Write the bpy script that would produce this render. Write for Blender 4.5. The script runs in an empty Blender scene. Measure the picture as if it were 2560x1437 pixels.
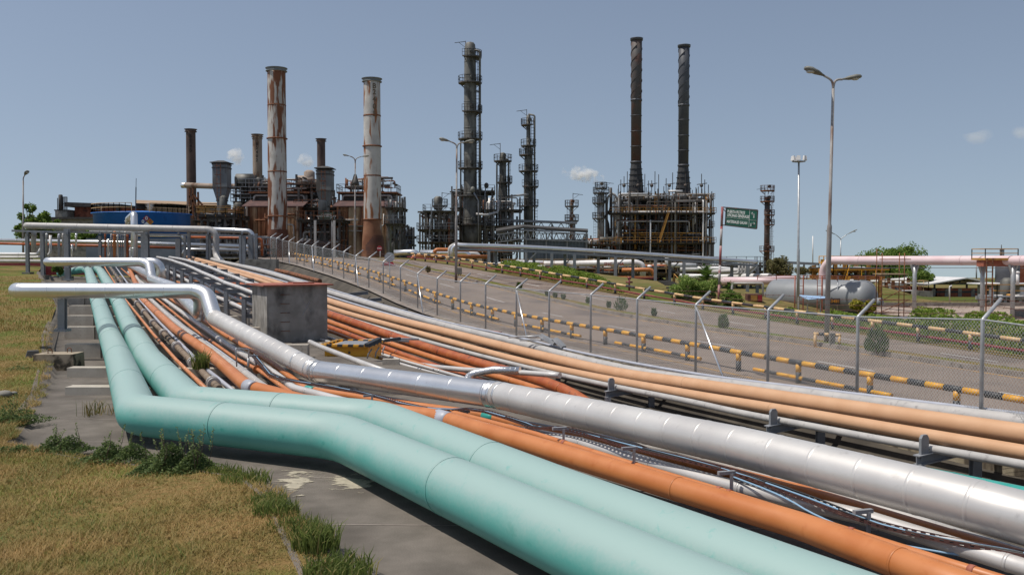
import bpy, math, random
from mathutils import Vector, Matrix
R = math.radians
V = Vector
rnd = random.Random(11)
S = bpy.context.scene
COL = S.collection
# ------------------------------------------------------------------ camera
F = 2300.0                                   # focal length in photo pixels (photo is 2560 wide)
PIT = math.atan(78.5 / F)
CAMZ = 3.0
cd = bpy.data.cameras.new('camera')
cam = bpy.data.objects.new('camera', cd)
COL.objects.link(cam)
cd.sensor_width = 36.0
cd.lens = F / 2560 * 36
cd.clip_start = 0.1
cd.clip_end = 9000
cam.location = (0, 0, CAMZ)
cam.rotation_euler = (R(90) - PIT, 0, 0)
S.camera = cam
# ------------------------------------------------------------------ light
SUN_EL = R(64)
sa = V((-0.97, -0.2, 0)).normalized()
SUN = V((sa.x * math.cos(SUN_EL), sa.y * math.cos(SUN_EL), math.sin(SUN_EL)))
w = bpy.data.worlds.new('World')
S.world = w
w.use_nodes = True
nt = w.node_tree
nt.nodes.clear()
sky = nt.nodes.new('ShaderNodeTexSky')
sky.sky_type = 'NISHITA'
sky.sun_disc = False
sky.sun_elevation = SUN_EL
sky.sun_rotation = math.atan2(sa.x, sa.y)
sky.air_density = 1.0
sky.dust_density = 1.0
sky.ozone_density = 1.0
tc = nt.nodes.new('ShaderNodeTexCoord')
sp = nt.nodes.new('ShaderNodeSeparateXYZ')
ma = nt.nodes.new('ShaderNodeMath'); ma.operation = 'MULTIPLY_ADD'; ma.inputs[1].default_value = .86; ma.inputs[2].default_value = .11
mx = nt.nodes.new('ShaderNodeMath'); mx.operation = 'MAXIMUM'; mx.inputs[1].default_value = 0.06
cb = nt.nodes.new('ShaderNodeCombineXYZ')
hs = nt.nodes.new('ShaderNodeHueSaturation'); hs.inputs['Saturation'].default_value = 0.76
tint = nt.nodes.new('ShaderNodeMix'); tint.data_type = 'RGBA'; tint.blend_type = 'MULTIPLY'
tint.inputs[0].default_value = 1.0
tint.inputs[7].default_value = (0.985, 0.99, 0.995, 1)
bg = nt.nodes.new('ShaderNodeBackground'); bg.inputs[1].default_value = 0.102
wo = nt.nodes.new('ShaderNodeOutputWorld')
L = nt.links.new
L(tc.outputs['Generated'], sp.inputs[0])
L(sp.outputs[0], cb.inputs[0]); L(sp.outputs[1], cb.inputs[1])
L(sp.outputs[2], ma.inputs[0]); L(ma.outputs[0], mx.inputs[0]); L(mx.outputs[0], cb.inputs[2])
L(cb.outputs[0], sky.inputs['Vector'])
L(sky.outputs[0], hs.inputs['Color']); L(hs.outputs[0], tint.inputs[6])
L(tint.outputs[2], bg.inputs[0]); L(bg.outputs[0], wo.inputs[0])
ld = bpy.data.lights.new('sun', 'SUN')
ld.energy = 3.9
ld.angle = R(0.5)
ld.color = (1.0, 0.955, 0.88)
sun = bpy.data.objects.new('sun', ld)
COL.objects.link(sun)
sun.location = (0, 0, 60)
sun.rotation_euler = SUN.to_track_quat('Z', 'Y').to_euler()
S.view_settings.view_transform = 'Standard'
S.view_settings.look = 'None'
S.view_settings.exposure = 0.0
S.view_settings.gamma = 1.0
S.view_settings.use_curve_mapping = False
S.render.engine = 'CYCLES'
S.cycles.max_bounces = 6
S.cycles.diffuse_bounces = 2
S.cycles.glossy_bounces = 3
S.cycles.transparent_max_bounces = 24
S.cycles.volume_bounces = 6
S.cycles.use_denoising = True

# ------------------------------------------------------------------ photo geometry -> world
_c, _s = math.cos(PIT), math.sin(PIT)
def ray(px, py):
    dx = (px - 1280) / F; dy = (718.5 - py) / F
    return V((dx, _c + dy * _s, -_s + dy * _c))
CP = V((0, 0, CAMZ))
def W(px, py, Y):
    d = ray(px, py); return CP + d * (Y / d.y)
def WZ(px, py, z):
    d = ray(px, py); return CP + d * ((z - CAMZ) / d.z)
def WN(px, py, n):                       # on the vertical plane .9X + .43Y = n (parallel to the road)
    d = ray(px, py); return CP + d * (n / (.9 * d.x + .43 * d.y))
def WS(px, py, fn, y0=12.0, y1=160.0):    # on a ground surface
    d = ray(px, py); y = y0
    f = lambda y: (CP + d * (y / d.y)).z - fn(*(CP + d * (y / d.y)).xy)
    while y < y1 and f(y) > 0: y += .5
    a, b = y - .5, y
    for _ in range(20):
        m = (a + b) / 2
        if f(m) > 0: a = m
        else: b = m
    return CP + d * (a / d.y)
def tab(v, t):
    if v <= t[0][0]: return t[0][1]
    for (a, x), (b, y) in zip(t, t[1:]):
        if v <= b: return x + (y - x) * (v - a) / (b - a)
    return t[-1][1]
def sst(a, b, v):
    t = min(1, max(0, (v - a) / (b - a))); return t * t * (3 - 2 * t)
ZR = [(0,-1.2),(10,-1.05),(20,-.9),(28,-.72),(36,-.58),(41,-.45),(46.5,-.22),(52,.2),(57.5,.76),(63,1.2),(68,1.55),(79,2.2),(90,2.62),(101,2.8),(130,2.84)]
def sn(x, y): return -.43 * x + .9 * y, .9 * x + .43 * y - 17.7
def zroad(x, y): return tab(sn(x, y)[0], ZR)
def rise(s): return tab(s, [(37,0),(44,.2),(51,.43),(75,.95),(98,1.4),(115,2.2),(130,2.8)])
def lawn_z(x, y):
    s, w = sn(x, y)
    z = -.05 + rise(s) + .05 * math.sin(x * .9 + y * .4) * math.sin(y * .7)
    d = padL(y) - x
    if 26 < y < 90: z += .55 * sst(3, 12, d) * sst(26, 36, y) * (1 - sst(70, 90, y))
    return z
PADL = [(2,1.2),(8.66,-1.58),(11.5,-2.75),(12.5,-3.35),(13,-4.2),(13.6,-5.8),(14.8,-8.0),(20.6,-10.4),(27.6,-13.7),(34,-17),(47,-23),(90,-46),(120,-60)]
def padL(y): return tab(y, PADL)
def pad_z(x, y):
    s, w = sn(x, y)
    return tab(y, [(14,-.12),(20,-.14),(24,-.22),(31,-.45)]) + rise(s)
def basin_z(x, y):
    s, w = sn(x, y)
    fl = tab(w, [(-11.5,-.75),(-9,-.95),(-7,-1.35),(-5.5,-1.75)]) + rise(s) * tab(s, [(50,1),(75,.8),(98,1)])
    wb = tab(s, [(36,.95),(44,1.2),(52,1.8),(60,2.6),(75,3.6),(100,5)])
    zt = zroad(x, y) - .06
    t = min(1, max(0, (w + wb) / (wb - .45)))
    return fl + (zt - fl) * t
def right_z(x, y):
    s, w = sn(x, y)
    z = tab(s, [(10,-1.05),(28,-.9),(36,-1.1),(44,-1.5),(53,-1.4),(57,-.4),(62,.6),(75,1.2),(90,2),(120,2.7)])
    k = sst(26, 48, w)
    z = z * (1 - k) + tab(s, [(10,-1.1),(44,-1.5),(60,-1.5),(90,-1.2),(140,-1.2)]) * k
    z += 1.2 * math.exp(-((x - 38.5) / 3.2) ** 2 - ((y - 97) / 5) ** 2)
    return z
def T(x, y):
    s, w = sn(x, y)
    if w < -.5:
        if x < padL(y): z = lawn_z(x, y)
        else: z = basin_z(x, y)
    else:
        a = zroad(x, y); b = right_z(x, y)
        z = a + (b - a) * sst(15.5, 19, w)
    if y > 115:                       # beyond the plant the land falls away to the river plain
        far = 3 - (y - 60) * .036
        k = sst(115, 240, y)
        k *= 1 if x > 20 else sst(-200, 20, x) if y < 400 else 1
        z = z * (1 - k) + min(z, far) * k
    return z
# ------------------------------------------------------------------ mesh builder
class MB:
    def __init__(self): self.v = []; self.f = []; self.sm = []; self.mi = []; self.uv = None; self.m = 0
    def face(self, idx, smooth=False): self.f.append(tuple(idx)); self.sm.append(smooth); self.mi.append(self.m)
    def box(self, c, size, rz=0.0, taper=None):
        c = V(c); hx, hy, hz = size[0] / 2, size[1] / 2, size[2] / 2
        cr, sr = math.cos(rz), math.sin(rz); n = len(self.v); k = taper if taper is not None else 1
        for z, q in ((-hz, 1), (hz, k)):
            for x, y in ((-hx, -hy), (hx, -hy), (hx, hy), (-hx, hy)):
                x *= q; y *= q
                self.v.append((c.x + x * cr - y * sr, c.y + x * sr + y * cr, c.z + z))
        for q in ((0,3,2,1),(4,5,6,7),(0,1,5,4),(1,2,6,5),(2,3,7,6),(3,0,4,7)): self.face([n + i for i in q])
    def boxmm(self, a, b):
        a, b = V(a), V(b); self.box((a + b) / 2, tuple(abs(t) for t in (b - a)))
    def bar(self, p, q, w, h=None):            # square bar between two points
        p, q = V(p), V(q); h = h or w; d = q - p
        if d.length < 1e-6: return
        d.normalize()
        up = V((0, 0, 1)) if abs(d.z) < .98 else V((0, 1, 0))
        sx = d.cross(up).normalized(); sy = sx.cross(d).normalized(); n = len(self.v)
        for e in (p, q):
            for a, b in ((-1, -1), (1, -1), (1, 1), (-1, 1)): self.v.append(tuple(e + sx * a * w / 2 + sy * b * h / 2))
        for f in ((0,3,2,1),(4,5,6,7),(0,1,5,4),(1,2,6,5),(2,3,7,6),(3,0,4,7)): self.face([n + i for i in f])
    def hbeam(self, p, q, w, h, t=.02):        # I section between two points
        p, q = V(p), V(q); d = (q - p).normalized()
        up = V((0, 0, 1)) if abs(d.z) < .98 else V((0, 1, 0))
        sx = d.cross(up).normalized(); sy = sx.cross(d).normalized()
        self.bar(p, q, t, h - 2 * t)
        for s in (-1, 1): self.bar(p + sy * s * (h - t) / 2, q + sy * s * (h - t) / 2, w, t)
    def tube(self, pts, r, seg=16, cap=True):
        pts = [V(p) for p in pts]; N = len(pts); rr = r if isinstance(r, (list, tuple)) else [r] * N
        tang = []
        for i in range(N):
            a = pts[max(0, i - 1)]; b = pts[min(N - 1, i + 1)]; tang.append((b - a).normalized() if (b - a).length > 1e-9 else V((0, 0, 1)))
        t0 = tang[0]; up = V((0, 0, 1)) if abs(t0.z) < .95 else V((1, 0, 0))
        nrm = (up - t0 * up.dot(t0)).normalized(); base = len(self.v)
        for i in range(N):
            t = tang[i]; nrm = (nrm - t * nrm.dot(t)).normalized(); bi = t.cross(nrm)
            for k in range(seg):
                a = 2 * math.pi * k / seg
                self.v.append(tuple(pts[i] + (nrm * math.cos(a) + bi * math.sin(a)) * rr[i]))
        for i in range(N - 1):
            for k in range(seg):
                k2 = (k + 1) % seg
                self.face((base + i * seg + k, base + i * seg + k2, base + (i + 1) * seg + k2, base + (i + 1) * seg + k), True)
        if cap:
            self.face([base + k for k in range(seg)][::-1]); self.face([base + (N - 1) * seg + k for k in range(seg)])
    def cyl(self, p, q, r, seg=12, r2=None): self.tube([p, q], [r, r if r2 is None else r2], seg)
    def lathe(self, c, prof, seg=24, cap=True, smooth=True):    # prof: (z, r) above c
        c = V(c); base = len(self.v); N = len(prof)
        for z, r in prof:
            for k in range(seg):
                a = 2 * math.pi * k / seg; self.v.append((c.x + r * math.cos(a), c.y + r * math.sin(a), c.z + z))
        for i in range(N - 1):
            for k in range(seg):
                k2 = (k + 1) % seg
                self.face((base + i * seg + k, base + i * seg + k2, base + (i + 1) * seg + k2, base + (i + 1) * seg + k), smooth)
        if cap:
            self.face([base + k for k in range(seg)][::-1]); self.face([base + (N - 1) * seg + k for k in range(seg)])
    def sq(self, c, prof, rz=0.0):              # square section stack, prof (z, halfx, halfy)
        c = V(c); base = len(self.v); cr, sr = math.cos(rz), math.sin(rz)
        for z, hx, hy in prof:
            for x, y in ((-hx, -hy), (hx, -hy), (hx, hy), (-hx, hy)):
                self.v.append((c.x + x * cr - y * sr, c.y + x * sr + y * cr, c.z + z))
        for i in range(len(prof) - 1):
            for k in range(4):
                k2 = (k + 1) % 4; self.face((base + i * 4 + k, base + i * 4 + k2, base + i * 4 + 4 + k2, base + i * 4 + 4 + k))
        self.face((base + 3, base + 2, base + 1, base)); b = base + 4 * (len(prof) - 1); self.face((b, b + 1, b + 2, b + 3))
    def ball(self, c, r, seg=12, sc=(1, 1, 1)):
        c = V(c); n = len(self.v); rows = max(4, seg // 2)
        for i in range(1, rows):
            a = math.pi * i / rows
            for k in range(seg):
                b = 2 * math.pi * k / seg
                self.v.append((c.x + r * sc[0] * math.sin(a) * math.cos(b), c.y + r * sc[1] * math.sin(a) * math.sin(b), c.z + r * sc[2] * math.cos(a)))
        self.v.append((c.x, c.y, c.z + r * sc[2])); self.v.append((c.x, c.y, c.z - r * sc[2])); t = len(self.v) - 2
        for i in range(rows - 2):
            for k in range(seg):
                k2 = (k + 1) % seg; self.face((n + i * seg + k, n + (i + 1) * seg + k, n + (i + 1) * seg + k2, n + i * seg + k2), True)
        for k in range(seg):
            k2 = (k + 1) % seg; self.face((t, n + k, n + k2), True); q = n + (rows - 2) * seg; self.face((q + k2, q + k, t + 1), True)
    def quad(self, a, b, c, d, smooth=False):
        n = len(self.v); self.v += [tuple(a), tuple(b), tuple(c), tuple(d)]; self.face((n, n + 1, n + 2, n + 3), smooth)
    def tri(self, a, b, c):
        n = len(self.v); self.v += [tuple(a), tuple(b), tuple(c)]; self.face((n, n + 1, n + 2))
    def text(self, s, org, ux, uy, size, depth=.01, bend=None):   # letters on the plane org + ux, uy; bend=(centre, radius): wrapped on a stack
        cu = bpy.data.curves.new('lettering', 'FONT'); cu.body = s; cu.size = size; cu.align_x = 'CENTER'; cu.align_y = 'CENTER'
        cu.extrude = depth; cu.resolution_u = 2; cu.offset = size * .022
        ob = bpy.data.objects.new('lettering', cu); COL.objects.link(ob)
        dg = bpy.context.evaluated_depsgraph_get(); dg.update()
        me = bpy.data.meshes.new_from_object(ob.evaluated_get(dg)); n = len(self.v)
        org, ux, uy = V(org), V(ux).normalized(), V(uy).normalized(); uz = ux.cross(uy)
        for v in me.vertices:
            p = org + ux * v.co.x + uy * v.co.y + uz * v.co.z
            if bend:
                c, rad = bend; d = V((p.x - c[0], p.y - c[1], 0)); d.normalize(); p = V((c[0] + d.x * (rad + v.co.z), c[1] + d.y * (rad + v.co.z), p.z))
            self.v.append(tuple(p))
        for f in me.polygons: self.face([n + i for i in f.vertices])
        bpy.data.objects.remove(ob); bpy.data.curves.remove(cu); bpy.data.meshes.remove(me)
    def build(self, name, mats, base=(0, 0, 0)):
        me = bpy.data.meshes.new(name); b = V(base)
        me.from_pydata([(x - b.x, y - b.y, z - b.z) for x, y, z in self.v], [], self.f)
        me.polygons.foreach_set('use_smooth', self.sm)
        if not isinstance(mats, (list, tuple)): mats = [mats]
        for m in mats: me.materials.append(m)
        if len(mats) > 1: me.polygons.foreach_set('material_index', self.mi)
        if self.uv:
            ul = me.uv_layers.new(name='UVMap')
            for p in me.polygons:
                for li, vi in zip(p.loop_indices, p.vertices): ul.data[li].uv = self.uv[vi]
        me.validate(); me.update()
        o = bpy.data.objects.new(name, me); COL.objects.link(o)
        return o
    def base(self):
        xs = [v[0] for v in self.v]; ys = [v[1] for v in self.v]; zs = [v[2] for v in self.v]
        return V(((min(xs) + max(xs)) / 2, (min(ys) + max(ys)) / 2, min(zs)))
def fillet(pts, rad, n=7):
    pts = [V(p) for p in pts]; out = [pts[0]]
    rads = rad if isinstance(rad, (list, tuple)) else [rad] * len(pts)
    for i in range(1, len(pts) - 1):
        a, b, c = pts[i - 1], pts[i], pts[i + 1]; u = (a - b); v = (c - b); lu, lv = u.length, v.length; u.normalize(); v.normalize()
        ang = u.angle(v, math.pi)
        if ang < .03: out.append(b); continue
        if ang > math.pi - .02: out.append(b); continue
        t = rads[i] / math.tan(ang / 2); t = min(t, lu * .48, lv * .48); r = t * math.tan(ang / 2)
        bis = (u + v).normalized(); cen = b + bis * (r / math.sin(ang / 2)); p0 = b + u * t; p1 = b + v * t
        d0 = p0 - cen; d1 = p1 - cen; tot = d0.angle(d1, 0); ax = d0.cross(d1)
        if ax.length < 1e-9: out.append(b); continue
        ax.normalize(); m = max(2, int(n * tot / 1.57) + 1)
        for k in range(m + 1): out.append(cen + Matrix.Rotation(tot * k / m, 3, ax) @ d0)
    out.append(pts[-1]); return out
def resample(pts, step):
    out = [pts[0]]
    for a, b in zip(pts, pts[1:]):
        n = max(1, int((b - a).length / step))
        for k in range(1, n + 1): out.append(a + (b - a) * k / n)
    return out
def along(pts, step, off=0.0):          # (point, tangent) every step metres
    res = []; d = off; acc = 0.0
    for a, b in zip(pts, pts[1:]):
        l = (b - a).length
        if l < 1e-6: continue
        while d <= acc + l:
            res.append((a + (b - a) * ((d - acc) / l), (b - a) / l)); d += step
        acc += l
    return res
def smooth(pts, it=2):                  # Chaikin corner cutting
    pts = [V(p) for p in pts]
    for _ in range(it):
        o = [pts[0]]
        for a, b in zip(pts, pts[1:]): o += [a * .75 + b * .25, a * .25 + b * .75]
        o.append(pts[-1]); pts = o
    return pts
def rings(mb, pts, step, r, wd=.03, off=.3, seg=24, every=None):
    for p, t in along(pts, step, off): mb.tube([p - t * wd / 2, p + t * wd / 2], r, seg)
# ------------------------------------------------------------------ things
def tag(o, label=None, cat=None, group=None, kind=None):
    if label: o['label'] = label
    if cat: o['category'] = cat
    if group: o['group'] = group
    if kind: o['kind'] = kind
    return o
class Thing:
    def __init__(self, name, label, cat, base, group=None):
        self.e = bpy.data.objects.new(name, None); COL.objects.link(self.e); self.b = V(base)
        self.e.location = self.b; self.e.empty_display_size = .3; tag(self.e, label, cat, group)
    def part(self, name, mb, mats, parent=None, label=None):
        o = mb.build(name, mats, self.b); o.parent = parent or self.e
        if label: o['label'] = label
        return o
def single(name, mb, mats, label, cat, group=None, kind=None):
    b = mb.base(); o = mb.build(name, mats, b); o.location = b
    return tag(o, label, cat, group, kind)
def struct(name, mb, mats, kind='structure'):
    o = mb.build(name, mats); o['kind'] = kind; return o
def kids(o): return [c for c in bpy.data.objects if c.parent == o]
def copy_tree(o, parent=None):
    c = o.copy(); COL.objects.link(c)
    if parent: c.parent = parent
    for ch in list(o.children): copy_tree(ch, c)
    return c
# ------------------------------------------------------------------ materials
def mat(name, c1, c2=None, scale=4.0, lo=.4, hi=.62, rough=.55, metal=0.0, bump=0.0, stretch=(1, 1, 1), detail=6.0,
        c3=None, s3=2.0, lo3=.55, hi3=.62, st3=(1, 1, 1), bscale=None, spec=.5, coord='Object', rough3=None, wave=None, dist=0.0):
    m = bpy.data.materials.new(name); m.use_nodes = True; t = m.node_tree; N = t.nodes; l = t.links.new
    b = N['Principled BSDF']; b.inputs['Roughness'].default_value = rough; b.inputs['Metallic'].default_value = metal
    b.inputs['Specular IOR Level'].default_value = spec
    tcn = N.new('ShaderNodeTexCoord')
    def noise(sc, st, det=detail, di=0.0):
        mp = N.new('ShaderNodeMapping'); mp.inputs['Scale'].default_value = st
        l(tcn.outputs[coord], mp.inputs[0]); n = N.new('ShaderNodeTexNoise'); n.inputs['Scale'].default_value = sc
        n.inputs['Detail'].default_value = det; n.inputs['Distortion'].default_value = di; l(mp.outputs[0], n.inputs[0]); return n.outputs[0]
    def ramp(src, a, bb):
        r = N.new('ShaderNodeMapRange'); r.inputs[1].default_value = a; r.inputs[2].default_value = bb; r.clamp = True; l(src, r.inputs[0]); return r.outputs[0]
    def mixc(f, a, bb):
        x = N.new('ShaderNodeMix'); x.data_type = 'RGBA'; l(f, x.inputs[0])
        for s, q in ((6, a), (7, bb)):
            if isinstance(q, tuple): x.inputs[s].default_value = (*q, 1)
            else: l(q, x.inputs[s])
        return x.outputs[2]
    col = tuple(c1)
    if c2: col = mixc(ramp(noise(scale, stretch, di=dist), lo, hi), tuple(c1), tuple(c2))
    if c3:
        f3 = ramp(noise(s3, st3, 8.0), lo3, hi3); col = mixc(f3, col, tuple(c3))
        if rough3 is not None:
            rr = N.new('ShaderNodeMapRange'); rr.inputs[3].default_value = rough; rr.inputs[4].default_value = rough3; l(f3, rr.inputs[0]); l(rr.outputs[0], b.inputs['Roughness'])
            if metal > 0:
                rm = N.new('ShaderNodeMapRange'); rm.inputs[3].default_value = metal; rm.inputs[4].default_value = 0; l(f3, rm.inputs[0]); l(rm.outputs[0], b.inputs['Metallic'])
    if isinstance(col, tuple): b.inputs['Base Color'].default_value = (*col, 1)
    else: l(col, b.inputs['Base Color'])
    if bump:
        bn = N.new('ShaderNodeBump'); bn.inputs['Strength'].default_value = bump; bn.inputs['Distance'].default_value = .02
        l(noise(bscale or scale * 3, stretch), bn.inputs['Height']); l(bn.outputs[0], b.inputs['Normal'])
    return m
def leafmat(name, ca, cb_, cc=None, trans=.25, patch=0):
    m = bpy.data.materials.new(name); m.use_nodes = True; t = m.node_tree; N = t.nodes; l = t.links.new; b = N['Principled BSDF']
    g = N.new('ShaderNodeNewGeometry'); r = N.new('ShaderNodeValToRGB'); r.color_ramp.elements[0].color = (*ca, 1); r.color_ramp.elements[1].color = (*cb_, 1)
    if cc: e = r.color_ramp.elements.new(.82); e.color = (*cb_, 1); r.color_ramp.elements[-1].color = (*cc, 1)
    fac = g.outputs['Random Per Island']
    if patch:
        nz = N.new('ShaderNodeTexNoise'); nz.inputs['Scale'].default_value = patch; nz.inputs['Detail'].default_value = 5; l(g.outputs['Position'], nz.inputs[0])
        rm = N.new('ShaderNodeMapRange'); rm.inputs[1].default_value = .37; rm.inputs[2].default_value = .57; l(nz.outputs[0], rm.inputs[0])
        mm = N.new('ShaderNodeMath'); mm.operation = 'MULTIPLY'; mm.inputs[1].default_value = .55; l(fac, mm.inputs[0]); ma_ = N.new('ShaderNodeMath'); ma_.operation = 'MULTIPLY_ADD'; ma_.inputs[1].default_value = .5; l(rm.outputs[0], ma_.inputs[0]); l(mm.outputs[0], ma_.inputs[2]); fac = ma_.outputs[0]
    l(fac, r.inputs[0]); l(r.outputs[0], b.inputs['Base Color']); b.inputs['Roughness'].default_value = .6
    b.inputs['Specular IOR Level'].default_value = .25
    tr = N.new('ShaderNodeBsdfTranslucent'); l(r.outputs[0], tr.inputs[0]); mxs = N.new('ShaderNodeMixShader'); mxs.inputs[0].default_value = trans
    l(b.outputs[0], mxs.inputs[1]); l(tr.outputs[0], mxs.inputs[2]); l(mxs.outputs[0], N['Material Output'].inputs[0]); return m
M = {}
M['teal'] = mat('chalky teal paint', (.22,.50,.455), (.31,.58,.53), 1.1, .35, .7, .42, c3=(.13,.40,.36), s3=9, lo3=.62, hi3=.72, st3=(1,.25,1), bump=.05)
def chalk_toplight():
    m = mat('chalky teal paint', (.08,.33,.29), (.11,.38,.335), 1.1, .35, .7, .5, c3=(.05,.30,.255), s3=9, lo3=.62, hi3=.72, st3=(1,.25,1), bump=.05)  # colour also carries painted-in light on the pipe tops, besides the chalk
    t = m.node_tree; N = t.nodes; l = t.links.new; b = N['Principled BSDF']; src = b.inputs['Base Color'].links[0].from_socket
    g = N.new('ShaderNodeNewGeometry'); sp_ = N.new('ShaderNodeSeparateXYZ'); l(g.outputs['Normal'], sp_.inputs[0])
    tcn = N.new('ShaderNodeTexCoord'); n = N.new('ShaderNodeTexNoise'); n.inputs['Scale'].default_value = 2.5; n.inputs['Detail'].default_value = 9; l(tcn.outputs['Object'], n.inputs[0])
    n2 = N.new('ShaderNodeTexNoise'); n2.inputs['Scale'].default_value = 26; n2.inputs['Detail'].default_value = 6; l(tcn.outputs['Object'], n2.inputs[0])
    a = N.new('ShaderNodeMath'); a.operation = 'MULTIPLY_ADD'; a.inputs[1].default_value = .55; l(n.outputs[0], a.inputs[0]); l(sp_.outputs[2], a.inputs[2])  # upward normal pales the colour: lit pipe top painted in together with chalk
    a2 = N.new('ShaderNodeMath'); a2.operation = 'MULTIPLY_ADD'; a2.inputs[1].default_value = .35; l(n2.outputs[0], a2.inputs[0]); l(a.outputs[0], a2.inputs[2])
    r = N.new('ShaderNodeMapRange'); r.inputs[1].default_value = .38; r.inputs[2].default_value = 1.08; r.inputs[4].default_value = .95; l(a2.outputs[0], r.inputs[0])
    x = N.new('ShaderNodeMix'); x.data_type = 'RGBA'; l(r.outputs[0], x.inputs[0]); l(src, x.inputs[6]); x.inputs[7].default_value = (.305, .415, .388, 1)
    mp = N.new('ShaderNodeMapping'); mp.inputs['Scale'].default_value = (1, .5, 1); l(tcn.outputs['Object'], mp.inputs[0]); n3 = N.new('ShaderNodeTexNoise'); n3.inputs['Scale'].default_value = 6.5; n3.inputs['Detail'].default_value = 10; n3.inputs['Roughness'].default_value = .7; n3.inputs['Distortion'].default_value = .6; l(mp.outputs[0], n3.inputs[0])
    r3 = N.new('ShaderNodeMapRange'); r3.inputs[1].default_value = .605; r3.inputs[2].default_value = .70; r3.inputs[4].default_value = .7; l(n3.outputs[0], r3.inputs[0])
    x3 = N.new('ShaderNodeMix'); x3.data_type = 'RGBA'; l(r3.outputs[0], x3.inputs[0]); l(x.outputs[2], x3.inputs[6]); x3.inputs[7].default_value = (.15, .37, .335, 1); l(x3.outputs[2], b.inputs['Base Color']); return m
M['teal'] = chalk_toplight()
M['tealdark'] = mat('deep teal paint', (.03,.30,.25), (.05,.34,.29), 3, rough=.45)
M['orange'] = mat('orange pipe paint', (.475,.158,.045), (.53,.195,.065), 2, rough=.44, c3=(.42,.12,.03), s3=6, lo3=.6, hi3=.8)
M['peach'] = mat('faded peach pipe paint', (.535,.305,.168), (.575,.34,.195), 1.5, rough=.5, c3=(.5,.2,.08), s3=14, lo3=.72, hi3=.78)
M['terra'] = mat('weathered terracotta pipe paint', (.52,.19,.07), (.60,.26,.12), 2, rough=.5, c3=(.2,.08,.04), s3=7, lo3=.66, hi3=.74)
M['rustpipe'] = mat('red oxide pipe paint', (.33,.075,.02), (.42,.12,.035), 2.5, rough=.5, c3=(.16,.05,.025), s3=5, lo3=.58, hi3=.7)
M['alu'] = mat('aluminium cladding', (.80,.79,.78), (.72,.71,.70), 1.5, rough=.31, metal=.84, bump=.035, bscale=2.2, c3=(.5,.47,.44), s3=10, lo3=.66, hi3=.8)
M['aludull'] = mat('dull aluminium cladding', (.66,.63,.595), (.58,.55,.52), 1.3, rough=.42, metal=.38, bump=.05, c3=(.45,.42,.39), s3=7, lo3=.62, hi3=.8)
M['aluwhite'] = mat('weathered pale cladding', (.62,.59,.56), (.53,.505,.48), 1.6, rough=.42, metal=.3, bump=.06, c3=(.40,.17,.07), s3=5, lo3=.7, hi3=.76, rough3=.8)
M['greypipe'] = mat('grey pipe paint', (.46,.435,.41), (.40,.38,.36), 2, rough=.45, c3=(.26,.24,.23), s3=6, lo3=.6, hi3=.75)
M['lav'] = mat('blue grey pipe paint', (.36,.37,.42), (.42,.43,.48), 2, rough=.45)
M['steel'] = mat('grey steel paint', (.215,.222,.235), (.26,.267,.28), 3, rough=.5, c3=(.13,.075,.05), s3=4, lo3=.68, hi3=.75)
M['steeldk'] = mat('dark sooty steel', (.055,.052,.05), (.09,.08,.07), 2, rough=.7, c3=(.14,.06,.03), s3=3, lo3=.58, hi3=.68)
M['galv'] = mat('galvanised post', (.38,.385,.39), (.46,.465,.47), 6, rough=.4, metal=.35)
M['rust'] = mat('rusty iron', (.16,.06,.028), (.24,.095,.04), 4, rough=.85, c3=(.08,.035,.02), s3=6, bump=.2)
M['trayrust'] = mat('rusty cable tray', (.085,.03,.022), (.13,.05,.03), 7, rough=.75)
M['plantsteel'] = mat('sooty brown plant steel', (.125,.115,.10), (.17,.155,.14), 1.5, rough=.6, c3=(.12,.06,.035), s3=1.2, lo3=.56, hi3=.66)
M['redlid'] = mat('red oxide lid', (.30,.085,.05), (.36,.12,.075), 5, rough=.7, bump=.1)
M['black'] = mat('black paint', (.022,.023,.026), (.035,.036,.04), 5, rough=.55)
M['yellow'] = mat('traffic yellow paint', (.72,.36,.018), (.66,.30,.02), 5, rough=.5, c3=(.25,.13,.05), s3=14, lo3=.7, hi3=.78)
M['tan'] = mat('faded tan paint', (.58,.36,.16), (.66,.45,.24), 6, rough=.6)
M['ochre'] = mat('ochre handrail paint', (.52,.27,.045), (.38,.18,.045), 3, rough=.6)
M['maroon'] = mat('maroon paint', (.17,.022,.028), (.22,.035,.04), 3, rough=.5)
M['blue'] = mat('blue tank paint', (.018,.15,.50), (.025,.17,.54), 1, rough=.45, c3=(.02,.10,.34), s3=2, lo3=.6, hi3=.8)
M['bluesteel'] = mat('blue machine paint', (.02,.06,.24), None, rough=.45)
M['pink'] = mat('pale pink pipe paint', (.72,.56,.56), (.66,.48,.49), .7, rough=.45)
M['white'] = mat('white pipe paint', (.74,.72,.70), (.66,.63,.61), 1.5, rough=.45)
M['tankgrey'] = mat('grey tank paint', (.235,.243,.252), (.205,.213,.222), .8, rough=.42, c3=(.2,.19,.18), s3=3, lo3=.6, hi3=.8)
M['conc'] = mat('old concrete', (.20,.185,.16), (.28,.26,.225), 1.5, rough=.9, bump=.25, c3=(.10,.09,.075), s3=2.2, lo3=.52, hi3=.7)
M['concvault'] = mat('stained concrete', (.23,.215,.19), (.33,.31,.28), 1.6, rough=.9, bump=.2, c3=(.055,.05,.045), s3=1.3, lo3=.5, hi3=.68, st3=(1,1,.6))
M['concpale'] = mat('pale concrete', (.40,.35,.29), (.48,.43,.36), 3, rough=.9, bump=.15, c3=(.2,.17,.14), s3=6, lo3=.6, hi3=.75)
M['wallstain'] = mat('stained retaining wall', (.30,.25,.17), (.40,.34,.25), 3, rough=.95, bump=.4, st3=(1,1,.12), c3=(.09,.07,.05), s3=3.5, lo3=.47, hi3=.6)
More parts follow.
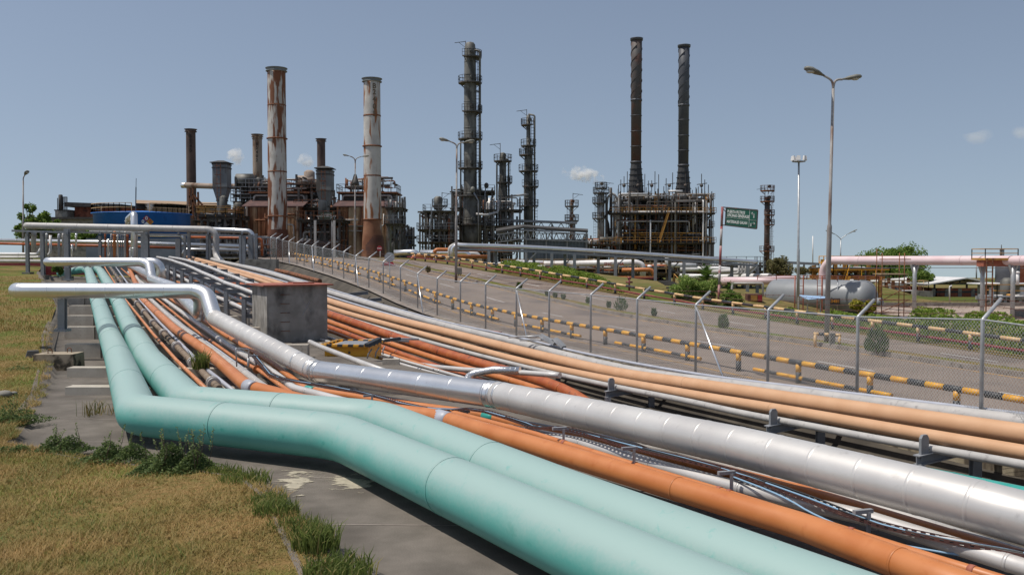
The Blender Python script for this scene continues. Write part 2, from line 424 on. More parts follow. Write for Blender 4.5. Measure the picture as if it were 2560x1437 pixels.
M['brick'] = mat('red brick wall', (.22,.06,.03), (.30,.10,.055), 2, rough=.9, c3=(.10,.035,.022), s3=1.2, lo3=.52, hi3=.66)
M['roofdark'] = mat('dark roofing', (.045,.042,.04), (.07,.065,.06), 1.5, rough=.85)
M['rooftan'] = mat('tan sheet roof', (.30,.20,.12), (.36,.25,.16), 2, rough=.8)
M['roofmar'] = mat('rusty maroon roof sheet', (.075,.04,.036), (.12,.06,.05), 1, rough=.8)
M['stackwhite'] = mat('peeling white stack paint', (.50,.47,.43), (.40,.37,.33), .8, rough=.75, c3=(.17,.06,.024), s3=1.25, lo3=.475, hi3=.545, st3=(1.3,1.3,.22), bump=.1)
M['stackpale'] = mat('peeling pale stack paint', (.52,.49,.45), (.42,.39,.36), .8, rough=.75, c3=(.25,.095,.035), s3=1.3, lo3=.53, hi3=.60, st3=(1.4,1.4,.2), bump=.1)
M['stackrust'] = mat('rusted stack plate', (.16,.06,.028), (.27,.13,.07), .5, rough=.85, st3=(1,1,.5), c3=(.46,.41,.35), s3=.5, lo3=.55, hi3=.62)
M['stackburn'] = mat('burnt brown stack base', (.07,.027,.018), (.16,.06,.03), .5, rough=.85)
M['stackbrown'] = mat('brown sooty stack', (.085,.055,.045), (.12,.075,.06), .5, rough=.8, st3=(1,1,.3), c3=(.06,.035,.03), s3=.6)
M['stacktan'] = mat('tan sooty stack', (.26,.19,.14), (.33,.26,.21), .5, rough=.8, st3=(1,1,.4), c3=(.14,.08,.05), s3=.6)
M['stackgun'] = mat('gunmetal stack', (.06,.062,.072), (.08,.082,.09), .4, rough=.55)
M['stackgunrust'] = mat('gunmetal stack gone rusty', (.07,.065,.063), (.10,.07,.06), .35, rough=.65, c3=(.12,.06,.045), s3=.4, lo3=.5, hi3=.62)
M['tower'] = mat('sooty clad column', (.13,.125,.11), (.19,.18,.16), .6, rough=.6, metal=.2, st3=(1,1,.35), c3=(.055,.05,.042), s3=.9, lo3=.45, hi3=.6)
M['towersilver'] = mat('stained silver column', (.36,.35,.33), (.25,.22,.18), .5, rough=.45, metal=.5, st3=(1,1,.3), c3=(.16,.10,.06), s3=.8, lo3=.55, hi3=.65)
M['ductgrey'] = mat('grey duct plate', (.15,.155,.155), (.19,.195,.19), .7, rough=.6, st3=(1,1,.2), c3=(.11,.095,.08), s3=.9)
M['sheet'] = mat('slate corrugated sheet', (.12,.145,.175), (.15,.175,.205), 1, rough=.55)
M['ductdark'] = mat('dark heater casing', (.03,.032,.035), (.05,.05,.05), 1, rough=.6)
M['signgreen'] = mat('green sign sheet', (.008,.085,.052), (.012,.10,.065), 2, rough=.45)
M['signolive'] = mat('olive sign sheet', (.06,.065,.03), None, rough=.5)
M['letter'] = mat('white lettering', (.78,.78,.74), None, rough=.6)
M['letterdk'] = mat('faded brown lettering', (.13,.10,.065), None, rough=.8)
M['lettersoot'] = mat('sooty lettering', (.035,.025,.02), None, rough=.8)
M['letteror'] = mat('orange lettering', (.50,.20,.02), None, rough=.6)
M['signred'] = mat('red sign sheet', (.36,.02,.03), None, rough=.45)
M['nfred'] = mat('red label', (.35,.03,.03), None, rough=.5)
M['nfyel'] = mat('amber label', (.60,.28,.02), None, rough=.5)
M['nfblue'] = mat('blue label', (.02,.06,.22), None, rough=.5)
M['lampgrey'] = mat('weathered lamp housing', (.13,.125,.105), (.19,.185,.16), 6, rough=.6)
M['lampglass'] = mat('lamp glass', (.45,.44,.40), None, rough=.25)
M['tarp'] = mat('blue roof sheet', (.28,.42,.62), (.36,.50,.68), 3, rough=.5)
M['bark'] = mat('bark', (.11,.075,.05), (.16,.115,.08), 6, rough=.95, bump=.3)
M['cablek'] = mat('black cable', (.015,.016,.018), None, rough=.5)
M['cableb'] = mat('pale blue cable', (.22,.36,.50), None, rough=.45)
M['leaf'] = leafmat('dark leaves', (.045,.09,.018), (.13,.21,.04), None, .4)
M['hedge'] = leafmat('hedge leaves', (.10,.175,.025), (.29,.38,.06), (.40,.47,.10), .45)
M['hedgedk'] = leafmat('tall hedge leaves', (.07,.13,.022), (.20,.29,.055), (.28,.36,.08), .4)
M['leafol'] = leafmat('olive leaves', (.09,.095,.035), (.20,.175,.075), (.28,.21,.11), .35)
M['leafyel'] = leafmat('variegated leaves', (.10,.12,.01), (.34,.30,.03), (.45,.36,.06))
M['leafbright'] = leafmat('feathery leaves', (.11,.18,.03), (.26,.35,.08), (.36,.40,.12))
M['weed'] = leafmat('weed leaves', (.075,.12,.04), (.18,.235,.08), (.26,.30,.12), .45)
M['blade'] = leafmat('grass blades', (.43,.265,.105), (.22,.175,.05), (.10,.15,.028), .2, .8)
M['tuft'] = leafmat('green tuft blades', (.10,.14,.03), (.21,.25,.07), (.40,.32,.13), .45)
# ================================================================== SETTING
def SW(s, w):
    n = w + 17.7; return (.9 * n - .43 * s) / .9949, (.43 * n + .9 * s) / .9949
def grid(rows):
    mb = MB(); n = len(rows[0])
    for r in rows: mb.v += [tuple(p) for p in r]
    for i in range(len(rows) - 1):
        for k in range(n - 1): mb.face((i * n + k, i * n + k + 1, (i + 1) * n + k + 1, (i + 1) * n + k), True)
    return mb
def gmat(name, c1, c2, c3, c4, sc=.35, fine=9.0, lo3=.56, hi3=.66, rough=.95):
    # two scales of patches (dry / green / bare) and fine grain
    m = mat(name, c1, c2, fine, .38, .64, rough=rough, bump=.5, detail=10, c3=c3, s3=sc, lo3=lo3, hi3=hi3, spec=.15)
    return m
M['lawn'] = gmat('dry lawn', (.22,.14,.055), (.14,.115,.036), (.10,.125,.022), None, .45, 9, .46, .60)
M['ground'] = gmat('scrub ground', (.20,.145,.06), (.13,.12,.035), (.08,.10,.02), None, .08, 1.2, .5, .6)
M['pad'] = mat('worn concrete slab', (.135,.118,.10), (.185,.16,.137), 3.5, .3, .72, rough=.95, bump=.35, bscale=40, c3=(.095,.082,.07), s3=.8, lo3=.48, hi3=.74, detail=14, spec=.2)
M['basin'] = mat('oily basin floor', (.065,.055,.043), (.10,.084,.065), 1.1, rough=.95, bump=.3, c3=(.05,.042,.034), s3=.7, lo3=.45, hi3=.62)
M['gravel'] = mat('pale gravel', (.42,.33,.27), (.22,.165,.13), 5, .42, .6, rough=.95, bump=.8, bscale=9, c3=(.2,.15,.1), s3=.25)
M['kerb'] = mat('kerb concrete', (.20,.165,.14), (.27,.23,.2), 2.5, rough=.95, bump=.2, c3=(.10,.085,.075), s3=4, lo3=.55, hi3=.7)
M['edge'] = mat('worn edge line', (.42,.24,.08), (.24,.18,.14), 3, .45, .6, rough=.9)
M['dash'] = mat('white lane line', (.58,.55,.53), (.36,.33,.31), 5, .5, .65, rough=.8)
def paver():
    m = mat('paving blocks', (.215,.165,.132), (.26,.20,.162), .5, rough=.9, c3=(.12,.095,.085), s3=.22, lo3=.52, hi3=.7)
    t = m.node_tree; N = t.nodes; l = t.links.new; b = N['Principled BSDF']; src = b.inputs['Base Color'].links[0].from_socket
    tcn = N.new('ShaderNodeTexCoord'); mp = N.new('ShaderNodeMapping'); mp.inputs['Rotation'].default_value = (0, 0, R(70)); l(tcn.outputs['Object'], mp.inputs[0])
    br = N.new('ShaderNodeTexBrick'); br.inputs['Scale'].default_value = 1.0; br.inputs['Brick Width'].default_value = .22; br.inputs['Row Height'].default_value = .11
    br.inputs['Mortar Size'].default_value = .012; br.inputs['Color1'].default_value = (1, 1, 1, 1); br.inputs['Color2'].default_value = (.86, .86, .86, 1); br.inputs['Mortar'].default_value = (.5, .48, .46, 1)
    l(mp.outputs[0], br.inputs['Vector']); x = N.new('ShaderNodeMix'); x.data_type = 'RGBA'; x.blend_type = 'MULTIPLY'; x.inputs[0].default_value = .75
    l(src, x.inputs[6]); l(br.outputs[0], x.inputs[7]); l(x.outputs[2], b.inputs['Base Color']); return m
M['paver'] = paver()

fE2s = lambda s: tab(s, [(14,13.2),(20,13.6),(26,14.5),(32,15.3),(40,16.4),(48,16.5),(53,15.8),(59,14.5),(70,13.5),(100,13.2)])
M['mossy'] = mat('mossy concrete', (.34,.28,.2), (.26,.21,.15), 3, rough=.95, bump=.3, c3=(.06,.05,.035), s3=3, lo3=.52, hi3=.62)
# ground sheet: follows the terrain, sunk below the basin and pad sheets that lie over it
ys = [-6 + 1.0 * i for i in range(0, 110)]
y = ys[-1]
while y < 5000: y += max(1.5, (y - 60) * .05); ys.append(y)
rows = []
for y in ys:
    half = .85 * max(y, 10) + 45; r = []
    for i in range(171):
        x = half * (2 * i / 170 - 1); s, ww = sn(x, y); z = T(x, y)
        if y < 118 and ww < -.2: z = min(z, basin_z(x, y), pad_z(x, y)) - .7
        elif y < 125 and ww < fE2s(s) + 1.2: z = zroad(x, y) - .35
        r.append((x, y, z))
    rows.append(r)
struct('ground', grid(rows), M['ground'])
# lawn on the left
rows = []
yy = [0 + .5 * i for i in range(0, 72)] + [36 + 1.5 * i for i in range(0, 50)]
for y in sorted(yy + [13.25, 12.25, 12.75, 13.6, 14.8]):
    xr = padL(y); r = []
    for i in range(61):
        x = xr - .3 - (i / 60) ** 2 * (60 + .5 * y); r.append((x, y, lawn_z(x, y)))
    rows.append(r[::-1])
struct('lawn', grid(rows), M['lawn'])
# concrete slab the pipes lie on
rows = []
yy = [0, 2, 4, 6, 8.66, 9.4, 10, 10.8, 11.5, 12, 12.5, 12.75, 13, 13.3, 13.6, 14.2, 14.8, 16, 18, 20.6, 24, 27.6, 31, 34, 40, 47, 55, 65, 75, 90]
for y in yy:
    a = padL(y); b = (17.7 - 8.6 - .43 * y) / .9; r = [(a - .6, y, lawn_z(a - .6, y) - .12), (a - .42, y, lawn_z(a - .42, y) + .012), (a - .12, y, max(pad_z(a, y) + .02, lawn_z(a, y) - .04))]
    for i in range(13):
        x = a + .03 + (b - a) * i / 12; r.append((x, y, pad_z(x, y)))
    rows.append(r)
struct('concrete_slab', grid(rows), M['pad'])
pj = MB()                                             # slab joints, pale mineral crust
for y0 in (10.6, 12.9, 15.4, 17.6):
    a = padL(y0) + .3; b = (17.7 - 9 - .43 * y0) / .9
    pj.quad((a, y0, pad_z(a, y0) + .004), (b, y0 - .25, pad_z(b, y0) + .004), (b, y0 - .22, pad_z(b, y0) + .004), (a, y0 + .03, pad_z(a, y0) + .004))
struct('slab_joints', pj, M['kerb'])
def crustmat():
    m = mat('pale mineral crust', (.42,.37,.28), (.34,.30,.23), 8, rough=.95); t = m.node_tree; N = t.nodes; l = t.links.new
    tcn = N.new('ShaderNodeTexCoord'); n = N.new('ShaderNodeTexNoise'); n.inputs['Scale'].default_value = 3.2; n.inputs['Detail'].default_value = 12; n.inputs['Roughness'].default_value = .68
    mp = N.new('ShaderNodeMapping'); mp.inputs['Scale'].default_value = (1, 2.2, 1); mp.inputs['Rotation'].default_value = (0, 0, .3); l(tcn.outputs['Object'], mp.inputs[0]); l(mp.outputs[0], n.inputs[0])
    g = N.new('ShaderNodeVectorMath'); g.operation = 'DISTANCE'; g.inputs[1].default_value = (.5, .5, 0); u = N.new('ShaderNodeUVMap'); l(u.outputs[0], g.inputs[0])
    a = N.new('ShaderNodeMath'); a.operation = 'MULTIPLY_ADD'; a.inputs[1].default_value = -.85; l(g.outputs['Value'], a.inputs[0]); l(n.outputs[0], a.inputs[2])
    r = N.new('ShaderNodeMapRange'); r.inputs[1].default_value = .31; r.inputs[2].default_value = .37; l(a.outputs[0], r.inputs[0])
    tr = N.new('ShaderNodeBsdfTransparent'); ms = N.new('ShaderNodeMixShader'); l(r.outputs[0], ms.inputs[0]); l(tr.outputs[0], ms.inputs[1]); l(N['Principled BSDF'].outputs[0], ms.inputs[2]); l(ms.outputs[0], N['Material Output'].inputs[0]); return m
crust = MB(); crust.uv = []
for (cx_, cy_, rx, ry) in ((865, 1206, 125, 40), (735, 1208, 75, 50)):
    for u, v in ((-1, 1), (1, 1), (1, -1), (-1, -1)): p = WZ(cx_ + u * rx, cy_ + v * ry, -.114); crust.v.append((p.x, p.y, -.114 + .003 * (rx < 100))); crust.uv.append(((u + 1) / 2, (v + 1) / 2))
    n = len(crust.v); crust.face((n - 4, n - 3, n - 2, n - 1))
struct('mineral_crust', crust, crustmat())
# basin floor with its bank up to the road
rows = []
for s in [-12 + 1.5 * i for i in range(0, 80)]:
    r = []
    for w_ in (-11.6, -10.5, -9.5, -8.5, -7.5, -6.5, -5.5, -4.7, -4, -3.4, -2.8, -2.2, -1.7, -1.35, -1.05, -.85, -.6, -.3):
        x, y = SW(s, w_); r.append((x, y, basin_z(x, y)))
    rows.append(r)
struct('basin_floor', grid(rows), M['basin'])
# road, median, lane marks
K1 = [(20,9.8),(40,9.9),(50,9.7),(58,8.8),(75,8.4),(100,9)]
E2 = [(14,13.2),(20,13.6),(26,14.5),(32,15.3),(40,16.4),(48,16.5),(53,15.8),(59,14.5),(70,13.5),(100,13.2)]
SS = [-4 + 1.5 * i for i in range(0, 94)]
def strip(fa, fb, dz, n=2, s0=None, s1=None):
    rows = []
    for s in SS:
        if s0 is not None and (s < s0 or s > s1): continue
        a, b = fa(s), fb(s); r = []
        for i in range(n):
            w_ = a + (b - a) * i / (n - 1); x, y = SW(s, w_); r.append((x, y, zroad(x, y) + dz))
        rows.append(r)
    return grid(rows)
fK1 = lambda s: tab(s, K1); fE2 = lambda s: tab(s, E2)
struct('near_carriageway', strip(lambda s: .3, fK1, .0, 6), M['paver'])
struct('road_shoulder', strip(lambda s: -.45, lambda s: .35, .02, 3), M['kerb'])
struct('far_carriageway', strip(lambda s: fK1(s) + 1.2, lambda s: fE2(s) + .1, .0, 6), M['paver'])
struct('verge', strip(lambda s: fE2(s) + .1, lambda s: fE2(s) + 2.6, .02, 4), M['lawn'])
def prism(fa, fb, z0, z1, s0, s1):
    mb = MB(); prev = None
    for s in SS:
        if s < s0 or s > s1: continue
        cur = []
        for w_, dz in ((fa(s), z0), (fa(s) + .02, z1), (fb(s), z1), (fb(s), z0)):
            x, y = SW(s, w_); cur.append((x, y, zroad(x, y) + dz))
        i0 = len(mb.v); mb.v += cur
        if prev is not None:
            for k in range(3): mb.face((prev + k, prev + k + 1, i0 + k + 1, i0 + k))
        prev = i0
    return mb
struct('median_kerb', prism(fK1, lambda s: fK1(s) + .17, -.1, .17, 2, 88), M['kerb'])
struct('median_far_kerb', prism(lambda s: fK1(s) + 1.03, lambda s: fK1(s) + 1.2, -.1, .15, 2, 88), M['kerb'])
struct('median_strip', strip(lambda s: fK1(s) + .16, lambda s: fK1(s) + 1.04, .13, 3, 2, 88), M['lawn'])
struct('edge_line', strip(lambda s: fK1(s) - .28, lambda s: fK1(s) - .14, .006), M['edge'])
struct('near_edge_line', strip(lambda s: 1.45, lambda s: 1.58, .006), M['edge'])
dm = MB()
for k in range(14):
    for fm in (lambda s: .55 * fK1(s) + 1.0, lambda s: (fK1(s) + 1.3 + fE2(s)) / 2):
        s0 = 8 + 7.2 * k
        for j in range(2):
            q = []
            for ss, dw in ((s0 + 1.3 * j, -.05), (s0 + 1.3 * j + 1.3, -.05), (s0 + 1.3 * j + 1.3, .05), (s0 + 1.3 * j, .05)):
                x, y = SW(ss, fm(ss) + dw); q.append((x, y, zroad(x, y) + .007))
            dm.quad(*q)
struct('lane_dashes', dm, M['dash'])
# gravel yard on the right
rows = []
for i in range(24):
    y = 56 + i * 1.15; rows.append([(x, y, T(x, y) + .03) for x in [26 + .03 * y + 2.2 * k + (math.sin(i * 1.3) if k == 0 else 0) for k in range(22)]])
struct('gravel_yard', grid(rows), M['gravel'])
# retaining wall below the fence
rw = prism(lambda s: -.72, lambda s: -.30, -1.6, .02, 6, 46)
single('retaining_wall', rw, M['wallstain'], 'low stained concrete wall under the chain-link fence beside the pipe trench', 'wall')

# ================================================================== FOREGROUND PIPES
def pipe(name, label, pts, r, m, cat='pipe', fil=1.0, seg=24, ring=None, rmat=None, group=None, extra=None, step=1.5):
    p = resample(fillet(pts, fil), step)
    mb = MB(); mb.tube(p, r, seg)
    if ring: rings(mb, p, ring, r * 1.012 + .002, .035, .4, seg)
    if not extra: return single(name, mb, M[m], label, cat, group), p
    t = Thing(name, label, cat, p[len(p) // 2], group); t.part('pipe_run', mb, M[m]); extra(t, p); return t, p
def bandpart(name, m, r, spots, wd, seg=24):
    def f(t, p):
        for c in spots:                          # nearest point of the path to c
            i = min(range(1, len(p) - 1), key=lambda k: (p[k] - c).length); d = (p[i + 1] - p[i - 1]).normalized()
            cc = p[i] + d * d.dot(c - p[i]); mb = MB(); mb.tube([cc - d * wd / 2, cc + d * wd / 2], r, seg); t.part(name, mb, M[m])
    return f
TZ = .36
# the two big teal lines
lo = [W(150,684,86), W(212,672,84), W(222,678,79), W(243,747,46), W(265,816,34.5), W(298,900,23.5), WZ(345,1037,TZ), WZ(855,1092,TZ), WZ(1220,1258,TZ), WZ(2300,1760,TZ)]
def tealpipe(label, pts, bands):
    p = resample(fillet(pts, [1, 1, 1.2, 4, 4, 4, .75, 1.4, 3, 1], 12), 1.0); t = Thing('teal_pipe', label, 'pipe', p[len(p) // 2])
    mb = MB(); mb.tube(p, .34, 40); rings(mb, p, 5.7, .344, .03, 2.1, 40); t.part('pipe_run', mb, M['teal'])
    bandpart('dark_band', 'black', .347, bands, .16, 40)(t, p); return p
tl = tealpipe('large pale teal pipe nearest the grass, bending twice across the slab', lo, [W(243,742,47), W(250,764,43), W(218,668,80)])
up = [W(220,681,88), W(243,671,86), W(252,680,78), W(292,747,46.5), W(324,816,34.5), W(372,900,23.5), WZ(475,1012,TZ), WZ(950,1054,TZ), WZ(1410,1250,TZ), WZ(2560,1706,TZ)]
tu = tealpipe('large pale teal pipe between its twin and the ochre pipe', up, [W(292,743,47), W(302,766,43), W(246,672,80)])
for px, py in ((872,1157), (1470,1395)):
    q = WZ(px, py, -.06); mb = MB(); mb.box((q.x + .25, q.y + .12, -.055), (.62, .16, .13), -.5); mb.box((q.x + .25, q.y + .12, .02), (.5, .05, .03), -.5)
    single('pipe_shoe', mb, M['rust'], 'rusty block under the teal pipe at its second bend' if px < 1000 else 'rusty block under the teal pipe near the bottom edge', 'pipe support')
# ochre pipe beside the teal
def both(*fs):
    def f(t, p):
        for g in fs: g(t, p)
    return f
oc = [W(322,668,84), W(355,747,46.5), W(438,823,33), W(522,882,26), W(618,966,19.6), W(760,1003,18.2), W(1090,1042,16.1), W(1300,1104,13.9), W(2000,1313,9.7), W(2320,1434,8.1), W(2700,1578,6.8)]
pipe('ochre_pipe', 'thick ochre pipe with two grey bands, beside the teal pipes', oc, .148, 'orange', fil=1.6, seg=28,
     extra=both(bandpart('grey_sleeve', 'lav', .153, [W(628,974,19.5), W(1118,1049,15.9)], .42), bandpart('dark_band', 'black', .151, [W(373,763,43.5), W(398,786,39), W(341,713,60)], .14),
                bandpart('weld_seam', 'orange', .152, [W(2250,1408,8.4), W(1700,1222,11.2), W(780,1003,18)], .03)))
# bundle between ochre pipe and silver main
pipe('thin_orange_pipe', 'thin orange pipe tight beside the second teal pipe', [W(250,640,88), W(264,671,84), W(313,748,46.5), W(383,835,33), W(440,899,26), W(515,972,19.9)], .05, 'terra', seg=12, ring=3.1)
def flg(t, p):
    for q, d in along(p, 4.3, 1.0):
        mb = MB(); mb.tube([q - d * .16, q + d * .16], .115, 16); mb.tube([q - d * .2, q - d * .12], .15, 16); mb.tube([q + d * .1, q + d * .18], .15, 16); t.part('flange_cover', mb, M['aluwhite'])
M['lagging'] = mat('brown pipe lagging', (.20,.145,.10), (.26,.20,.145), 3, rough=.8, bump=.3, c3=(.11,.075,.05), s3=3)
pipe('lagged_pipe', 'brown lagged pipe with pale flange covers and grass growing on it', [W(275,668,84), W(334,748,46.5), W(383,807,36.5), W(435,859,29.5), W(501,925,23.5), W(548,972,20)], .085, 'lagging', seg=16, ring=.5, extra=flg)
pipe('blue_grey_pipe', 'thin blue grey pipe between the lagged and the ochre pipe', [W(290,668,84), W(348,748,46.5), W(400,807,36.5), W(452,859,29.5), W(515,922,23.5), W(588,980,19.9)], .05, 'lav', seg=12)
pipe('grey_pipe', 'medium grey pipe along the right side of the ochre pipe', [W(340,690,70), W(376,748,46.5), W(435,803,36.5), W(522,869,28.5), W(605,929,23), W(685,986,19.5), W(760,1020,18.5)], .10, 'greypipe', seg=18, ring=5)
pipe('thin_conduit', 'thin blue grey conduit right of the medium grey pipe', [W(395,762,44), W(463,817,35), W(543,873,28), W(637,942,22), W(672,975,19.8)], .035, 'lav', seg=10, ring=2)
pipe('strapped_orange_pipe', 'thin orange pipe with red flange and straps, running to the front', [W(303,671,84), W(393,748,46.5), W(487,824,34.5), W(591,897,26), W(647,925,23), W(700,962,20.5), W(760,1003,18.6), W(1090,1020,17), W(1337,1085,14.2), W(1576,1160,12.2), W(1786,1223,10.9), W(2000,1290,9.8), W(2346,1400,8.4), W(2640,1490,7.4)], .05, 'orange', seg=14,
     extra=both(bandpart('pipe_strap', 'redlid', .056, [W(1408,1106,13.5), W(1582,1162,12.1), W(1790,1224,10.8), W(1825,1235,10.7), W(2120,1328,9.2), W(2440,1430,8.1), W(560,875,28), W(520,848,31)], .06, 14), bandpart('flange', 'orange', .11, [W(645,924,23.2)], .05, 18)))
pipe('clad_line', 'slim silver clad pipe with patched dull section in the orange bundle', [W(320,680,76), W(410,748,46.5), W(570,863,29), W(682,930,22.5), W(735,970,20), W(860,1003,18.3), W(1100,1040,16.5), W(1300,1078,15), W(1449,1106,13.7), W(1659,1168,12.1), W(1842,1218,11), W(2164,1293,9.7), W(2560,1418,8.2), W(2700,1460,7.7)], .085, 'aluwhite', seg=18, ring=1.6)
pipe('orange_side_pipe', 'orange pipe with green bands just in front of the silver main', [W(330,672,80), W(428,748,46.5), W(560,836,32.5), W(680,908,25), W(765,972,20.4), W(960,1003,18.8), W(1200,1035,17.2), W(1400,1086,15.3), W(1700,1150,13.1), W(2000,1224,11.3), W(2560,1394,8.7), W(2700,1425,8.3)], .075, 'orange', seg=18, fil=1.2,
     extra=bandpart('green_band', 'tealdark', .0775, [W(772,973,20.3), W(1230,1040,17)], .34, 18))
pipe('grey_lagged_pipe', 'pale grey pipe lying in the shade right under the silver main', [W(700,880,26), W(900,985,20), W(1240,1046,17.2), W(1700,1130,13.4), W(2100,1240,11), W(2700,1430,8.4)], .06, 'greypipe', seg=14)
# perforated cable tray
trp = smooth([W(631,887,24.5), W(655,915,22.8), W(683,943,21), W(757,958,20), W(864,976,18.9), W(934,990,18.2), W(1028,1017,17), W(1104,1028,16.6), W(1191,1023,16.2), W(1300,1056,15), W(1337,1074,14.5), W(1405,1070,14), W(1487,1092,13.3), W(1577,1121,12.5), W(1748,1160,11.5), W(1842,1184,11), W(1982,1236,10.3), W(2164,1306,9.4), W(2316,1344,8.9), W(2560,1390,8.3), W(2700,1425,8)], 1)
def perforated():
    m = mat('perforated rusty tray', (.06,.025,.022), (.10,.04,.03), 6, rough=.7); t = m.node_tree; N = t.nodes; l = t.links.new
    u = N.new('ShaderNodeUVMap'); s_ = N.new('ShaderNodeSeparateXYZ'); l(u.outputs[0], s_.inputs[0]); prod = None
    for k, (fr, th) in enumerate(((11.0, .42), (2.0, .36))):
        a = N.new('ShaderNodeMath'); a.operation = 'MULTIPLY'; a.inputs[1].default_value = fr; l(s_.outputs[k], a.inputs[0])
        b = N.new('ShaderNodeMath'); b.operation = 'FRACT'; l(a.outputs[0], b.inputs[0])
        s5 = N.new('ShaderNodeMath'); s5.operation = 'SUBTRACT'; s5.inputs[1].default_value = .5; l(b.outputs[0], s5.inputs[0]); ab = N.new('ShaderNodeMath'); ab.operation = 'ABSOLUTE'; l(s5.outputs[0], ab.inputs[0]); c = N.new('ShaderNodeMath'); c.operation = 'LESS_THAN'; c.inputs[1].default_value = th / 2; l(ab.outputs[0], c.inputs[0]); prod = c if prod is None else prod
        last = c
    x = N.new('ShaderNodeMath'); x.operation = 'MULTIPLY'; l(prod.outputs[0], x.inputs[0]); l(last.outputs[0], x.inputs[1])
    tr = N.new('ShaderNodeBsdfTransparent'); ms = N.new('ShaderNodeMixShader'); l(x.outputs[0], ms.inputs[0]); l(N['Principled BSDF'].outputs[0], ms.inputs[1]); l(tr.outputs[0], ms.inputs[2]); l(ms.outputs[0], N['Material Output'].inputs[0]); return m
M['perf'] = perforated()
t = Thing('cable_tray', 'dark rusty perforated cable tray snaking over the orange pipes', 'cable tray', trp[len(trp) // 2])
mb = MB(); mb.uv = []; dist = 0; prev = None
for i, p in enumerate(trp):
    d = (trp[min(i + 1, len(trp) - 1)] - trp[max(i - 1, 0)]).normalized(); sx = d.cross(V((0, 0, 1))).normalized(); dist += (p - trp[i - 1]).length if i else 0
    sec = [p + sx * a * .06 + V((0, 0, b)) for a, b in ((-1, .04), (-1, 0), (1, 0), (1, .04))]; i0 = len(mb.v)
    for q, vv in zip(sec, (0, .5, 1.5, 2)): mb.v.append(tuple(q)); mb.uv.append((dist, vv))
    if prev is not None:
        for k in range(3): mb.face((prev + k, prev + k + 1, i0 + k + 1, i0 + k))
    prev = i0
t.part('tray', mb, M['perf'])
for dx, mm in ((-.03, 'cablek'), (.01, 'cableb'), (.04, 'cablek')):
    mb = MB(); q = [p + V((dx + .03 * math.sin(i * .7 + dx * 90), 0, .025 + .012 * math.sin(i))) for i, p in enumerate(trp)]; mb.tube(q, .011, 8); t.part('cable', mb, M[mm])
mb = MB(); mb.tube(smooth([W(1830,1190,11), W(1960,1240,10.2), W(2040,1290,9.7), W(2200,1352,9.1), W(2400,1388,8.7), W(2480,1392,8.5)], 2), .012, 8); t.part('cable', mb, M['cableb'])
for px, py0, py1, Y in ((1409,1072,1105,13.6), (1585,1122,1160,12.1), (1829,1183,1228,10.8), (2172,1280,1310,9.4), (930,990,1008,18), (640,890,912,24), (1168,1030,1045,16.4)):
    a = W(px, py0, Y); b = W(px, py1 + 18, Y); mb = MB(); mb.bar(a, (a.x, a.y, b.z - .12), .035); mb.box((a.x - .06, a.y, a.z + .01), (.22, .05, .04), .3); t.part('tray_bracket', mb, M['steel'])
# silver main with its two expansion loops
SR = .25
c1z, c2z = 2.66, 1.88
A = W(105,656,52.0); B = W(20,726,30.2)
sv = [W(110,700,120) * 0 + W(335,690,88), W(384,728,58.5)]
s1 = [W(300,650,95), W(402,702,52.6), W(402,655,52.6), W(120,654,52.9), W(120,654.6,52.0), W(372,655,52.0), W(380,699,50.5), W(430,716,46), W(503,786,31.2), W(503,728,30.9), W(42,725.5,31.1), W(42,726,30.2), W(515,727,30.2), W(535,793,29.0), W(790,928,21.3), W(1245,987,17.0), W(1860,1118,11.4), W(2400,1251,9.0), W(2900,1385,7.6)]
p = fillet(s1, [2, .5, .5, .6, .6, .8, .8, 3, .45, .45, .55, .55, .75, .6, 1.8, 1.5, 8, 4, 1], 10)
p = resample(p, .8)
t = Thing('silver_main', 'thick silver clad pipe with two raised loops, crossing the whole foreground', 'pipe', p[-20])
cut1 = min(range(len(p)), key=lambda i: (p[i] - W(790,928,21.3)).length); cut2 = min(range(len(p)), key=lambda i: (p[i] - W(1245,987,17.0)).length)
def seg_part(a, b, m, step, nm):
    q = p[a:b + 1]; mb = MB(); mb.tube(q, SR, 40)
    for c, d in along(q, step, .15): mb.tube([c - d * .022, c - d * .015, c + d * .015, c + d * .022], [SR, SR + .0035, SR + .0035, SR], 40, cap=False)
    t.part(nm, mb, M[m])
b0 = min(range(len(p)), key=lambda i: (p[i] - W(540,800,28.6)).length)
seg_part(0, b0, 'alu', .95, 'loop_cladding'); seg_part(b0, cut1, 'aludull', .55, 'dull_cladding'); seg_part(cut1, cut2, 'alu', .95, 'bright_cladding'); seg_part(cut2, len(p) - 1, 'aludull', .62, 'front_cladding')
for c in (cut1 - 2, cut1 - 1, cut1, cut1 + 1, cut2 - 1, cut2, cut2 + 1):
    d = (p[c + 1] - p[c - 1]).normalized(); mb = MB(); mb.tube([p[c] - d * .03, p[c] + d * .03], SR + .007, 40); t.part('elbow_ring', mb, M['alu'])
for px, y0, y1, Y, w_ in ((156,745,822,30.3,.22), (171,668,697,52,.22)):
    a = W(px, y0, Y); b = W(px, y1, Y); mb = MB(); mb.hbeam(a + V((0, 0, -.02)), b, w_, w_, .025); mb.box((b.x, b.y, b.z - .04), (.4, .4, .08))
    single('pipe_post', mb, M['steel'], 'grey steel post under the nearer silver crossing' if y0 > 700 else 'grey steel post under the farther silver crossing', 'post', 'posts under the silver loops')
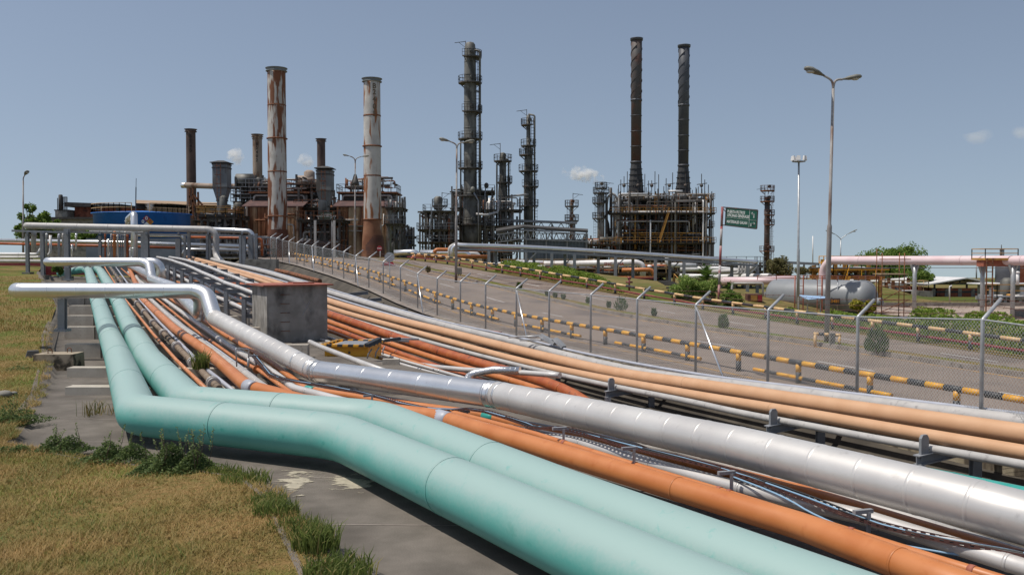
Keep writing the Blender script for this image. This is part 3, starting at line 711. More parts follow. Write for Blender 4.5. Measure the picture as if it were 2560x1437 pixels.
# concrete sleepers
for i, (Y, zt, h) in enumerate(((20.8,.0,.15),(24.4,.0,.22),(31,.0,.46),(37,.12,.6),(41.5,.28,.65),(46.8,.45,.65),(53,.62,.65),(60,.80,.65),(67,.95,.65))):
    a = padL(Y) + .35; b = (17.7 - 10.6 - .43 * Y) / .9; mb = MB(); mid = a + 1.2
    mb.boxmm((a, Y - .02, zt - h - .1), (mid, Y + .36, zt + .03)); mb.boxmm((mid + .02, Y + .03, zt - h - .1), (b, Y + .36, zt))
    single('pipe_sleeper', mb, M['concpale'], ['lowest concrete pipe sleeper nearest the bend of the teal pipe', 'second low concrete sleeper from the teal bend', 'tall concrete sleeper beside the block with lifting loops'][i] if i < 3 else 'tall concrete sleeper in the stepped row under the silver crossings', 'pipe sleeper', 'concrete sleepers under the pipes')
# concrete block with two lifting loops, and a dark lump behind
q = W(147,852,26.8); t = Thing('concrete_block', 'mossy concrete block with two iron lifting loops', 'block', (q.x, q.y, -.35)); mb = MB()
mb.box((q.x, q.y, -.08), (1.15, .8, .5), .06, .97); t.part('block', mb, M['mossy'])
for dx in (-.18, .2):
    mb = MB(); mb.tube(fillet([V((q.x + dx - .05, q.y + dx, .12)), V((q.x + dx - .05, q.y + dx, .3)), V((q.x + dx + .07, q.y + dx, .3)), V((q.x + dx + .07, q.y + dx, .12))], .06, 6), .012, 8); t.part('lifting_loop', mb, M['rust'])
q = W(82,848,28); mb = MB(); mb.box((q.x, q.y, -.05), (.5, .6, .34), .5, .6); single('dark_stone', mb, M['roofdark'], 'dark stone in the grass behind the concrete block', 'stone')
for px, py, s_ in ((12,985,.13), (35,982,.06)):
    q = WZ(px, py, -.03); mb = MB(); mb.ball((q.x, q.y, q.z), s_, 10, (1.3, 1, .7)); single('field_stone', mb, M['conc'], 'grey stone in dry grass at the left edge' if px < 20 else 'small grey stone in dry grass right of the larger stone', 'stone')
# bent sample line over the bundle
mb = MB(); mb.tube(fillet([W(592,916,22.6), W(589,870,22.6), W(622,873,23.2), W(621,905,23.2)], .05, 5), .018, 10); mb.cyl(W(621,895,23.2), W(621,915,23.2), .035, 10)
single('sample_line', mb, M['galv'], 'small bent silver sample pipe standing over the bundle', 'pipe')
# ================================================================== RIGHT PIPE RACK
def NN(n0):
    return lambda px: n0 - tab(px, [(420, 6.3), (477, 5.8), (800, 2.7), (948, 1.9), (1150, .7), (1300, 0)])
def traced(pts, n0): f = NN(n0); return [WN(px, py, f(px)) for px, py in pts]
def rackpipe(name, label, px, n0, r, m, seg=24, ring=None, **k):
    p = traced(px, n0); p = resample(smooth(p + [p[-1] + (p[-1] - p[-2]).normalized() * 14], 2), 2.0); mb = MB(); mb.tube(p, r, seg)
    if ring:
        for c, d in along(p, ring, 1.0): mb.tube([c - d * .012, c + d * .012], r + .004, seg)
    return single(name, mb, M[m], label, 'pipe', 'pipes on the low rack beside the fence'), p
UG = [(530,648),(540,652),(624,670),(700,690),(819,730),(948,767),(1087,809),(1300,858),(1412,889),(1524,916),(1636,938),(1786,957),(2000,984),(2213,1013),(2560,1056),(2800,1085)]
UP = [(470,643),(477,645),(504,652),(549,664),(607,682),(700,709),(819,753),(948,790),(1087,823),(1300,877),(1487,922),(1580,940),(1711,958),(1860,980),(2000,1002),(2213,1033),(2560,1084),(2800,1120)]
LP = [(470,649),(477,651),(507,660),(590,683),(674,708),(819,770),(948,806),(1087,844),(1300,903),(1487,943),(1625,968),(1786,997),(2000,1032),(2213,1070),(2560,1130),(2800,1172)]
GL = [(480,652),(490,656),(565,678),(652,712),(819,779),(948,819),(1052,850),(1296,914),(1532,966),(1711,1000),(1860,1034),(2012,1062),(2213,1101),(2560,1161),(2800,1205)]
BL = [(560,655),(640,668),(720,690),(823,722),(948,760),(1122,808),(1300,843),(1424,876),(1584,908),(1776,941),(2000,968),(2300,1005),(2600,1040)]
MG = [(545,660),(640,684),(720,706),(819,740),(948,779),(1087,817),(1200,843),(1300,868),(1412,900),(1600,938),(2000,995),(2600,1075)]
rackpipe('grey_rack_pipe', 'wide pale grey pipe nearest the fence on the low rack', UG, 16.75, .165, 'greypipe', 28, 9)
rackpipe('peach_pipe', 'thicker peach pipe on the rack, second from the fence side', UP, 16.0, .195, 'peach', 28, 12)
rackpipe('peach_pipe', 'thinner peach pipe on the rack, just in front of the thicker one', LP, 15.55, .14, 'peach', 24, 12)
_, glp = rackpipe('slim_grey_pipe', 'slim grey pipe along the front edge of the low rack', GL, 15.15, .085, 'greypipe', 18, 8)
rackpipe('blue_grey_line', 'thin blue grey pipe along the wall behind the rack pipes', BL, 17.1, .05, 'lav', 12)
rackpipe('thin_rack_pipe', 'thin grey pipe between the wide grey and the thicker peach pipe', MG, 16.38, .06, 'lav', 12)
# rack frames
rtop = {}
for i, px in enumerate((700, 768, 830, 963, 1120, 1290, 1542, 1960, 2310)):
    p = min(glp, key=lambda q: abs((q.x / q.y) * F + 1280 - px)); s, w_ = sn(p.x, p.y); a = V((*SW(s, -2.98), p.z - .19)); b = V((*SW(s, -.75), p.z - .02))
    t = Thing('rack_support', {963: 'grey rack frame with tall stop plate behind the yellow and black box', 1290: 'grey rack frame whose beam end juts out over the silver main', 1542: 'grey rack frame with upright stop plate, left of the two largest plates', 1960: 'grey rack frame with rounded stop plate nearest the camera'}.get(px, 'grey steel frame under the low rack, partly hidden by pipes'), 'pipe support', (p.x, p.y, p.z - 1.4), 'steel frames of the low pipe rack')
    mb = MB(); mb.hbeam(a, b, .16, .2, .02); t.part('beam', mb, M['steel'])
    for ww in (-2.9, -1.3):
        c = V((*SW(s, ww), p.z - .28)); zb = basin_z(c.x, c.y) - .05
        if zb < c.z - .1: mb = MB(); mb.hbeam(c, (c.x, c.y, zb), .18, .18, .02); t.part('column', mb, M['steel'])
    if px in (963, 1542, 1960, 2310):
        c = V((*SW(s, -2.78), p.z)); dx = V((.43 * 0 + .9, .43, 0)); mb = MB(); h = .30; wd = .105
        pr = [(-wd, -.2), (wd, -.2), (wd, h - .07), (wd * .55, h), (-wd * .55, h), (-wd, h - .07)]
        fr = [c + dx * u + V((0, 0, v)) + V((.43, -.9, 0)) * 0.0 for u, v in pr]; n0 = len(mb.v); th = V((.43, -.9, 0)) * .03
        mb.v += [tuple(q + th) for q in fr] + [tuple(q - th) for q in fr]; mb.face(range(n0, n0 + 6)); mb.face(list(range(n0 + 6, n0 + 12))[::-1])
        for k in range(6): mb.face((n0 + k, n0 + 6 + k, n0 + 6 + (k + 1) % 6, n0 + (k + 1) % 6))
        t.part('stop_plate', mb, M['steel'])
    else:
        c = V((*SW(s, -2.85), p.z - .03)); mb = MB(); mb.box((c.x, c.y, c.z), (.14, .1, .1), .45); t.part('end_stop', mb, M['steel'])
# red-oxide pipes on the trench floor
def low(name, label, pts, n0, r, m, seg=20, group='red oxide pipes in the trench'):
    f = NN(n0); p = resample(smooth([WN(px, py, f(px)) for px, py in pts], 2), 2.0); mb = MB(); mb.tube(p, r, seg); rings(mb, p, 4.3, r + .006, .12, 1.2, seg)
    return single(name, mb, M[m], label, 'pipe', group)
low('oxide_pipe', 'orange oxide pipe in the trench, brightest of the four under the rack', [(430,682),(520,712),(660,752),(820,802),(932,845),(1150,916),(1330,965),(1460,1020),(1560,1080)], 13.6, .115, 'orange')
low('oxide_pipe', 'thick dark red pipe in the trench closest under the rack', [(440,672),(560,700),(700,744),(880,805),(1045,863),(1222,916),(1400,965),(1500,1030),(1580,1085)], 14.5, .2, 'rustpipe')
low('oxide_pipe', 'dark red pipe in the trench between two orange ones', [(430,690),(540,728),(700,778),(820,816),(950,866),(1087,915),(1280,978),(1420,1045)], 13.1, .11, 'rustpipe')
low('oxide_pipe', 'thin orange pipe in the trench nearest the vault', [(425,698),(540,742),(700,790),(820,824),(944,876),(1073,918),(1250,978),(1380,1040)], 12.6, .075, 'orange')
for k, (yo, n0, m) in enumerate(((0, 12.1, 'aluwhite'), (10, 11.7, 'aluwhite'), (22, 11.2, 'greypipe'))):
    low('trench_pipe', ['silver taped pipe in the trench beside the yellow box', 'second silver taped pipe under the floodlight', 'grey pipe in the trench just behind the silver main'][k], [(800,838+yo),(900,868+yo),(1000,900+yo),(1080,922+yo),(1300,985+yo),(1500,1040+yo)], n0, .06, m, 14, 'silver pipes in the trench')
rw_ = [WN(1010,905,11.5), WN(1120,922,12.0), WN(1290,930,13), WN(1400,938,13.6)]
mb = MB(); mb.tube(smooth(rw_, 1), .09, 18); single('cross_pipe', mb, M['aluwhite'], 'silver pipe lying crosswise behind the silver main with shadow stripes', 'pipe')
mb = MB(); pt = fillet([WN(1165,965,11.2), WN(1172,935,11.6), WN(1235,924,12.2), WN(1300,926,12.8)], .25, 8); mb.tube(pt, .12, 20); rings(mb, pt, .18, .124, .02, .05, 20)
single('elbow_pipe', mb, M['alu'], 'short silver elbow pipe rising behind the bright stretch of the silver main', 'pipe')
for lab, pts in (('deep teal pipe in the trench, seen as a strip above the silver main', [(1600,1012),(1650,1030),(1790,1058),(1950,1090),(2100,1122),(2300,1160),(2560,1216),(2800,1270)]),):
    p = [WN(px, py + 42, 12.6) for px, py in pts]; p = resample(smooth(p + [p[-1] + (p[-1] - p[-2]).normalized() * 14], 2), 2.0); mb = MB(); mb.tube(p, .25, 28); rings(mb, p, 4, .256, .05, 1, 28); single('deep_teal_pipe', mb, M['tealdark'], lab, 'pipe')
for i, (px, py) in enumerate(((1340,978),(1395,958),(1230,985))):
    pass
# ------------------------------------------------------------------ concrete vault with red lid
f0 = W(667,716,36.0); f1 = W(818,713,37.3); bk = W(628,714,38.8)
zt = f0.z; zb = -.9; d1 = (f1 - f0); d1.z = 0; dl = d1.length; d1.normalize(); d2 = V((-d1.y, d1.x, 0)); dep = 2.6
d2s = V((-.47, .88, 0)).normalized()
t = Thing('valve_vault', 'tall stained concrete vault with red oxide lid and rungs', 'vault', (f0.x + 1, f0.y + 1, zb))
cs = [V((f0.x, f0.y, 0)), V((f1.x, f1.y, 0)), V((f1.x, f1.y, 0)) + d2s * dep, V((f0.x, f0.y, 0)) + d2s * dep]
mb = MB()
mb.v += [(c.x, c.y, zb) for c in cs] + [(c.x, c.y, zt) for c in cs]
for q in ((0,1,5,4),(1,2,6,5),(2,3,7,6),(3,0,4,7),(4,5,6,7)): mb.face(q)
t.part('body', mb, M['concvault'])
mb = MB(); cen = sum(cs, V((0, 0, 0))) / 4
lc = [c + (c - cen).normalized() * .28 for c in cs]; n0 = 0
mb.v += [(c.x, c.y, zt + .003) for c in lc] + [(c.x, c.y, zt + .06) for c in lc]
for q in ((3,2,1,0),(0,1,5,4),(1,2,6,5),(2,3,7,6),(3,0,4,7),(4,5,6,7)): mb.face(q)
hc = cen + d1 * .5; mb.box((hc.x, hc.y, zt + .085), (.9, .7, .05), math.atan2(d1.y, d1.x)); lid = t.part('lid', mb, M['redlid'])
nrm = V((d1.y, -d1.x, 0))
for k in range(5):
    z = zt - .33 - k * .36; a = f0 + d1 * (.22 * dl); b = f0 + d1 * (.36 * dl); a.z = b.z = z; mb = MB()
    mb.tube([a + nrm * .0, a + nrm * .07, b + nrm * .07, b + nrm * .0], .011, 8); t.part('rung', mb, M['rust'])
mb = MB()
for (u0, v0), (u1, v1) in (((.56, .55), (.72, 1.05)), ((.70, .62), (.58, 1.15))):
    a = f0 + d1 * (u0 * dl); a.z = zt - v0; b = f0 + d1 * (u1 * dl); b.z = zt - v1; mb.bar(a + nrm * .004, b + nrm * .004, .025, .006)
t.part('chalk_cross', mb, M['lav'])
# ------------------------------------------------------------------ yellow and black box, floodlights, loose pipes
q0 = W(862,905,31.5); t = Thing('striped_box', 'yellow steel box with black and yellow striped rim in the trench', 'box', (q0.x, q0.y, q0.z - .1)); rz = -.12
zt = W(862,862,32).z; zb = q0.z - .35; mb = MB(); cx, cy = q0.x + .15, q0.y + .9
mb.box((cx, cy, (zt + zb) / 2), (1.55, 1.7, zt - zb), rz); t.part('body', mb, M['yellow'])
mb = MB(); hx, hy = .85, .93; cr, sr = math.cos(rz), math.sin(rz)
P = lambda x, y: V((cx + x * cr - y * sr, cy + x * sr + y * cr, zt + .03))
for (a, b) in ((P(-hx, -hy), P(hx, -hy)), (P(hx, -hy), P(hx, hy)), (P(hx, hy), P(-hx, hy)), (P(-hx, hy), P(-hx, -hy))):
    n = 9
    for k in range(n): mb.m = k % 2; mb.bar(a + (b - a) * k / n, a + (b - a) * (k + 1) / n, .16, .07)
t.part('striped_rim', mb, [M['yellow'], M['black']]); mb = MB(); mb.box((cx + .1, cy, zt + .02), (1.3, 1.5, .03), rz); t.part('cover', mb, M['steel'])
mb = MB(); e = P(.1, -hy + .1); mb.ball((e.x, e.y - .01, zt - .22), .05, 10); t.part('round_emblem', mb, M['letterdk'])
def floodlight(name, label, heads, arms, pole=None):
    t = Thing(name, label, 'floodlight', arms[0][0])
    for a, b in arms: mb = MB(); mb.tube([a, b], .035, 10); t.part('arm', mb, M['galv'])
    for a, b, wd in heads:
        mb = MB(); d = (b - a).normalized(); sx = d.cross(V((0, 0, 1))).normalized(); up = sx.cross(d); n0 = len(mb.v)
        for e, k in ((a, .7), (a + (b - a) * .3, 1.0), (b, .85)):
            for u, v in ((-1, -.4), (1, -.4), (.75, .6), (-.75, .6)): mb.v.append(tuple(e + sx * u * wd * k + up * v * wd * .7))
        for r_ in range(2):
            for k in range(4): mb.face((n0 + r_ * 4 + k, n0 + r_ * 4 + (k + 1) % 4, n0 + r_ * 4 + 4 + (k + 1) % 4, n0 + r_ * 4 + 4 + k))
        mb.face((n0 + 3, n0 + 2, n0 + 1, n0)); mb.face((n0 + 8, n0 + 9, n0 + 10, n0 + 11)); h = t.part('lamp_head', mb, M['black'] if 'dark' in label else M['steel'])
    return t
t = floodlight('floodlight', 'dark flat floodlight on a bracket by the striped box', [(W(950,848,30), W(917,864,29.6), .16), (W(1000,846,30.3), W(962,852,30), .12)], [(W(1022,853,30.5), W(950,849,30)), (W(1046,848,31), W(975,846,30.2))])
for a, b in (((948,868),(938,893)), ((930,872),(918,896)), ((962,866),(958,885))):
    mb = MB(); mb.tube([W(*a, 29.8), W((a[0] + b[0]) / 2 - 3, (a[1] + b[1]) / 2, 29.7), W(*b, 29.7)], .022, 8); t.part('bracket_leg', mb, M['steel'])
floodlight('floodlight', 'pair of grey floodlights on long arms lying over the grey pipe by the fence', [(W(1352,838,36.5), W(1388,860,36), .16), (W(1388,846,36), W(1410,868,35.6), .15)], [(W(1272,843,37.5), W(1355,839,36.5)), (W(1300,850,37), W(1392,849,36))])
mb = MB(); mb.tube([W(776,855,29.5), W(800,866,28.5), W(900,905,25), W(990,938,22.3)], .075, 16); mb.ball(W(775,854.6,29.5), .075, 12)
single('loose_pipe', mb, M['aluwhite'], 'long rough silver pipe slanting in front of the striped box', 'pipe')
mb = MB(); mb.tube([W(835,856,34), W(905,851,34.5), W(985,848,35)], .05, 12); single('loose_pipe', mb, M['greypipe'], 'thin grey pipe lying across the striped box cover', 'pipe')
mb = MB(); mb.boxmm(W(965,905,28.5) - V((.1, .1, .3)), W(990,897,28.5) + V((.1, .15, 0))); single('anchor_plinth', mb, M['concpale'], 'small concrete plinth behind the silver main by the floodlight', 'plinth')
q = WN(1225,828,16.9); mb = MB(); mb.box((q.x, q.y, q.z), (1.6, .25, .06), -1.0); single('rust_plate', mb, M['redlid'], 'flat rusty plate lying on the bank below the fence', 'plate')
# ------------------------------------------------------------------ small frames left of the vault
cols = [(385,650,690),(397,653,697),(409,657,704),(420,662,712),(436,668,722),(455,677,734),(477,689,748),(505,702,765),(532,716,780),(565,728,800),(610,748,822)]
Ys = [75, 70, 65.5, 61.5, 57.5, 53.5, 49.8, 46.5, 44.2, 42, 39.5]
for i, ((px, y0, y1), Y) in enumerate(zip(cols, Ys)):
    a = W(px, y0, Y); zb = basin_z(a.x, a.y) if sn(a.x, a.y)[1] > -11 else W(px, y1, Y).z; zb = min(zb, W(px, y1, Y).z)
    t = Thing('pipe_stand', 'small grey two-tier pipe frame in the row left of the vault', 'pipe support', (a.x, a.y, zb), 'small frames left of the vault')
    w1 = 2.3
    for dx in (0, w1): mb = MB(); mb.hbeam((a.x + dx, a.y + dx * .35, zb), (a.x + dx, a.y + dx * .35, a.z), .17, .17, .03); t.part('column', mb, M['steel'])
    for dz in (0, -.72): mb = MB(); mb.hbeam((a.x - .1, a.y - .01, a.z + dz), (a.x + w1 + .1, a.y + (w1 + .1) * .35, a.z + dz), .14, .18, .03); t.part('crossbeam', mb, M['steel'])
M['palepipe'] = mat('pale grey pipe paint', (.56,.54,.52), (.48,.46,.45), 2, rough=.45)
def framepipe(label, dx, dz, r, m='greypipe', ring=1.2):
    p = []
    for (px, y0, y1), Y in zip(cols, Ys): a = W(px, y0, Y); p.append(V((a.x + dx, a.y + dx * .35, a.z + dz)))
    p = [p[0] + (p[0] - p[1])] + p; mb = MB(); mb.tube(p, r, 14); rings(mb, p, 3.0, r + .008, .06, .5, 14); return single('frame_pipe', mb, M[m], label, 'pipe', 'pipes on the small frames')
framepipe('pale grey pipe on top of the small frames, left one', .55, .17, .085, 'palepipe'); framepipe('pale grey pipe on top of the small frames, right one', 1.5, .17, .085, 'palepipe')
framepipe('pale pipe on the lower tier of the small frames, leftmost', .18, -.52, .09, 'palepipe'); framepipe('pale pipe on the lower tier of the small frames, middle', .85, -.54, .07, 'greypipe'); framepipe('pale pipe on the lower tier of the small frames, rightmost', 1.5, -.55, .06, 'greypipe')
for k in range(7):
    pp = []
    for (px, y0, y1), Y in zip(cols, Ys): a_ = W(px, y0, Y); x = a_.x - .5 + .5 * k; yy_ = a_.y + (x - a_.x) * .35; pp.append(V((x, yy_, min(basin_z(x, yy_), a_.z - 1.1) + .12)))
    pp.append(pp[-1] + (pp[-1] - pp[-2]) * 2.5); mb = MB(); mb.tube(pp, .07 + .03 * (k % 3), 12); rings(mb, pp, 3.7, .09 + .03 * (k % 3), .12, .7, 12)
    single('oxide_pipe', mb, M['rustpipe'], 'rusty red pipe on the ground under the small grey frames', 'pipe', 'red oxide pipes under the small frames')
# ================================================================== FENCE
posts = [(3150,905,0),(2760,840,1),(2457,799,0),(2145,792,0),(1921,775,0),(1740,762,1),(1593,748,0),(1477,737,0),(1373,728,0),(1291,721,1),(1214,710,0),(1151,704,0),(1093,696,0),(1044,684,1),(1001,667,0),(958,655,0),(922,645,0),(889,640,1),(859,630,0),(831,624,0),(807,620,0),(780,615,1),(760,611,0),(742,608,0),(722,604,1),(706,600,0),(691,597,0),(676,594,1)]
FP = []
for px, py, br in posts:
    k = (px - 1280) / F; Y = 17.7 / (.9 * k + .43)
    if px < 800: Y = min(Y, 83 + (691 - px) * .16) if px < 700 else Y
    if px == 2457: Y = 19.05
    if px == 2760: Y = 15.8
    if px == 3150: Y = 13.0
    p = W(px, py, Y); FP.append((p, br))
M['mesh'] = None
def chain():
    m = bpy.data.materials.new('chain-link wire'); m.use_nodes = True; t = m.node_tree; N = t.nodes; l = t.links.new; b = N['Principled BSDF']
    b.inputs['Base Color'].default_value = (.52, .52, .5, 1); b.inputs['Metallic'].default_value = .5; b.inputs['Roughness'].default_value = .45
    u = N.new('ShaderNodeUVMap'); s_ = N.new('ShaderNodeSeparateXYZ'); l(u.outputs[0], s_.inputs[0])
    def mth(op, a, v):
        x = N.new('ShaderNodeMath'); x.operation = op
        for i, q in enumerate((a, v)):
            if q is None: continue
            if isinstance(q, (int, float)): x.inputs[i].default_value = q
            else: l(q, x.inputs[i])
        return x.outputs[0]
    outs = []
    for op in ('ADD', 'SUBTRACT'):
        d = mth(op, s_.outputs[0], s_.outputs[1]); d = mth('MULTIPLY', d, 1 / .092); fr = mth('FRACT', d, None); c = mth('SUBTRACT', fr, .5); c = mth('ABSOLUTE', c, None); outs.append(mth('LESS_THAN', c, .062))
    k = mth('MAXIMUM', outs[0], outs[1]); tr = N.new('ShaderNodeBsdfTransparent'); ms = N.new('ShaderNodeMixShader'); l(k, ms.inputs[0]); l(tr.outputs[0], ms.inputs[1]); l(b.outputs[0], ms.inputs[2]); l(ms.outputs[0], N['Material Output'].inputs[0]); return m
M['mesh'] = chain()
mid = FP[8][0]; t = Thing('chain_link_fence', 'long galvanised chain-link fence with angled post tops and barbed wire beside the road', 'fence', (mid.x, mid.y, mid.z - 2.1))
arm = V((.50, .24, .42))
def fbase(p): return min(zroad(p.x, p.y) - .02, p.z - 1.7)
for i, (p, br) in enumerate(FP):
    mb = MB(); r_ = .042; mb.tube(fillet([(p.x, p.y, fbase(p) - .1), p, p + arm], .05, 4), r_, 12); t.part('post', mb, M['galv'])
    if br and i < len(FP) - 1:
        q = FP[i - 1][0] if i > 0 else p; q = p + (q - p) * .62; mb = MB(); e = V((q.x - .35, q.y - .16, fbase(q) - .05)); mb.tube([p - V((0, 0, .06)), e], .03, 10); t.part('brace', mb, M['alu'])
mb = MB(); mb.tube([p for p, _ in FP], .018, 8); t.part('top_rail', mb, M['galv'])
for f_ in (.35, .65, .98):
    mb = MB(); q = [p + arm * f_ for p, _ in FP]; pts = []
    for a, b in zip(q, q[1:]): pts += [a, (a + b) / 2 - V((0, 0, .05))]
    pts.append(q[-1]); mb.tube(pts, .006, 5)
    for c, d in along(pts, .22, .1):
        if c.y < 60: mb.bar(c - V((.02, .01, .02)), c + V((.02, .01, .02)), .006)
    t.part('barbed_wire', mb, M['trayrust'])
mb = MB(); mb.uv = []; dist = 0
for i, (p, _) in enumerate(FP):
    if i: dist += (p - FP[i - 1][0]).length
    zb = fbase(p) + .02
    mb.v += [(p.x, p.y, zb), tuple(p)]; mb.uv += [(dist, 0), (dist, p.z - zb)]
    if i: n0 = 2 * i; mb.face((n0 - 2, n0, n0 + 1, n0 - 1))
t.part('wire_mesh', mb, M['mesh'])
# ================================================================== GUARD RAILS
def guard(name, label, path, h, r, span, ms, low_rail, postcol, stripe=.8, lowm=None, lowr=None):
    path = resample([V(p) for p in path], .25); t = Thing(name, label, 'guard rail', path[len(path) // 2])
    up = V((0, 0, h)); k = 0
    pts = along(path, stripe, 0)
    mb = MB()
    for (a, _), (b, _) in zip(pts, pts[1:]):
        mb.m = k % 2; k += 1; mb.tube([a + up, b + up], r, 12)
    t.part('rail', mb, ms)
    if low_rail:
        mb = MB(); k = 0
        for (a, _), (b, _) in zip(pts, pts[1:]):
            mb.m = (k % 3 == 1) * 1; k += 1
            if low_rail == 'gaps' and (k // 5) % 3 == 2: continue
            mb.tube([a + V((0, 0, .16)), b + V((0, 0, .16))], r * .72, 10)
        t.part('lower_rail', mb, ms if not lowm else lowm)
    for a, d in along(path, span, .2):
        mb = MB(); mb.m = 1; mb.cyl(a - V((0, 0, .1)), a + V((0, 0, h * .55)), r * 1.05, 10); mb.m = 0; mb.cyl(a + V((0, 0, h * .55)), a + V((0, 0, h - r * .5)), r * 1.05, 10); t.part('post', mb, postcol)
    return t
near = [];
for k in range(0, 110):
    s = 2 + k * .8; x, y = SW(s, tab(s, [(10, 2.35), (20, 2.2), (40, 1.9), (90, 1.7)])); near.append((x, y, zroad(x, y)))
guard('guard_rail', 'black and yellow striped pipe guard rail along the near edge of the road', near, .62, .084, 2.75, [M['yellow'], M['black']], 'gaps', [M['yellow'], M['black']], .55)
far = []
for k in range(0, 112):
    s = 2 + k * .8; x, y = SW(s, fE2(s) + .35); far.append((x, y, zroad(x, y) + .02))
tg = guard('guard_rail', 'faded tan and black guard rail along the far edge of the road', far, .66, .08, 2.9, [M['tan'], M['black']], None, [M['tan'], M['black']], .95)
mb = MB(); mb.tube([V(p) + V((0, 0, .27)) for p in far], .055, 10); single('maroon_pipe', mb, M['maroon'], 'thin maroon pipe running along the far guard rail', 'pipe')
# ================================================================== PLANT: builders
def gz(x, y): return T(x, y)
def rail_mb(mb, pts, h=1.1, th=.06, step=1.5):
    for zz in (h, h * .52): 
        for a, b in zip(pts, pts[1:]): mb.bar(V(a) + V((0, 0, zz)), V(b) + V((0, 0, zz)), th)
    for a, b in zip(pts, pts[1:]):
        n = max(1, int((V(b) - V(a)).length / step))
        for k in range(n + 1): q = V(a) + (V(b) - V(a)) * k / n; mb.bar(q, q + V((0, 0, h)), th)
def ladder_mb(mb, x, y, z0, z1, wd=.5, th=.06, cage=True):
    for s in (-1, 1): mb.bar((x + s * wd / 2, y, z0), (x + s * wd / 2, y, z1), th)
    z = z0 + .4
    while z < z1: mb.bar((x - wd / 2, y, z), (x + wd / 2, y, z), th * .8); z += .6
    if cage:
        z = z0 + 2.2
        while z < z1:
            mb.bar((x - wd * .7, y, z), (x - wd * .7, y - .7, z), th * .8); mb.bar((x + wd * .7, y, z), (x + wd * .7, y - .7, z), th * .8); mb.bar((x - wd * .7, y - .7, z), (x + wd * .7, y - .7, z), th * .8); z += 1.2
def stack(name, label, px, y0, y1, wbot, wtop, Y, m, flare=None, bands=(), cap=True, mats2=None, cat='chimney'):
    a = W(px, y0, Y); b = W(px, y1, Y); k = Y / F; z0 = min(a.z, gz(a.x, Y)) - .3; t = Thing(name, label, cat, (a.x, Y, z0))
    H = b.z; rb, rt = wbot * k / 2, wtop * k / 2; mb = MB(); prof = []
    n = 24
    for i in range(n + 1):
        z = z0 + (H - z0) * i / n; r = rb + (rt - rb) * (i / n)
        if flare: zf = W(px, flare[0], Y).z; r = rt + (flare[1] * k / 2 - rt) * max(0, min(1, (zf - z) / (zf - W(px, y0, Y).z))) if z < zf else rt + (rb - rt) * (1 - (z - zf) / (H - zf))
        prof.append((z - z0, r))
    mb.lathe((a.x, Y, z0), prof, 28); t.part('shaft', mb, m)
    for yb, ex in bands:
        z = W(px, yb, Y).z; r = rb + (rt - rb) * (z - z0) / (H - z0) if not flare else rt * 1.02 + .02; mb = MB(); mb.lathe((a.x, Y, z - .09), [(0, r + ex * .4), (.04, r + ex), (.14, r + ex), (.18, r + ex * .4)], 28); t.part('band', mb, mats2 or m)
    if cap:
        mb = MB(); mb.lathe((a.x, Y, H - .45), [(0, rt + .04), (.05, rt + .22), (.13, rt + .22), (.16, rt + .08), (.36, rt + .1), (.42, rt + .26), (.5, rt + .26)], 28, cap=False); t.part('crown_ring', mb, M['ductgrey'] if mats2 else m)
        mb = MB(); mb.lathe((a.x, Y, H - .25), [(0, rt * .9), (.26, rt * .9)], 24); t.part('mouth', mb, M['black'])
    return t, a, z0, H
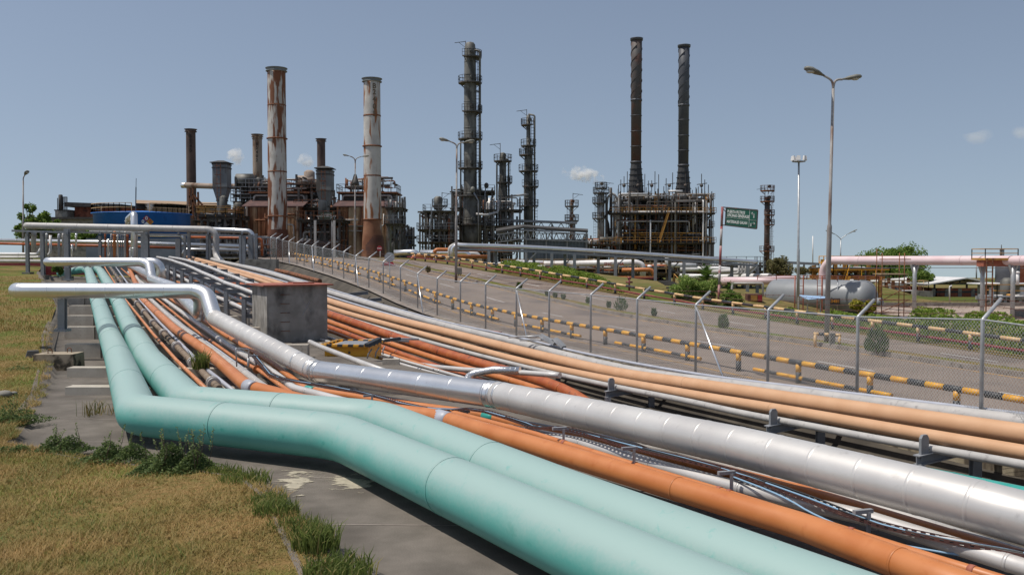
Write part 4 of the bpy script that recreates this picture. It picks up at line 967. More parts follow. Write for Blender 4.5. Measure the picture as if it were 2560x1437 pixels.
def tower(name, label, px, segs, Y, plats, m, davit=None, lad=1, pm='steeldk', dome=True, pipes=((.8, .12),), rm=None, cat='column', ybase=None):
    k = Y / F; x = W(px, 640, Y).x; zb = min(gz(x, Y), W(px, segs[0][0], Y).z) - .3; t = Thing(name, label, cat, (x, Y, zb), None)
    mb = MB(); prof = []
    for y, wd in segs: prof.append((W(px, y, Y).z - zb, wd * k / 2))
    prof[0] = (0, prof[0][1]); zt = prof[-1][0]; rt = prof[-1][1]
    if dome: prof += [(zt + rt * .35, rt * .75), (zt + rt * .5, rt * .3)]
    mb.lathe((x, Y, zb), prof, 24); z = 1.5
    while z < zt - .5:
        r = tab(z, prof); mb.lathe((x, Y, zb + z), [(0, r + .01), (.03, r + .04), (.12, r + .04), (.15, r + .01)], 24, cap=False); z += 2.4
    t.part('shell', mb, m)
    rad = lambda zz: tab(zz - zb, prof)
    zs = [W(px, p[0], Y).z for p in plats]
    for (py, side), z in zip(plats, zs):
        r = rad(z); ro = r + 1.05; a0, a1 = {0: (-180, 180), 1: (-130, 70), -1: (110, 310)}[side]; mb = MB(); n = 14; pts = []
        for i in range(n + 1):
            a = R(a0 + (a1 - a0) * i / n); pts.append((x + ro * math.cos(a), Y + ro * math.sin(a), z))
        for i in range(n):
            a, b = R(a0 + (a1 - a0) * i / n), R(a0 + (a1 - a0) * (i + 1) / n); q = lambda rr, an, zz: (x + rr * math.cos(an), Y + rr * math.sin(an), zz)
            mb.quad(q(r, a, z), q(ro, a, z), q(ro, b, z), q(r, b, z)); mb.quad(q(ro, a, z - .22), q(ro, b, z - .22), q(ro, b, z), q(ro, a, z)); mb.quad(q(r, b, z - .22), q(ro, b, z - .22), q(ro, a, z - .22), q(r, a, z - .22))
        for i in range(0, n, 3):
            a = R(a0 + (a1 - a0) * (i + .5) / n); mb.bar((x + r * math.cos(a), Y + r * math.sin(a), z - 1.0), (x + ro * math.cos(a), Y + ro * math.sin(a), z - .1), .09)
        pl = t.part('platform', mb, M[pm]); mb = MB(); rail_mb(mb, pts, 1.15, .065, .9); t.part('railing', mb, M[rm or pm], parent=pl)
        mb = MB(); an = R(-70); c = V((x + r * math.cos(an), Y + r * math.sin(an), z + .9)); mb.cyl(c, c + V((math.cos(an), math.sin(an), 0)) * .35, .38, 14); t.part('manhole', mb, m)
    zz = sorted(zs); r = rad(zb)
    lo_ = zb + .5
    for j, z in enumerate(zz):
        mb = MB(); sx = lad * (1 if j % 2 == 0 else .82); ladder_mb(mb, x + sx * (rad(z) + .55), Y - .45, lo_, z + 1.1, .45, .06); t.part('ladder', mb, M[pm]); lo_ = z
    for (f_, rr) in pipes:
        mb = MB(); an = R(-20 if f_ > 0 else 200); r = rad(zb + 2) + rr + .12; h = zb + (zt) * abs(f_); q = V((x + r * math.cos(an), Y + r * math.sin(an), 0)); rt_ = rad(h)
        mb.tube(fillet([V((q.x, q.y, zb + 1)), V((q.x, q.y, h)), V((x, Y - rt_ * .4, h + .3))], .4, 5), rr, 10); t.part('riser_pipe', mb, M['tower'] if m is not M['towersilver'] else M['steeldk'])
    if davit:
        mb = MB(); h = W(px, davit, Y).z; dx = -1 if lad > 0 else 1; mb.bar((x + dx * rt * .9, Y, zb + zt), (x + dx * rt * .9, Y, h), .11); mb.bar((x + dx * rt * .9, Y, h - .1), (x + dx * (rt * .9 + 2.0), Y, h - .35), .09); mb.bar((x + dx * rt * .9, Y, h - 1.2), (x + dx * (rt * .9 + 1.2), Y, h - .3), .06); t.part('davit', mb, M['steeldk'])
    return t
def clutter(rg, box, n, rmin, rmax, fil=True):
    (x0, y0, z0), (x1, y1, z1) = box; mb = MB()
    for _ in range(n):
        p = V((rg.uniform(x0, x1), rg.uniform(y0, y1), rg.uniform(z0, z1))); pts = [p.copy()]; ax = rg.choice((0, 2, 2, 1))
        for _k in range(rg.choice((2, 3, 3, 4))):
            q = pts[-1].copy(); lo, hi = ((x0, x1), (y0, y1), (z0, z1))[ax]; q[ax] = rg.uniform(lo, hi)
            if abs(q[ax] - pts[-1][ax]) > .8: pts.append(q)
            ax = rg.choice([a for a in (0, 1, 2) if a != ax])
        if len(pts) > 1: r = rg.uniform(rmin, rmax); mb.tube(fillet(pts, r * 3, 4), r, 8)
    return mb
def unit(name, label, px0, px1, ytop, ybot, Y, depth, nx, levels, seed, fm='steel', rm='steel', pm=(('greypipe', 8), ('steeldk', 8)), vessels=0, brace=.5, cat='process unit', pr=(.08, .22), stairs=0, vm='tower', colw=.28):
    rg = random.Random(seed); a = W(px0, ybot, Y); b = W(px1, ybot, Y); zt = W(px0, ytop, Y).z; zb = min(a.z, gz(a.x, Y) + 0) - .2
    fm = 'plantsteel' if fm == 'steel' else fm; t = Thing(name, label, cat, ((a.x + b.x) / 2, Y + depth / 2, zb)); xs = [a.x + (b.x - a.x) * (i + (rg.uniform(-.22, .22) if 0 < i < nx else 0)) / nx for i in range(nx + 1)]; yr = [Y, Y + depth / 2, Y + depth]
    lz = [W(px0, l, Y).z for l in levels]; mb = MB()
    for x in xs:
        for y in yr: mb = MB(); mb.hbeam((x, y, zb), (x, y, zt + rg.uniform(-1.3, .5)), colw, colw, .06); t.part('column', mb, M[fm])
    mb = MB()
    for z in lz:
        for y in yr: mb.bar((xs[0] - .4, y, z - .15), (xs[-1] + .4, y, z - .15), .16, .3)
        for x in xs: mb.bar((x, yr[0] - .3, z - .15), (x, yr[-1] + .3, z - .15), .14, .26)
    ll = [zb] + lz
    for z0, z1 in zip(ll, ll[1:]):
        for i in range(nx):
            if rg.random() < brace:
                y = rg.choice(yr[:2])
                if rg.random() < .5: mb.bar((xs[i], y, z0), (xs[i + 1], y, z1 - .2), .13)
                else: mb.bar((xs[i + 1], y, z0), (xs[i], y, z1 - .2), .13)
    t.part('beams', mb, M[fm])
    for j, z in enumerate(lz):
        mb = MB(); i0 = 0 if rg.random() < .6 else rg.randrange(0, max(1, nx // 2)); mb.boxmm((xs[i0] - .5, yr[0] - .9, z), (xs[-1] + .5, yr[1 if j < len(lz) - 1 else 2] + .3, z + .08)); d = t.part('deck', mb, M['steeldk'] if fm != 'galv' else M['steel'])
        mb = MB(); rail_mb(mb, [(xs[i0] - .5, yr[1], z), (xs[i0] - .5, yr[0] - .9, z), (xs[-1] + .5, yr[0] - .9, z), (xs[-1] + .5, yr[1], z)], 1.15, .065, 1.2); t.part('railing', mb, M[rm], parent=d)
    for m, n in pm:
        mb = clutter(rg, ((xs[0], yr[0] - .6, zb + .5), (xs[-1], yr[-1], zt - .3)), n, *pr); t.part('pipework', mb, M[m])
    for v in range(vessels):
        x = rg.uniform(xs[0] + 1, xs[-1] - 1); z = rg.choice(ll) + .2; mb = MB(); r = rg.uniform(.5, .95)
        if rg.random() < .5: mb.lathe((x, yr[0] + .9, z), [(0, r * .5), (.2, r), (2.2, r), (2.5, r * .5)], 16)
        else: mb.tube([V((x - 1.4, yr[0] + .8, z + r)), V((x - 1.2, yr[0] + .8, z + r)), V((x + 1.2, yr[0] + .8, z + r)), V((x + 1.4, yr[0] + .8, z + r))], [r * .5, r, r, r * .5], 16)
        t.part('vessel', mb, M[vm])
    for s_ in range(stairs):
        i = rg.randrange(0, nx); z0, z1 = ll[s_ % (len(ll) - 1)], ll[s_ % (len(ll) - 1) + 1]; mb = MB()
        for dy in (-1.3, -.6):
            mb.bar((xs[i], yr[0] + dy, z0), (xs[i + 1], yr[0] + dy, z1), .08, .2); mb.bar((xs[i], yr[0] + dy, z0 + 1), (xs[i + 1], yr[0] + dy, z1 + 1), .06)
        for k in range(9): q = (k + .5) / 9; mb.box((xs[i] + (xs[i + 1] - xs[i]) * q, yr[0] - .95, z0 + (z1 - z0) * q), (.25, .75, .04))
        t.part('stair', mb, M[rm])
    return t, xs, yr, lz, zb, zt
# ================================================================== BOILER PLANT (left centre)
def lettering(t, txt, px, pys, Y, x, r, m, size):
    for ch, py in zip(txt, pys):
        z = W(px, py, Y).z; mb = MB(); an = (px - W_px(x, Y)) * (Y / F) / r; an = max(-1.2, min(1.2, an)) - math.atan2(x, Y)
        o = V((x + r * math.sin(an), Y - r * math.cos(an), z)); mb.text(ch, o, V((math.cos(an), math.sin(an), 0)), V((0, 0, 1)), size, .012, ((x, Y), r + .012)); t.part('letter', mb, m)
def W_px(x, Y): return 1280 + x / Y * F
t, a, z0, H = stack('chimney', 'tallest rusty white chimney, with peeling paint, nearest the centre of the boilers', 695, 632, 172, 48, 44, 122, M['stackwhite'], bands=((347, .16), (541, .16), (430, .03), (264, .03)), mats2=M['rust'])
mb = MB(); rr = 48 * 122 / F / 2; mb.lathe((a.x, 122, z0), [(0, rr + .10), (W(695, 588, 122).z - z0, rr + .06), (W(695, 574, 122).z - z0, rr + .01)], 28, cap=False); t.part('burnt_base', mb, M['stackburn'])
t, a, z0, H = stack('chimney', 'rusty white chimney with stencilled letters and a flared brown base', 932, 640, 198, 44, 41, 120, M['stackpale'], flare=(545, 54), bands=((366, .16), (549, .12), (290, .03), (440, .03)), mats2=M['rust'])
lettering(t, 'B2405', 938, (219, 234, 252, 270, 288), 120, a.x, 41.6 * 120 / F / 2, M['letterdk'], .95)
mb = MB(); kk = 120 / F / 2; mb.lathe((a.x, 120, z0), [(0, 54.8 * kk + .05), (W(932, 600, 120).z - z0, 49.5 * kk + .05), (W(932, 549, 120).z - z0, 43.5 * kk)], 28, cap=False); t.part('rusty_skirt', mb, M['stackrust'])
mb = MB(); mb.lathe((a.x + .12, 119.93, z0), [(0, 54.8 * kk + .05), (W(932, 612, 120).z - z0, 51 * kk + .05), (W(932, 588, 120).z - z0, 46 * kk)], 28, cap=False); t.part('burnt_base', mb, M['stackburn'])
t, a, z0, H = stack('chimney', 'slim brown chimney farthest left with faded letters', 480, 600, 324, 24, 23, 150, M['stackbrown'], bands=((459, .08),))
lettering(t, 'B240', 480, (342, 354, 366, 378), 150, a.x, 23.2 * 150 / F / 2, M['lettersoot'], .8)
t, a, z0, H = stack('chimney', 'slim tan chimney just left of the tallest rusty white chimney', 645, 540, 337, 24, 23, 155, M['stacktan'], bands=((347, .1),))
lettering(t, 'B2402', 645, (362, 372, 382, 392, 402), 155, a.x, 23.2 * 155 / F / 2, M['lettersoot'], .7)
stack('chimney', 'slim dark brown chimney behind the right-hand grey duct', 804, 540, 348, 21, 20, 158, M['stackbrown'], bands=((420, .06),))
def corr(mb, x0, x1, y, z0, z1, pitch=.5, dep=.1):      # corrugated sheet wall
    n = int((x1 - x0) / pitch)
    for i in range(n):
        a = x0 + (x1 - x0) * i / n; b = x0 + (x1 - x0) * (i + .5) / n; c = x0 + (x1 - x0) * (i + 1) / n
        mb.quad((a, y - dep, z0), (b, y - dep, z0), (b, y - dep, z1), (a, y - dep, z1)); mb.quad((b, y, z0), (c, y, z0), (c, y, z1), (b, y, z1))
        mb.quad((b, y - dep, z0), (b, y, z0), (b, y, z1), (b, y - dep, z1)); mb.quad((c, y, z0), (c, y - dep, z0), (c, y - dep, z1), (c, y, z1))
M['corrust'] = mat('rust streaked corrugated wall', (.52,.37,.23), (.38,.20,.10), .45, rough=.8, st3=(1,1,.1), c3=(.17,.065,.028), s3=.9, lo3=.52, hi3=.60)
M['corrust2'] = mat('rust brown sheet', (.24,.09,.04), (.32,.15,.07), .5, rough=.85, st3=(1,1,.15), c3=(.12,.045,.025), s3=.7)
def boiler(label, px0, px1, seed, gap=None):
    Y = 131; k = Y / F; x0, x1 = W(px0, 0, Y).x, W(px1, 0, Y).x; zb = gz((x0 + x1) / 2, Y) - .5; zt = W(px0, 516, Y).z; zr_ = W(px0, 503, Y + 4).z; zc = W(px0, 484, Y + 4).z; rg = random.Random(seed)
    t = Thing('boiler_house', label, 'boiler house', ((x0 + x1) / 2, Y + 4, zb)); mb = MB(); mb.boxmm((x0 + .15, Y + .1, zb), (x1 - .15, Y + 9, zt)); t.part('casing', mb, M['corrust2'])
    cuts = [x0, x0 + (x1 - x0) * .22, x0 + (x1 - x0) * .62, x1]
    for i, (u, v) in enumerate(zip(cuts, cuts[1:])): mb = MB(); corr(mb, u + .05, v - .05, Y, zb, zt - .1 * i); t.part('corrugated_panel', mb, M['corrust'] if i != (1 if seed % 2 else 0) else M['corrust2'])
    mb = MB(); n0 = 0; mb.v += [(x0 - .5, Y - .25, zt - .1), (x1 + .5, Y - .25, zt - .1), (x1 + .5, Y + 4, zr_), (x0 - .5, Y + 4, zr_), (x0 - .5, Y - .25, zt + .05), (x1 + .5, Y - .25, zt + .05), (x1 + .5, Y + 4, zr_ + .15), (x0 - .5, Y + 4, zr_ + .15)]
    for q in ((3,2,1,0),(4,5,6,7),(0,1,5,4),(1,2,6,5),(2,3,7,6),(3,0,4,7)): mb.face(q)
    t.part('canopy_roof', mb, M['roofmar']); mb = MB(); mb.boxmm((x0, Y + 4, zt), (x1, Y + 9, zc)); t.part('upper_housing', mb, M['steeldk'])
    mb = MB(); mb.tube(fillet([V((x0 + .2, Y + 3.6, zr_)), V((x0 + .2, Y + 3.6, zc - .3)), V((x1 - .2, Y + 3.6, zc - .3)), V((x1 - .2, Y + 3.6, zr_))], .5, 5), .14, 10); t.part('frame_pipe', mb, M['greypipe'])
    mb = MB(); mb.boxmm((x0 - .6, Y + 3.2, zc), (x1 + .6, Y + 10, zc + .22)); d = t.part('roof_deck', mb, M['rust']); mb = MB(); rail_mb(mb, [(x0 - .6, Y + 8, zc + .2), (x0 - .6, Y + 3.2, zc + .2), (x1 + .6, Y + 3.2, zc + .2), (x1 + .6, Y + 8, zc + .2)], 1.1, .065, 1.1); t.part('railing', mb, M['steeldk'], parent=d)
    for m, n in (('greypipe', 9), ('rust', 12), ('steeldk', 16)): t.part('pipework', clutter(rg, ((x0, Y + 3.6, zc + .3), (x1, Y + 9, zc + 2.4)), n, .06, .17), M[m])
    for m, n in (('greypipe', 5), ('rust', 5)): t.part('wall_pipe', clutter(rg, ((x0, Y - .5, zb + 1), (x1, Y - .25, zt - .3)), n, .06, .12), M[m])
    for px_ in (px0 + 4, px1 - 6, (px0 + px1) / 2): mb = MB(); x = W(px_, 0, Y).x; mb.hbeam((x, Y - .25, zb), (x, Y - .25, zt), .25, .25, .05); t.part('column', mb, M['stacktan'] if rg.random() < .5 else M['rust'])
    for j in range(3): mb = MB(); x = x0 + (x1 - x0) * (.15 + .3 * j); mb.tube([V((x, Y + 6, zc + .2)), V((x, Y + 6, zc + rg.uniform(1.5, 3)))], .09, 8); t.part('vent_pipe', mb, M['steeldk'])
    return t, x0, x1, zb, zt, zc
boiler('left boiler house of rust streaked corrugated sheet behind the tallest chimney', 609, 746, 3)
boiler('right boiler house of rust streaked corrugated sheet behind the lettered chimney', 838, 972, 4)
def duct(label, px, ycap, ytop, y1, y2, ybot, wcap, wtop, wmid, wbot, Y):
    k = Y / F; x = W(px, 0, Y).x; zb = gz(x, Y) - .4; Z = lambda py: W(px, py, Y).z - zb; t = Thing('duct_stack', label, 'duct', (x, Y, zb)); mb = MB(); c = (x, Y, zb)
    mb.sq(c, [(Z(y2), wmid * k / 2, wmid * k / 2), (Z(y1), wtop * k / 2, wtop * k / 2), (Z(ytop), wtop * k / 2, wtop * k / 2)]); t.part('upper_duct', mb, M['ductgrey'])
    mb = MB(); mb.sq(c, [(0, wbot * k * .58, wbot * k * .58), (Z(ybot) * .7, wbot * k * .5, wbot * k * .5), (Z(ybot), wmid * k / 2 - .02, wmid * k / 2 - .02), (Z(y2) - .02, wmid * k / 2 - .02, wmid * k / 2 - .02)]); t.part('lower_duct', mb, M['ductgrey'])
    mb = MB(); mb.sq(c, [(Z(ycap + 5), wcap * k / 2, wcap * k / 2), (Z(ycap + 3.5), wcap * k / 2, wcap * k / 2), (Z(ycap - 2), wcap * k * .15, wcap * k * .15)]); t.part('rain_cap', mb, M['roofdark'])
    mb = MB()
    for sx in (-1, 1):
        for sy in (-1, 1): mb.bar((x + sx * wtop * k * .35, Y + sy * wtop * k * .35, zb + Z(ytop)), (x + sx * wtop * k * .35, Y + sy * wtop * k * .35, zb + Z(ycap + 4)), .08)
    t.part('cap_legs', mb, M['steeldk']); mb = MB()
    for py in (ytop + 10, ytop + 1, y1, y2): mb = MB(); hw = (wtop if py <= y1 else wmid) * k / 2 + .07; z = Z(py); mb.sq((x, Y, zb + z - .08), [(0, hw, hw), (.16, hw, hw)]); t.part('stiffener', mb, M['steeldk'])
    mb = MB(); ladder_mb(mb, x, Y - wtop * k / 2 - .35, zb + Z(y2), zb + Z(ytop), .5, .06); t.part('ladder', mb, M['rust']); return t
duct('grey square duct with a pyramid rain cap above the blue tank', 550, 404, 411, 470, 502, 540, 46, 36, 21, 26, 126)
duct('grey square duct with a pyramid rain cap between the two boiler houses', 810, 418, 427, 478, 517, 556, 46, 37, 18, 30, 127)
for args in (('process_platform', 'rusty platform level round the foot of the left grey duct', 505, 585, 528, 605, 124, 6, 4, (542, 538), 31, 'steel', 'ochre', (('greypipe', 10), ('rust', 12), ('steeldk', 16), ('aluwhite', 4)), 1),
             ('process_platform', 'rusty platform round the foot of the right grey duct with an olive sign', 752, 849, 530, 625, 123, 6, 3, (550,), 32, 'steeldk', 'rust', (('greypipe', 8), ('rust', 10), ('steeldk', 16), ('aluwhite', 3)), 2),
             ('process_platform', 'high platform with vertical vessel left of the tallest chimney', 590, 672, 440, 520, 136, 7, 5, (505, 488, 468), 33, 'steeldk', 'steel', (('greypipe', 14), ('rust', 14), ('steeldk', 22), ('aluwhite', 5)), 3),
             ('process_platform', 'tangle of rusty pipes and a tan vessel beside the right grey duct', 742, 800, 440, 560, 137, 7, 3, (520, 490, 470), 34, 'steeldk', 'rust', (('greypipe', 10), ('rust', 16), ('aluwhite', 4), ('steeldk', 14)), 3, .4, 'process unit', (.08, .2), 0, 'stacktan'),
             ('process_platform', 'pipework tower with curved pipes on the right flank of the boiler houses', 972, 1000, 492, 640, 130, 6, 2, (560, 520), 35, 'steel', 'steel', (('greypipe', 8), ('steeldk', 8), ('aluwhite', 3)), 1),
             ('process_platform', 'low stepped structure with blue machines right of the boiler houses', 985, 1022, 560, 640, 138, 7, 3, (610, 590), 36, 'steel', 'steel', (('bluesteel', 8), ('steeldk', 5), ('greypipe', 3)), 2, .4, 'process unit', (.1, .3), 1, 'bluesteel')):
    unit(*args)
Y = 122.2; t = Thing('name_board', 'olive board with two lines of white words on the rusty platform', 'sign', W(818, 548, Y)); a = W(800, 531, Y); b = W(836, 548, Y); mb = MB(); mb.boxmm((a.x, Y - .03, b.z), (b.x, Y + .03, a.z)); t.part('board', mb, M['signolive'])
for txt, py, sz in (('CALDERAS', 537, .27), ('CENTRAL DEL NORTE', 540.5, .26)): mb = MB(); mb.text(txt, W(816, py, Y - .05), V((1, 0, 0)), V((0, 0, 1)), sz, .01); t.part('lettering', mb, M['letter'])
mb = MB(); mb.tube([W(826, 546, Y - .05), W(829, 544.5, Y - .05), W(832, 542, Y - .05)], .04, 6); t.part('emblem', mb, M['letter'])
for px in (784, 832): mb = MB(); x = W(px, 0, 121.5).x; mb.hbeam((x, 121.5, gz(x, 121.5)), (x, 121.5, W(px, 551, 121.5).z), .3, .3, .05); single('platform_post', mb, M['greypipe'], 'pale post under the rusty platform, left of the crossing braces' if px < 800 else 'pale post under the rusty platform, right end', 'post')
mb = MB(); mb.tube(fillet([W(455, 463, 143), W(462, 463, 143), W(560, 467, 140), W(600, 466, 140), W(640, 490, 140)], .8, 6), .42, 18); single('overhead_duct', mb, M['stacktan'], 'horizontal tan pipe with silver end crossing the left brown chimney', 'pipe')
mb = MB(); mb.tube([W(452, 463.5, 143), W(454, 463.2, 143), W(474, 463.2, 143)], [.25, .45, .45], 18); single('duct_end', mb, M['alu'], 'rounded silver end piece of the tan overhead pipe', 'pipe')
mb = MB()
for (x0, y0, x1, y1) in ((474, 470, 474, 545), (482, 470, 482, 545), (482, 485, 508, 515), (474, 490, 500, 530), (495, 480, 497, 560)): mb.bar(W(x0, y0, 142), W(x1, y1, 142), .25)
single('duct_trestle', mb, M['rust'], 'rusty braced trestle carrying the tan overhead pipe at the left chimney', 'trestle')
# ================================================================== FAR LEFT: brick house, roofs, blue tank, trees come later
Y = 150; a = W(168, 506, Y); b = W(304, 560, Y); t = Thing('brick_house', 'red brick house with dark flat overhanging roof behind the blue tank', 'house', (a.x + 5, Y, gz(a.x, Y))); mb = MB(); z0 = gz(a.x, Y) - 1
mb.boxmm((W(178, 0, Y).x, Y, z0), (W(300, 0, Y).x, Y + 9, W(0, 517, Y).z)); t.part('wall', mb, M['brick']); mb = MB(); x0, x1 = a.x, b.x + .3; zl, zr2 = W(0, 506, Y).z, W(0, 511, Y).z; zq = W(0, 517.5, Y).z
mb.v += [(x0, Y - .8, zq), (x1, Y - .8, zq), (x1, Y + 10, zq), (x0, Y + 10, zq), (x0, Y - .8, zl), (x1, Y - .8, zr2), (x1, Y + 10, zr2), (x0, Y + 10, zl)]
for q in ((3,2,1,0),(4,5,6,7),(0,1,5,4),(1,2,6,5),(2,3,7,6),(3,0,4,7)): mb.face(q)
t.part('roof', mb, M['roofdark']); mb = MB(); mb.boxmm(W(298, 520, Y - .5) - V((0, 0, .5)), W(312, 515, Y + 3)); t.part('annex', mb, M['roofdark'])
Y = 142; t = Thing('brick_annex', 'dark low wall and flat roof in front of the red brick house', 'building', W(140, 570, Y)); mb = MB(); mb.boxmm((W(60, 0, Y).x, Y, gz(-70, Y) - 1), (W(250, 0, Y).x, Y + 5, W(0, 548, Y).z)); t.part('wall', mb, M['conc']); mb = MB(); mb.boxmm((W(58, 0, Y).x, Y - .5, W(0, 548, Y).z), (W(252, 0, Y).x, Y + 5.5, W(0, 543, Y).z)); t.part('roof', mb, M['roofdark'])
Y = 148; t = Thing('roof_cooler', 'grey rooftop box with curved stack and bent bars left of the brick house', 'roof unit', W(152, 547, Y)); mb = MB(); mb.boxmm(W(138, 548, Y) - V((0, 0, 1)), W(168, 526, Y) + V((0, 3, 0))); t.part('housing', mb, M['conc']); mb = MB(); mb.boxmm(W(135, 527, Y), W(168, 524, Y) + V((0, 3, 0))); t.part('lid', mb, M['steeldk'])
mb = MB(); mb.tube([W(151.5, 524, Y), W(151.5, 488, Y), W(151.5, 486.5, Y)], [.32, .32, .2], 14); t.part('stack', mb, M['steeldk']); mb = MB()
for px in (144, 158, 161, 164.5, 167.5): mb.bar(W(px, 524, Y), W(px, 493 if px > 150 else 495, Y), .1)
mb.bar(W(157, 493, Y), W(168, 493, Y), .12); mb.bar(W(157, 509, Y), W(171, 510, Y), .1); t.part('bars', mb, M['steeldk'])
Y = 160; t = Thing('tan_shed', 'long tan sheet roof on dark openings behind the blue tank', 'shed', W(400, 540, Y)); mb = MB(); a, b = W(340, 502, Y), W(560, 512, Y); mb.quad(W(338, 508, Y - 2), W(560, 514, Y - 2), W(560, 507, Y + 5), W(338, 500, Y + 5)); mb.quad(W(338, 501, Y + 5), W(560, 508, Y + 5), W(560, 515, Y - 2), W(338, 509, Y - 2)); t.part('roof', mb, M['rooftan']); mb = MB(); mb.boxmm((a.x, Y, gz(a.x, Y) - 1), (b.x, Y + 4, W(0, 509, Y).z)); t.part('wall', mb, M['roofdark']); mb = MB(); corr(mb, a.x, b.x, Y - 1, gz(a.x, Y) - 1, W(0, 521, Y).z, .6); t.part('lower_cladding', mb, M['rooftan'])
Y = 112; k = Y / F; c = W(358, 600, Y); rad = 113 * k; cy = Y + rad; zt = W(0, 537, cy).z; zb = gz(c.x, Y) - .5; xk = (358 - 1280) / F * cy; rad = 113 * cy / F
t = Thing('blue_tank', 'large round blue storage tank with tan railing and hazard diamond', 'tank', (xk, cy, zb)); mb = MB(); mb.lathe((xk, cy, zb), [(0, rad), (zt - zb, rad), (zt - zb + .02, rad + .25), (zt - zb + .12, rad + .25), (zt - zb + .13, rad), (zt - zb + .5, 0.1)], 64); t.part('shell', mb, M['blue'])
mb = MB(); rail_mb(mb, [(xk + (rad + .15) * math.cos(R(q)), cy + (rad + .15) * math.sin(R(q)), zt + .1) for q in list(range(168, 282, 7))], 1.1, .07, 1.2); t.part('railing', mb, M['tan']); mb = MB(); rail_mb(mb, [(xk + (rad + .15) * math.cos(R(q)), cy + (rad + .15) * math.sin(R(q)), zt + .1) for q in list(range(300, 400, 7))], 1.1, .07, 1.2); t.part('railing', mb, M['tan'])
an = math.atan2(-1, 0) + math.atan2(-xk, cy) + R(4.5); pz = W(368, 554, cy - rad).z
pc = V((xk + (rad + .03) * math.cos(an), cy + (rad + .03) * math.sin(an), pz)); ux = V((-math.sin(an), math.cos(an), 0)); hz = .40
lab = MB()
for m, (du, dv) in (('nfred', (0, 1)), ('nfblue', (-1, 0)), ('nfyel', (1, 0)), ('letter', (0, -1))):
    mb = MB(); cc = pc + ux * du * hz * 1.03 + V((0, 0, dv * hz * 1.03)) - V((math.cos(an), math.sin(an), 0)) * -.02; mb.quad(cc - ux * hz, cc - V((0, 0, hz)), cc + ux * hz, cc + V((0, 0, hz))); pt_ = t.part('hazard_label', mb, M[m], label={'nfred': 'red quarter of the hazard diamond', 'nfblue': 'blue quarter of the hazard diamond', 'nfyel': 'amber quarter of the hazard diamond', 'letter': 'white quarter of the hazard diamond'}[m])
    if dv != -1: mb = MB(); mb.text('0', cc + V((math.cos(an), math.sin(an), 0)) * .03, ux, V((0, 0, 1)), .62, .01); t.part('digit', mb, M['letter'] if m != 'nfyel' else M['nfred'], parent=pt_)
mb = MB(); mb.bar(W(339, 545, 118), W(340, 468, 118), .10); mb.bar(W(340, 470, 118), W(340.5, 446, 118), .05); single('lightning_rod', mb, M['steeldk'], 'thin tall rod standing behind the blue tank', 'mast')

unit('process_platform', 'dark pipe-filled gap structure between the two boiler houses', 748, 838, 478, 632, 134, 8, 5, (600, 560, 520), 37, 'steeldk', 'rust', (('greypipe', 12), ('rust', 16), ('steeldk', 18), ('aluwhite', 3)), 3, .5)
unit('process_platform', 'dark pipe-filled structure between the blue tank and the left boiler house', 490, 612, 520, 612, 133, 7, 6, (585, 552), 38, 'steeldk', 'rust', (('greypipe', 12), ('rust', 14), ('steeldk', 16)), 2, .5)
# ================================================================== LEFT PIPE RACK
def tb(name, label, pts, r, m, fil=.5, ring=None, seg=16, cat='pipe', group=None):
    p = fillet([V(q) for q in pts], fil, 6); mb = MB(); mb.tube(p, r, seg)
    if ring: rings(mb, p, ring, r + .008, .04, .4, seg)
    return single(name, mb, M[m], label, cat, group)
tb('rack_top_pipe', 'long tan grey pipe along the top of the left rack, bending down at right', [W(78,564,90), W(66,564,86), W(300,569,85), W(540,574,85), W(540,640,85), W(560,662,82)], .30, 'greypipe', [.3, .4, .4, .8, .6, .3], 3)
tb('silver_rack_pipe', 'silver pipe at the right end of the left rack behind the tan one', [W(470,571,89), W(628,578,89), W(634,600,89), W(634,655,89)], .24, 'alu', .6, 2)
tb('silver_cross_pipe', 'long silver pipe crossing the left rack at mid height', [W(-40,600,96), W(300,606,96), W(640,617,96)], .19, 'alu', .5, 3)
tb('orange_cross_pipe', 'orange pipe just under the long silver one at the left rack', [W(-40,608,96.5), W(273,615,96.5), W(450,620,96.5)], .13, 'rustpipe', .5, 4)
tb('orange_upper_pipe', 'orange pipe high in the right half of the left rack', [W(470,593,92), W(655,596,92), W(655,640,92)], .13, 'rustpipe', .4, 4)
tb('silver_upper_pipe', 'silver pipe high in the left rack ending in an elbow', [W(345,588,93), W(455,590,93), W(462,602,93)], .15, 'alu', .4, 3)
tb('white_low_pipe', 'low white pipe entering the left rack from the photo edge, upper of two', [W(-40,635,90), W(95,636,90), W(104,620,90), W(106,590,90)], .17, 'white', .5, 3)
tb('white_low_pipe', 'low white pipe entering the left rack from the photo edge, lower of two', [W(-40,643,91), W(90,643,91), W(126,640,91), W(126,588,91)], .13, 'white', .6, 3)
tb('grey_low_pipe', 'grey pipe low along the red wall at the left rack', [W(-40,652,88), W(260,654,88), W(360,652,88)], .16, 'greypipe')
tb('silver_low_pipe', 'silver pipe low in the right half of the left rack', [W(455,640,94), W(462,623,94), W(620,625,94)], .13, 'alu', .4)
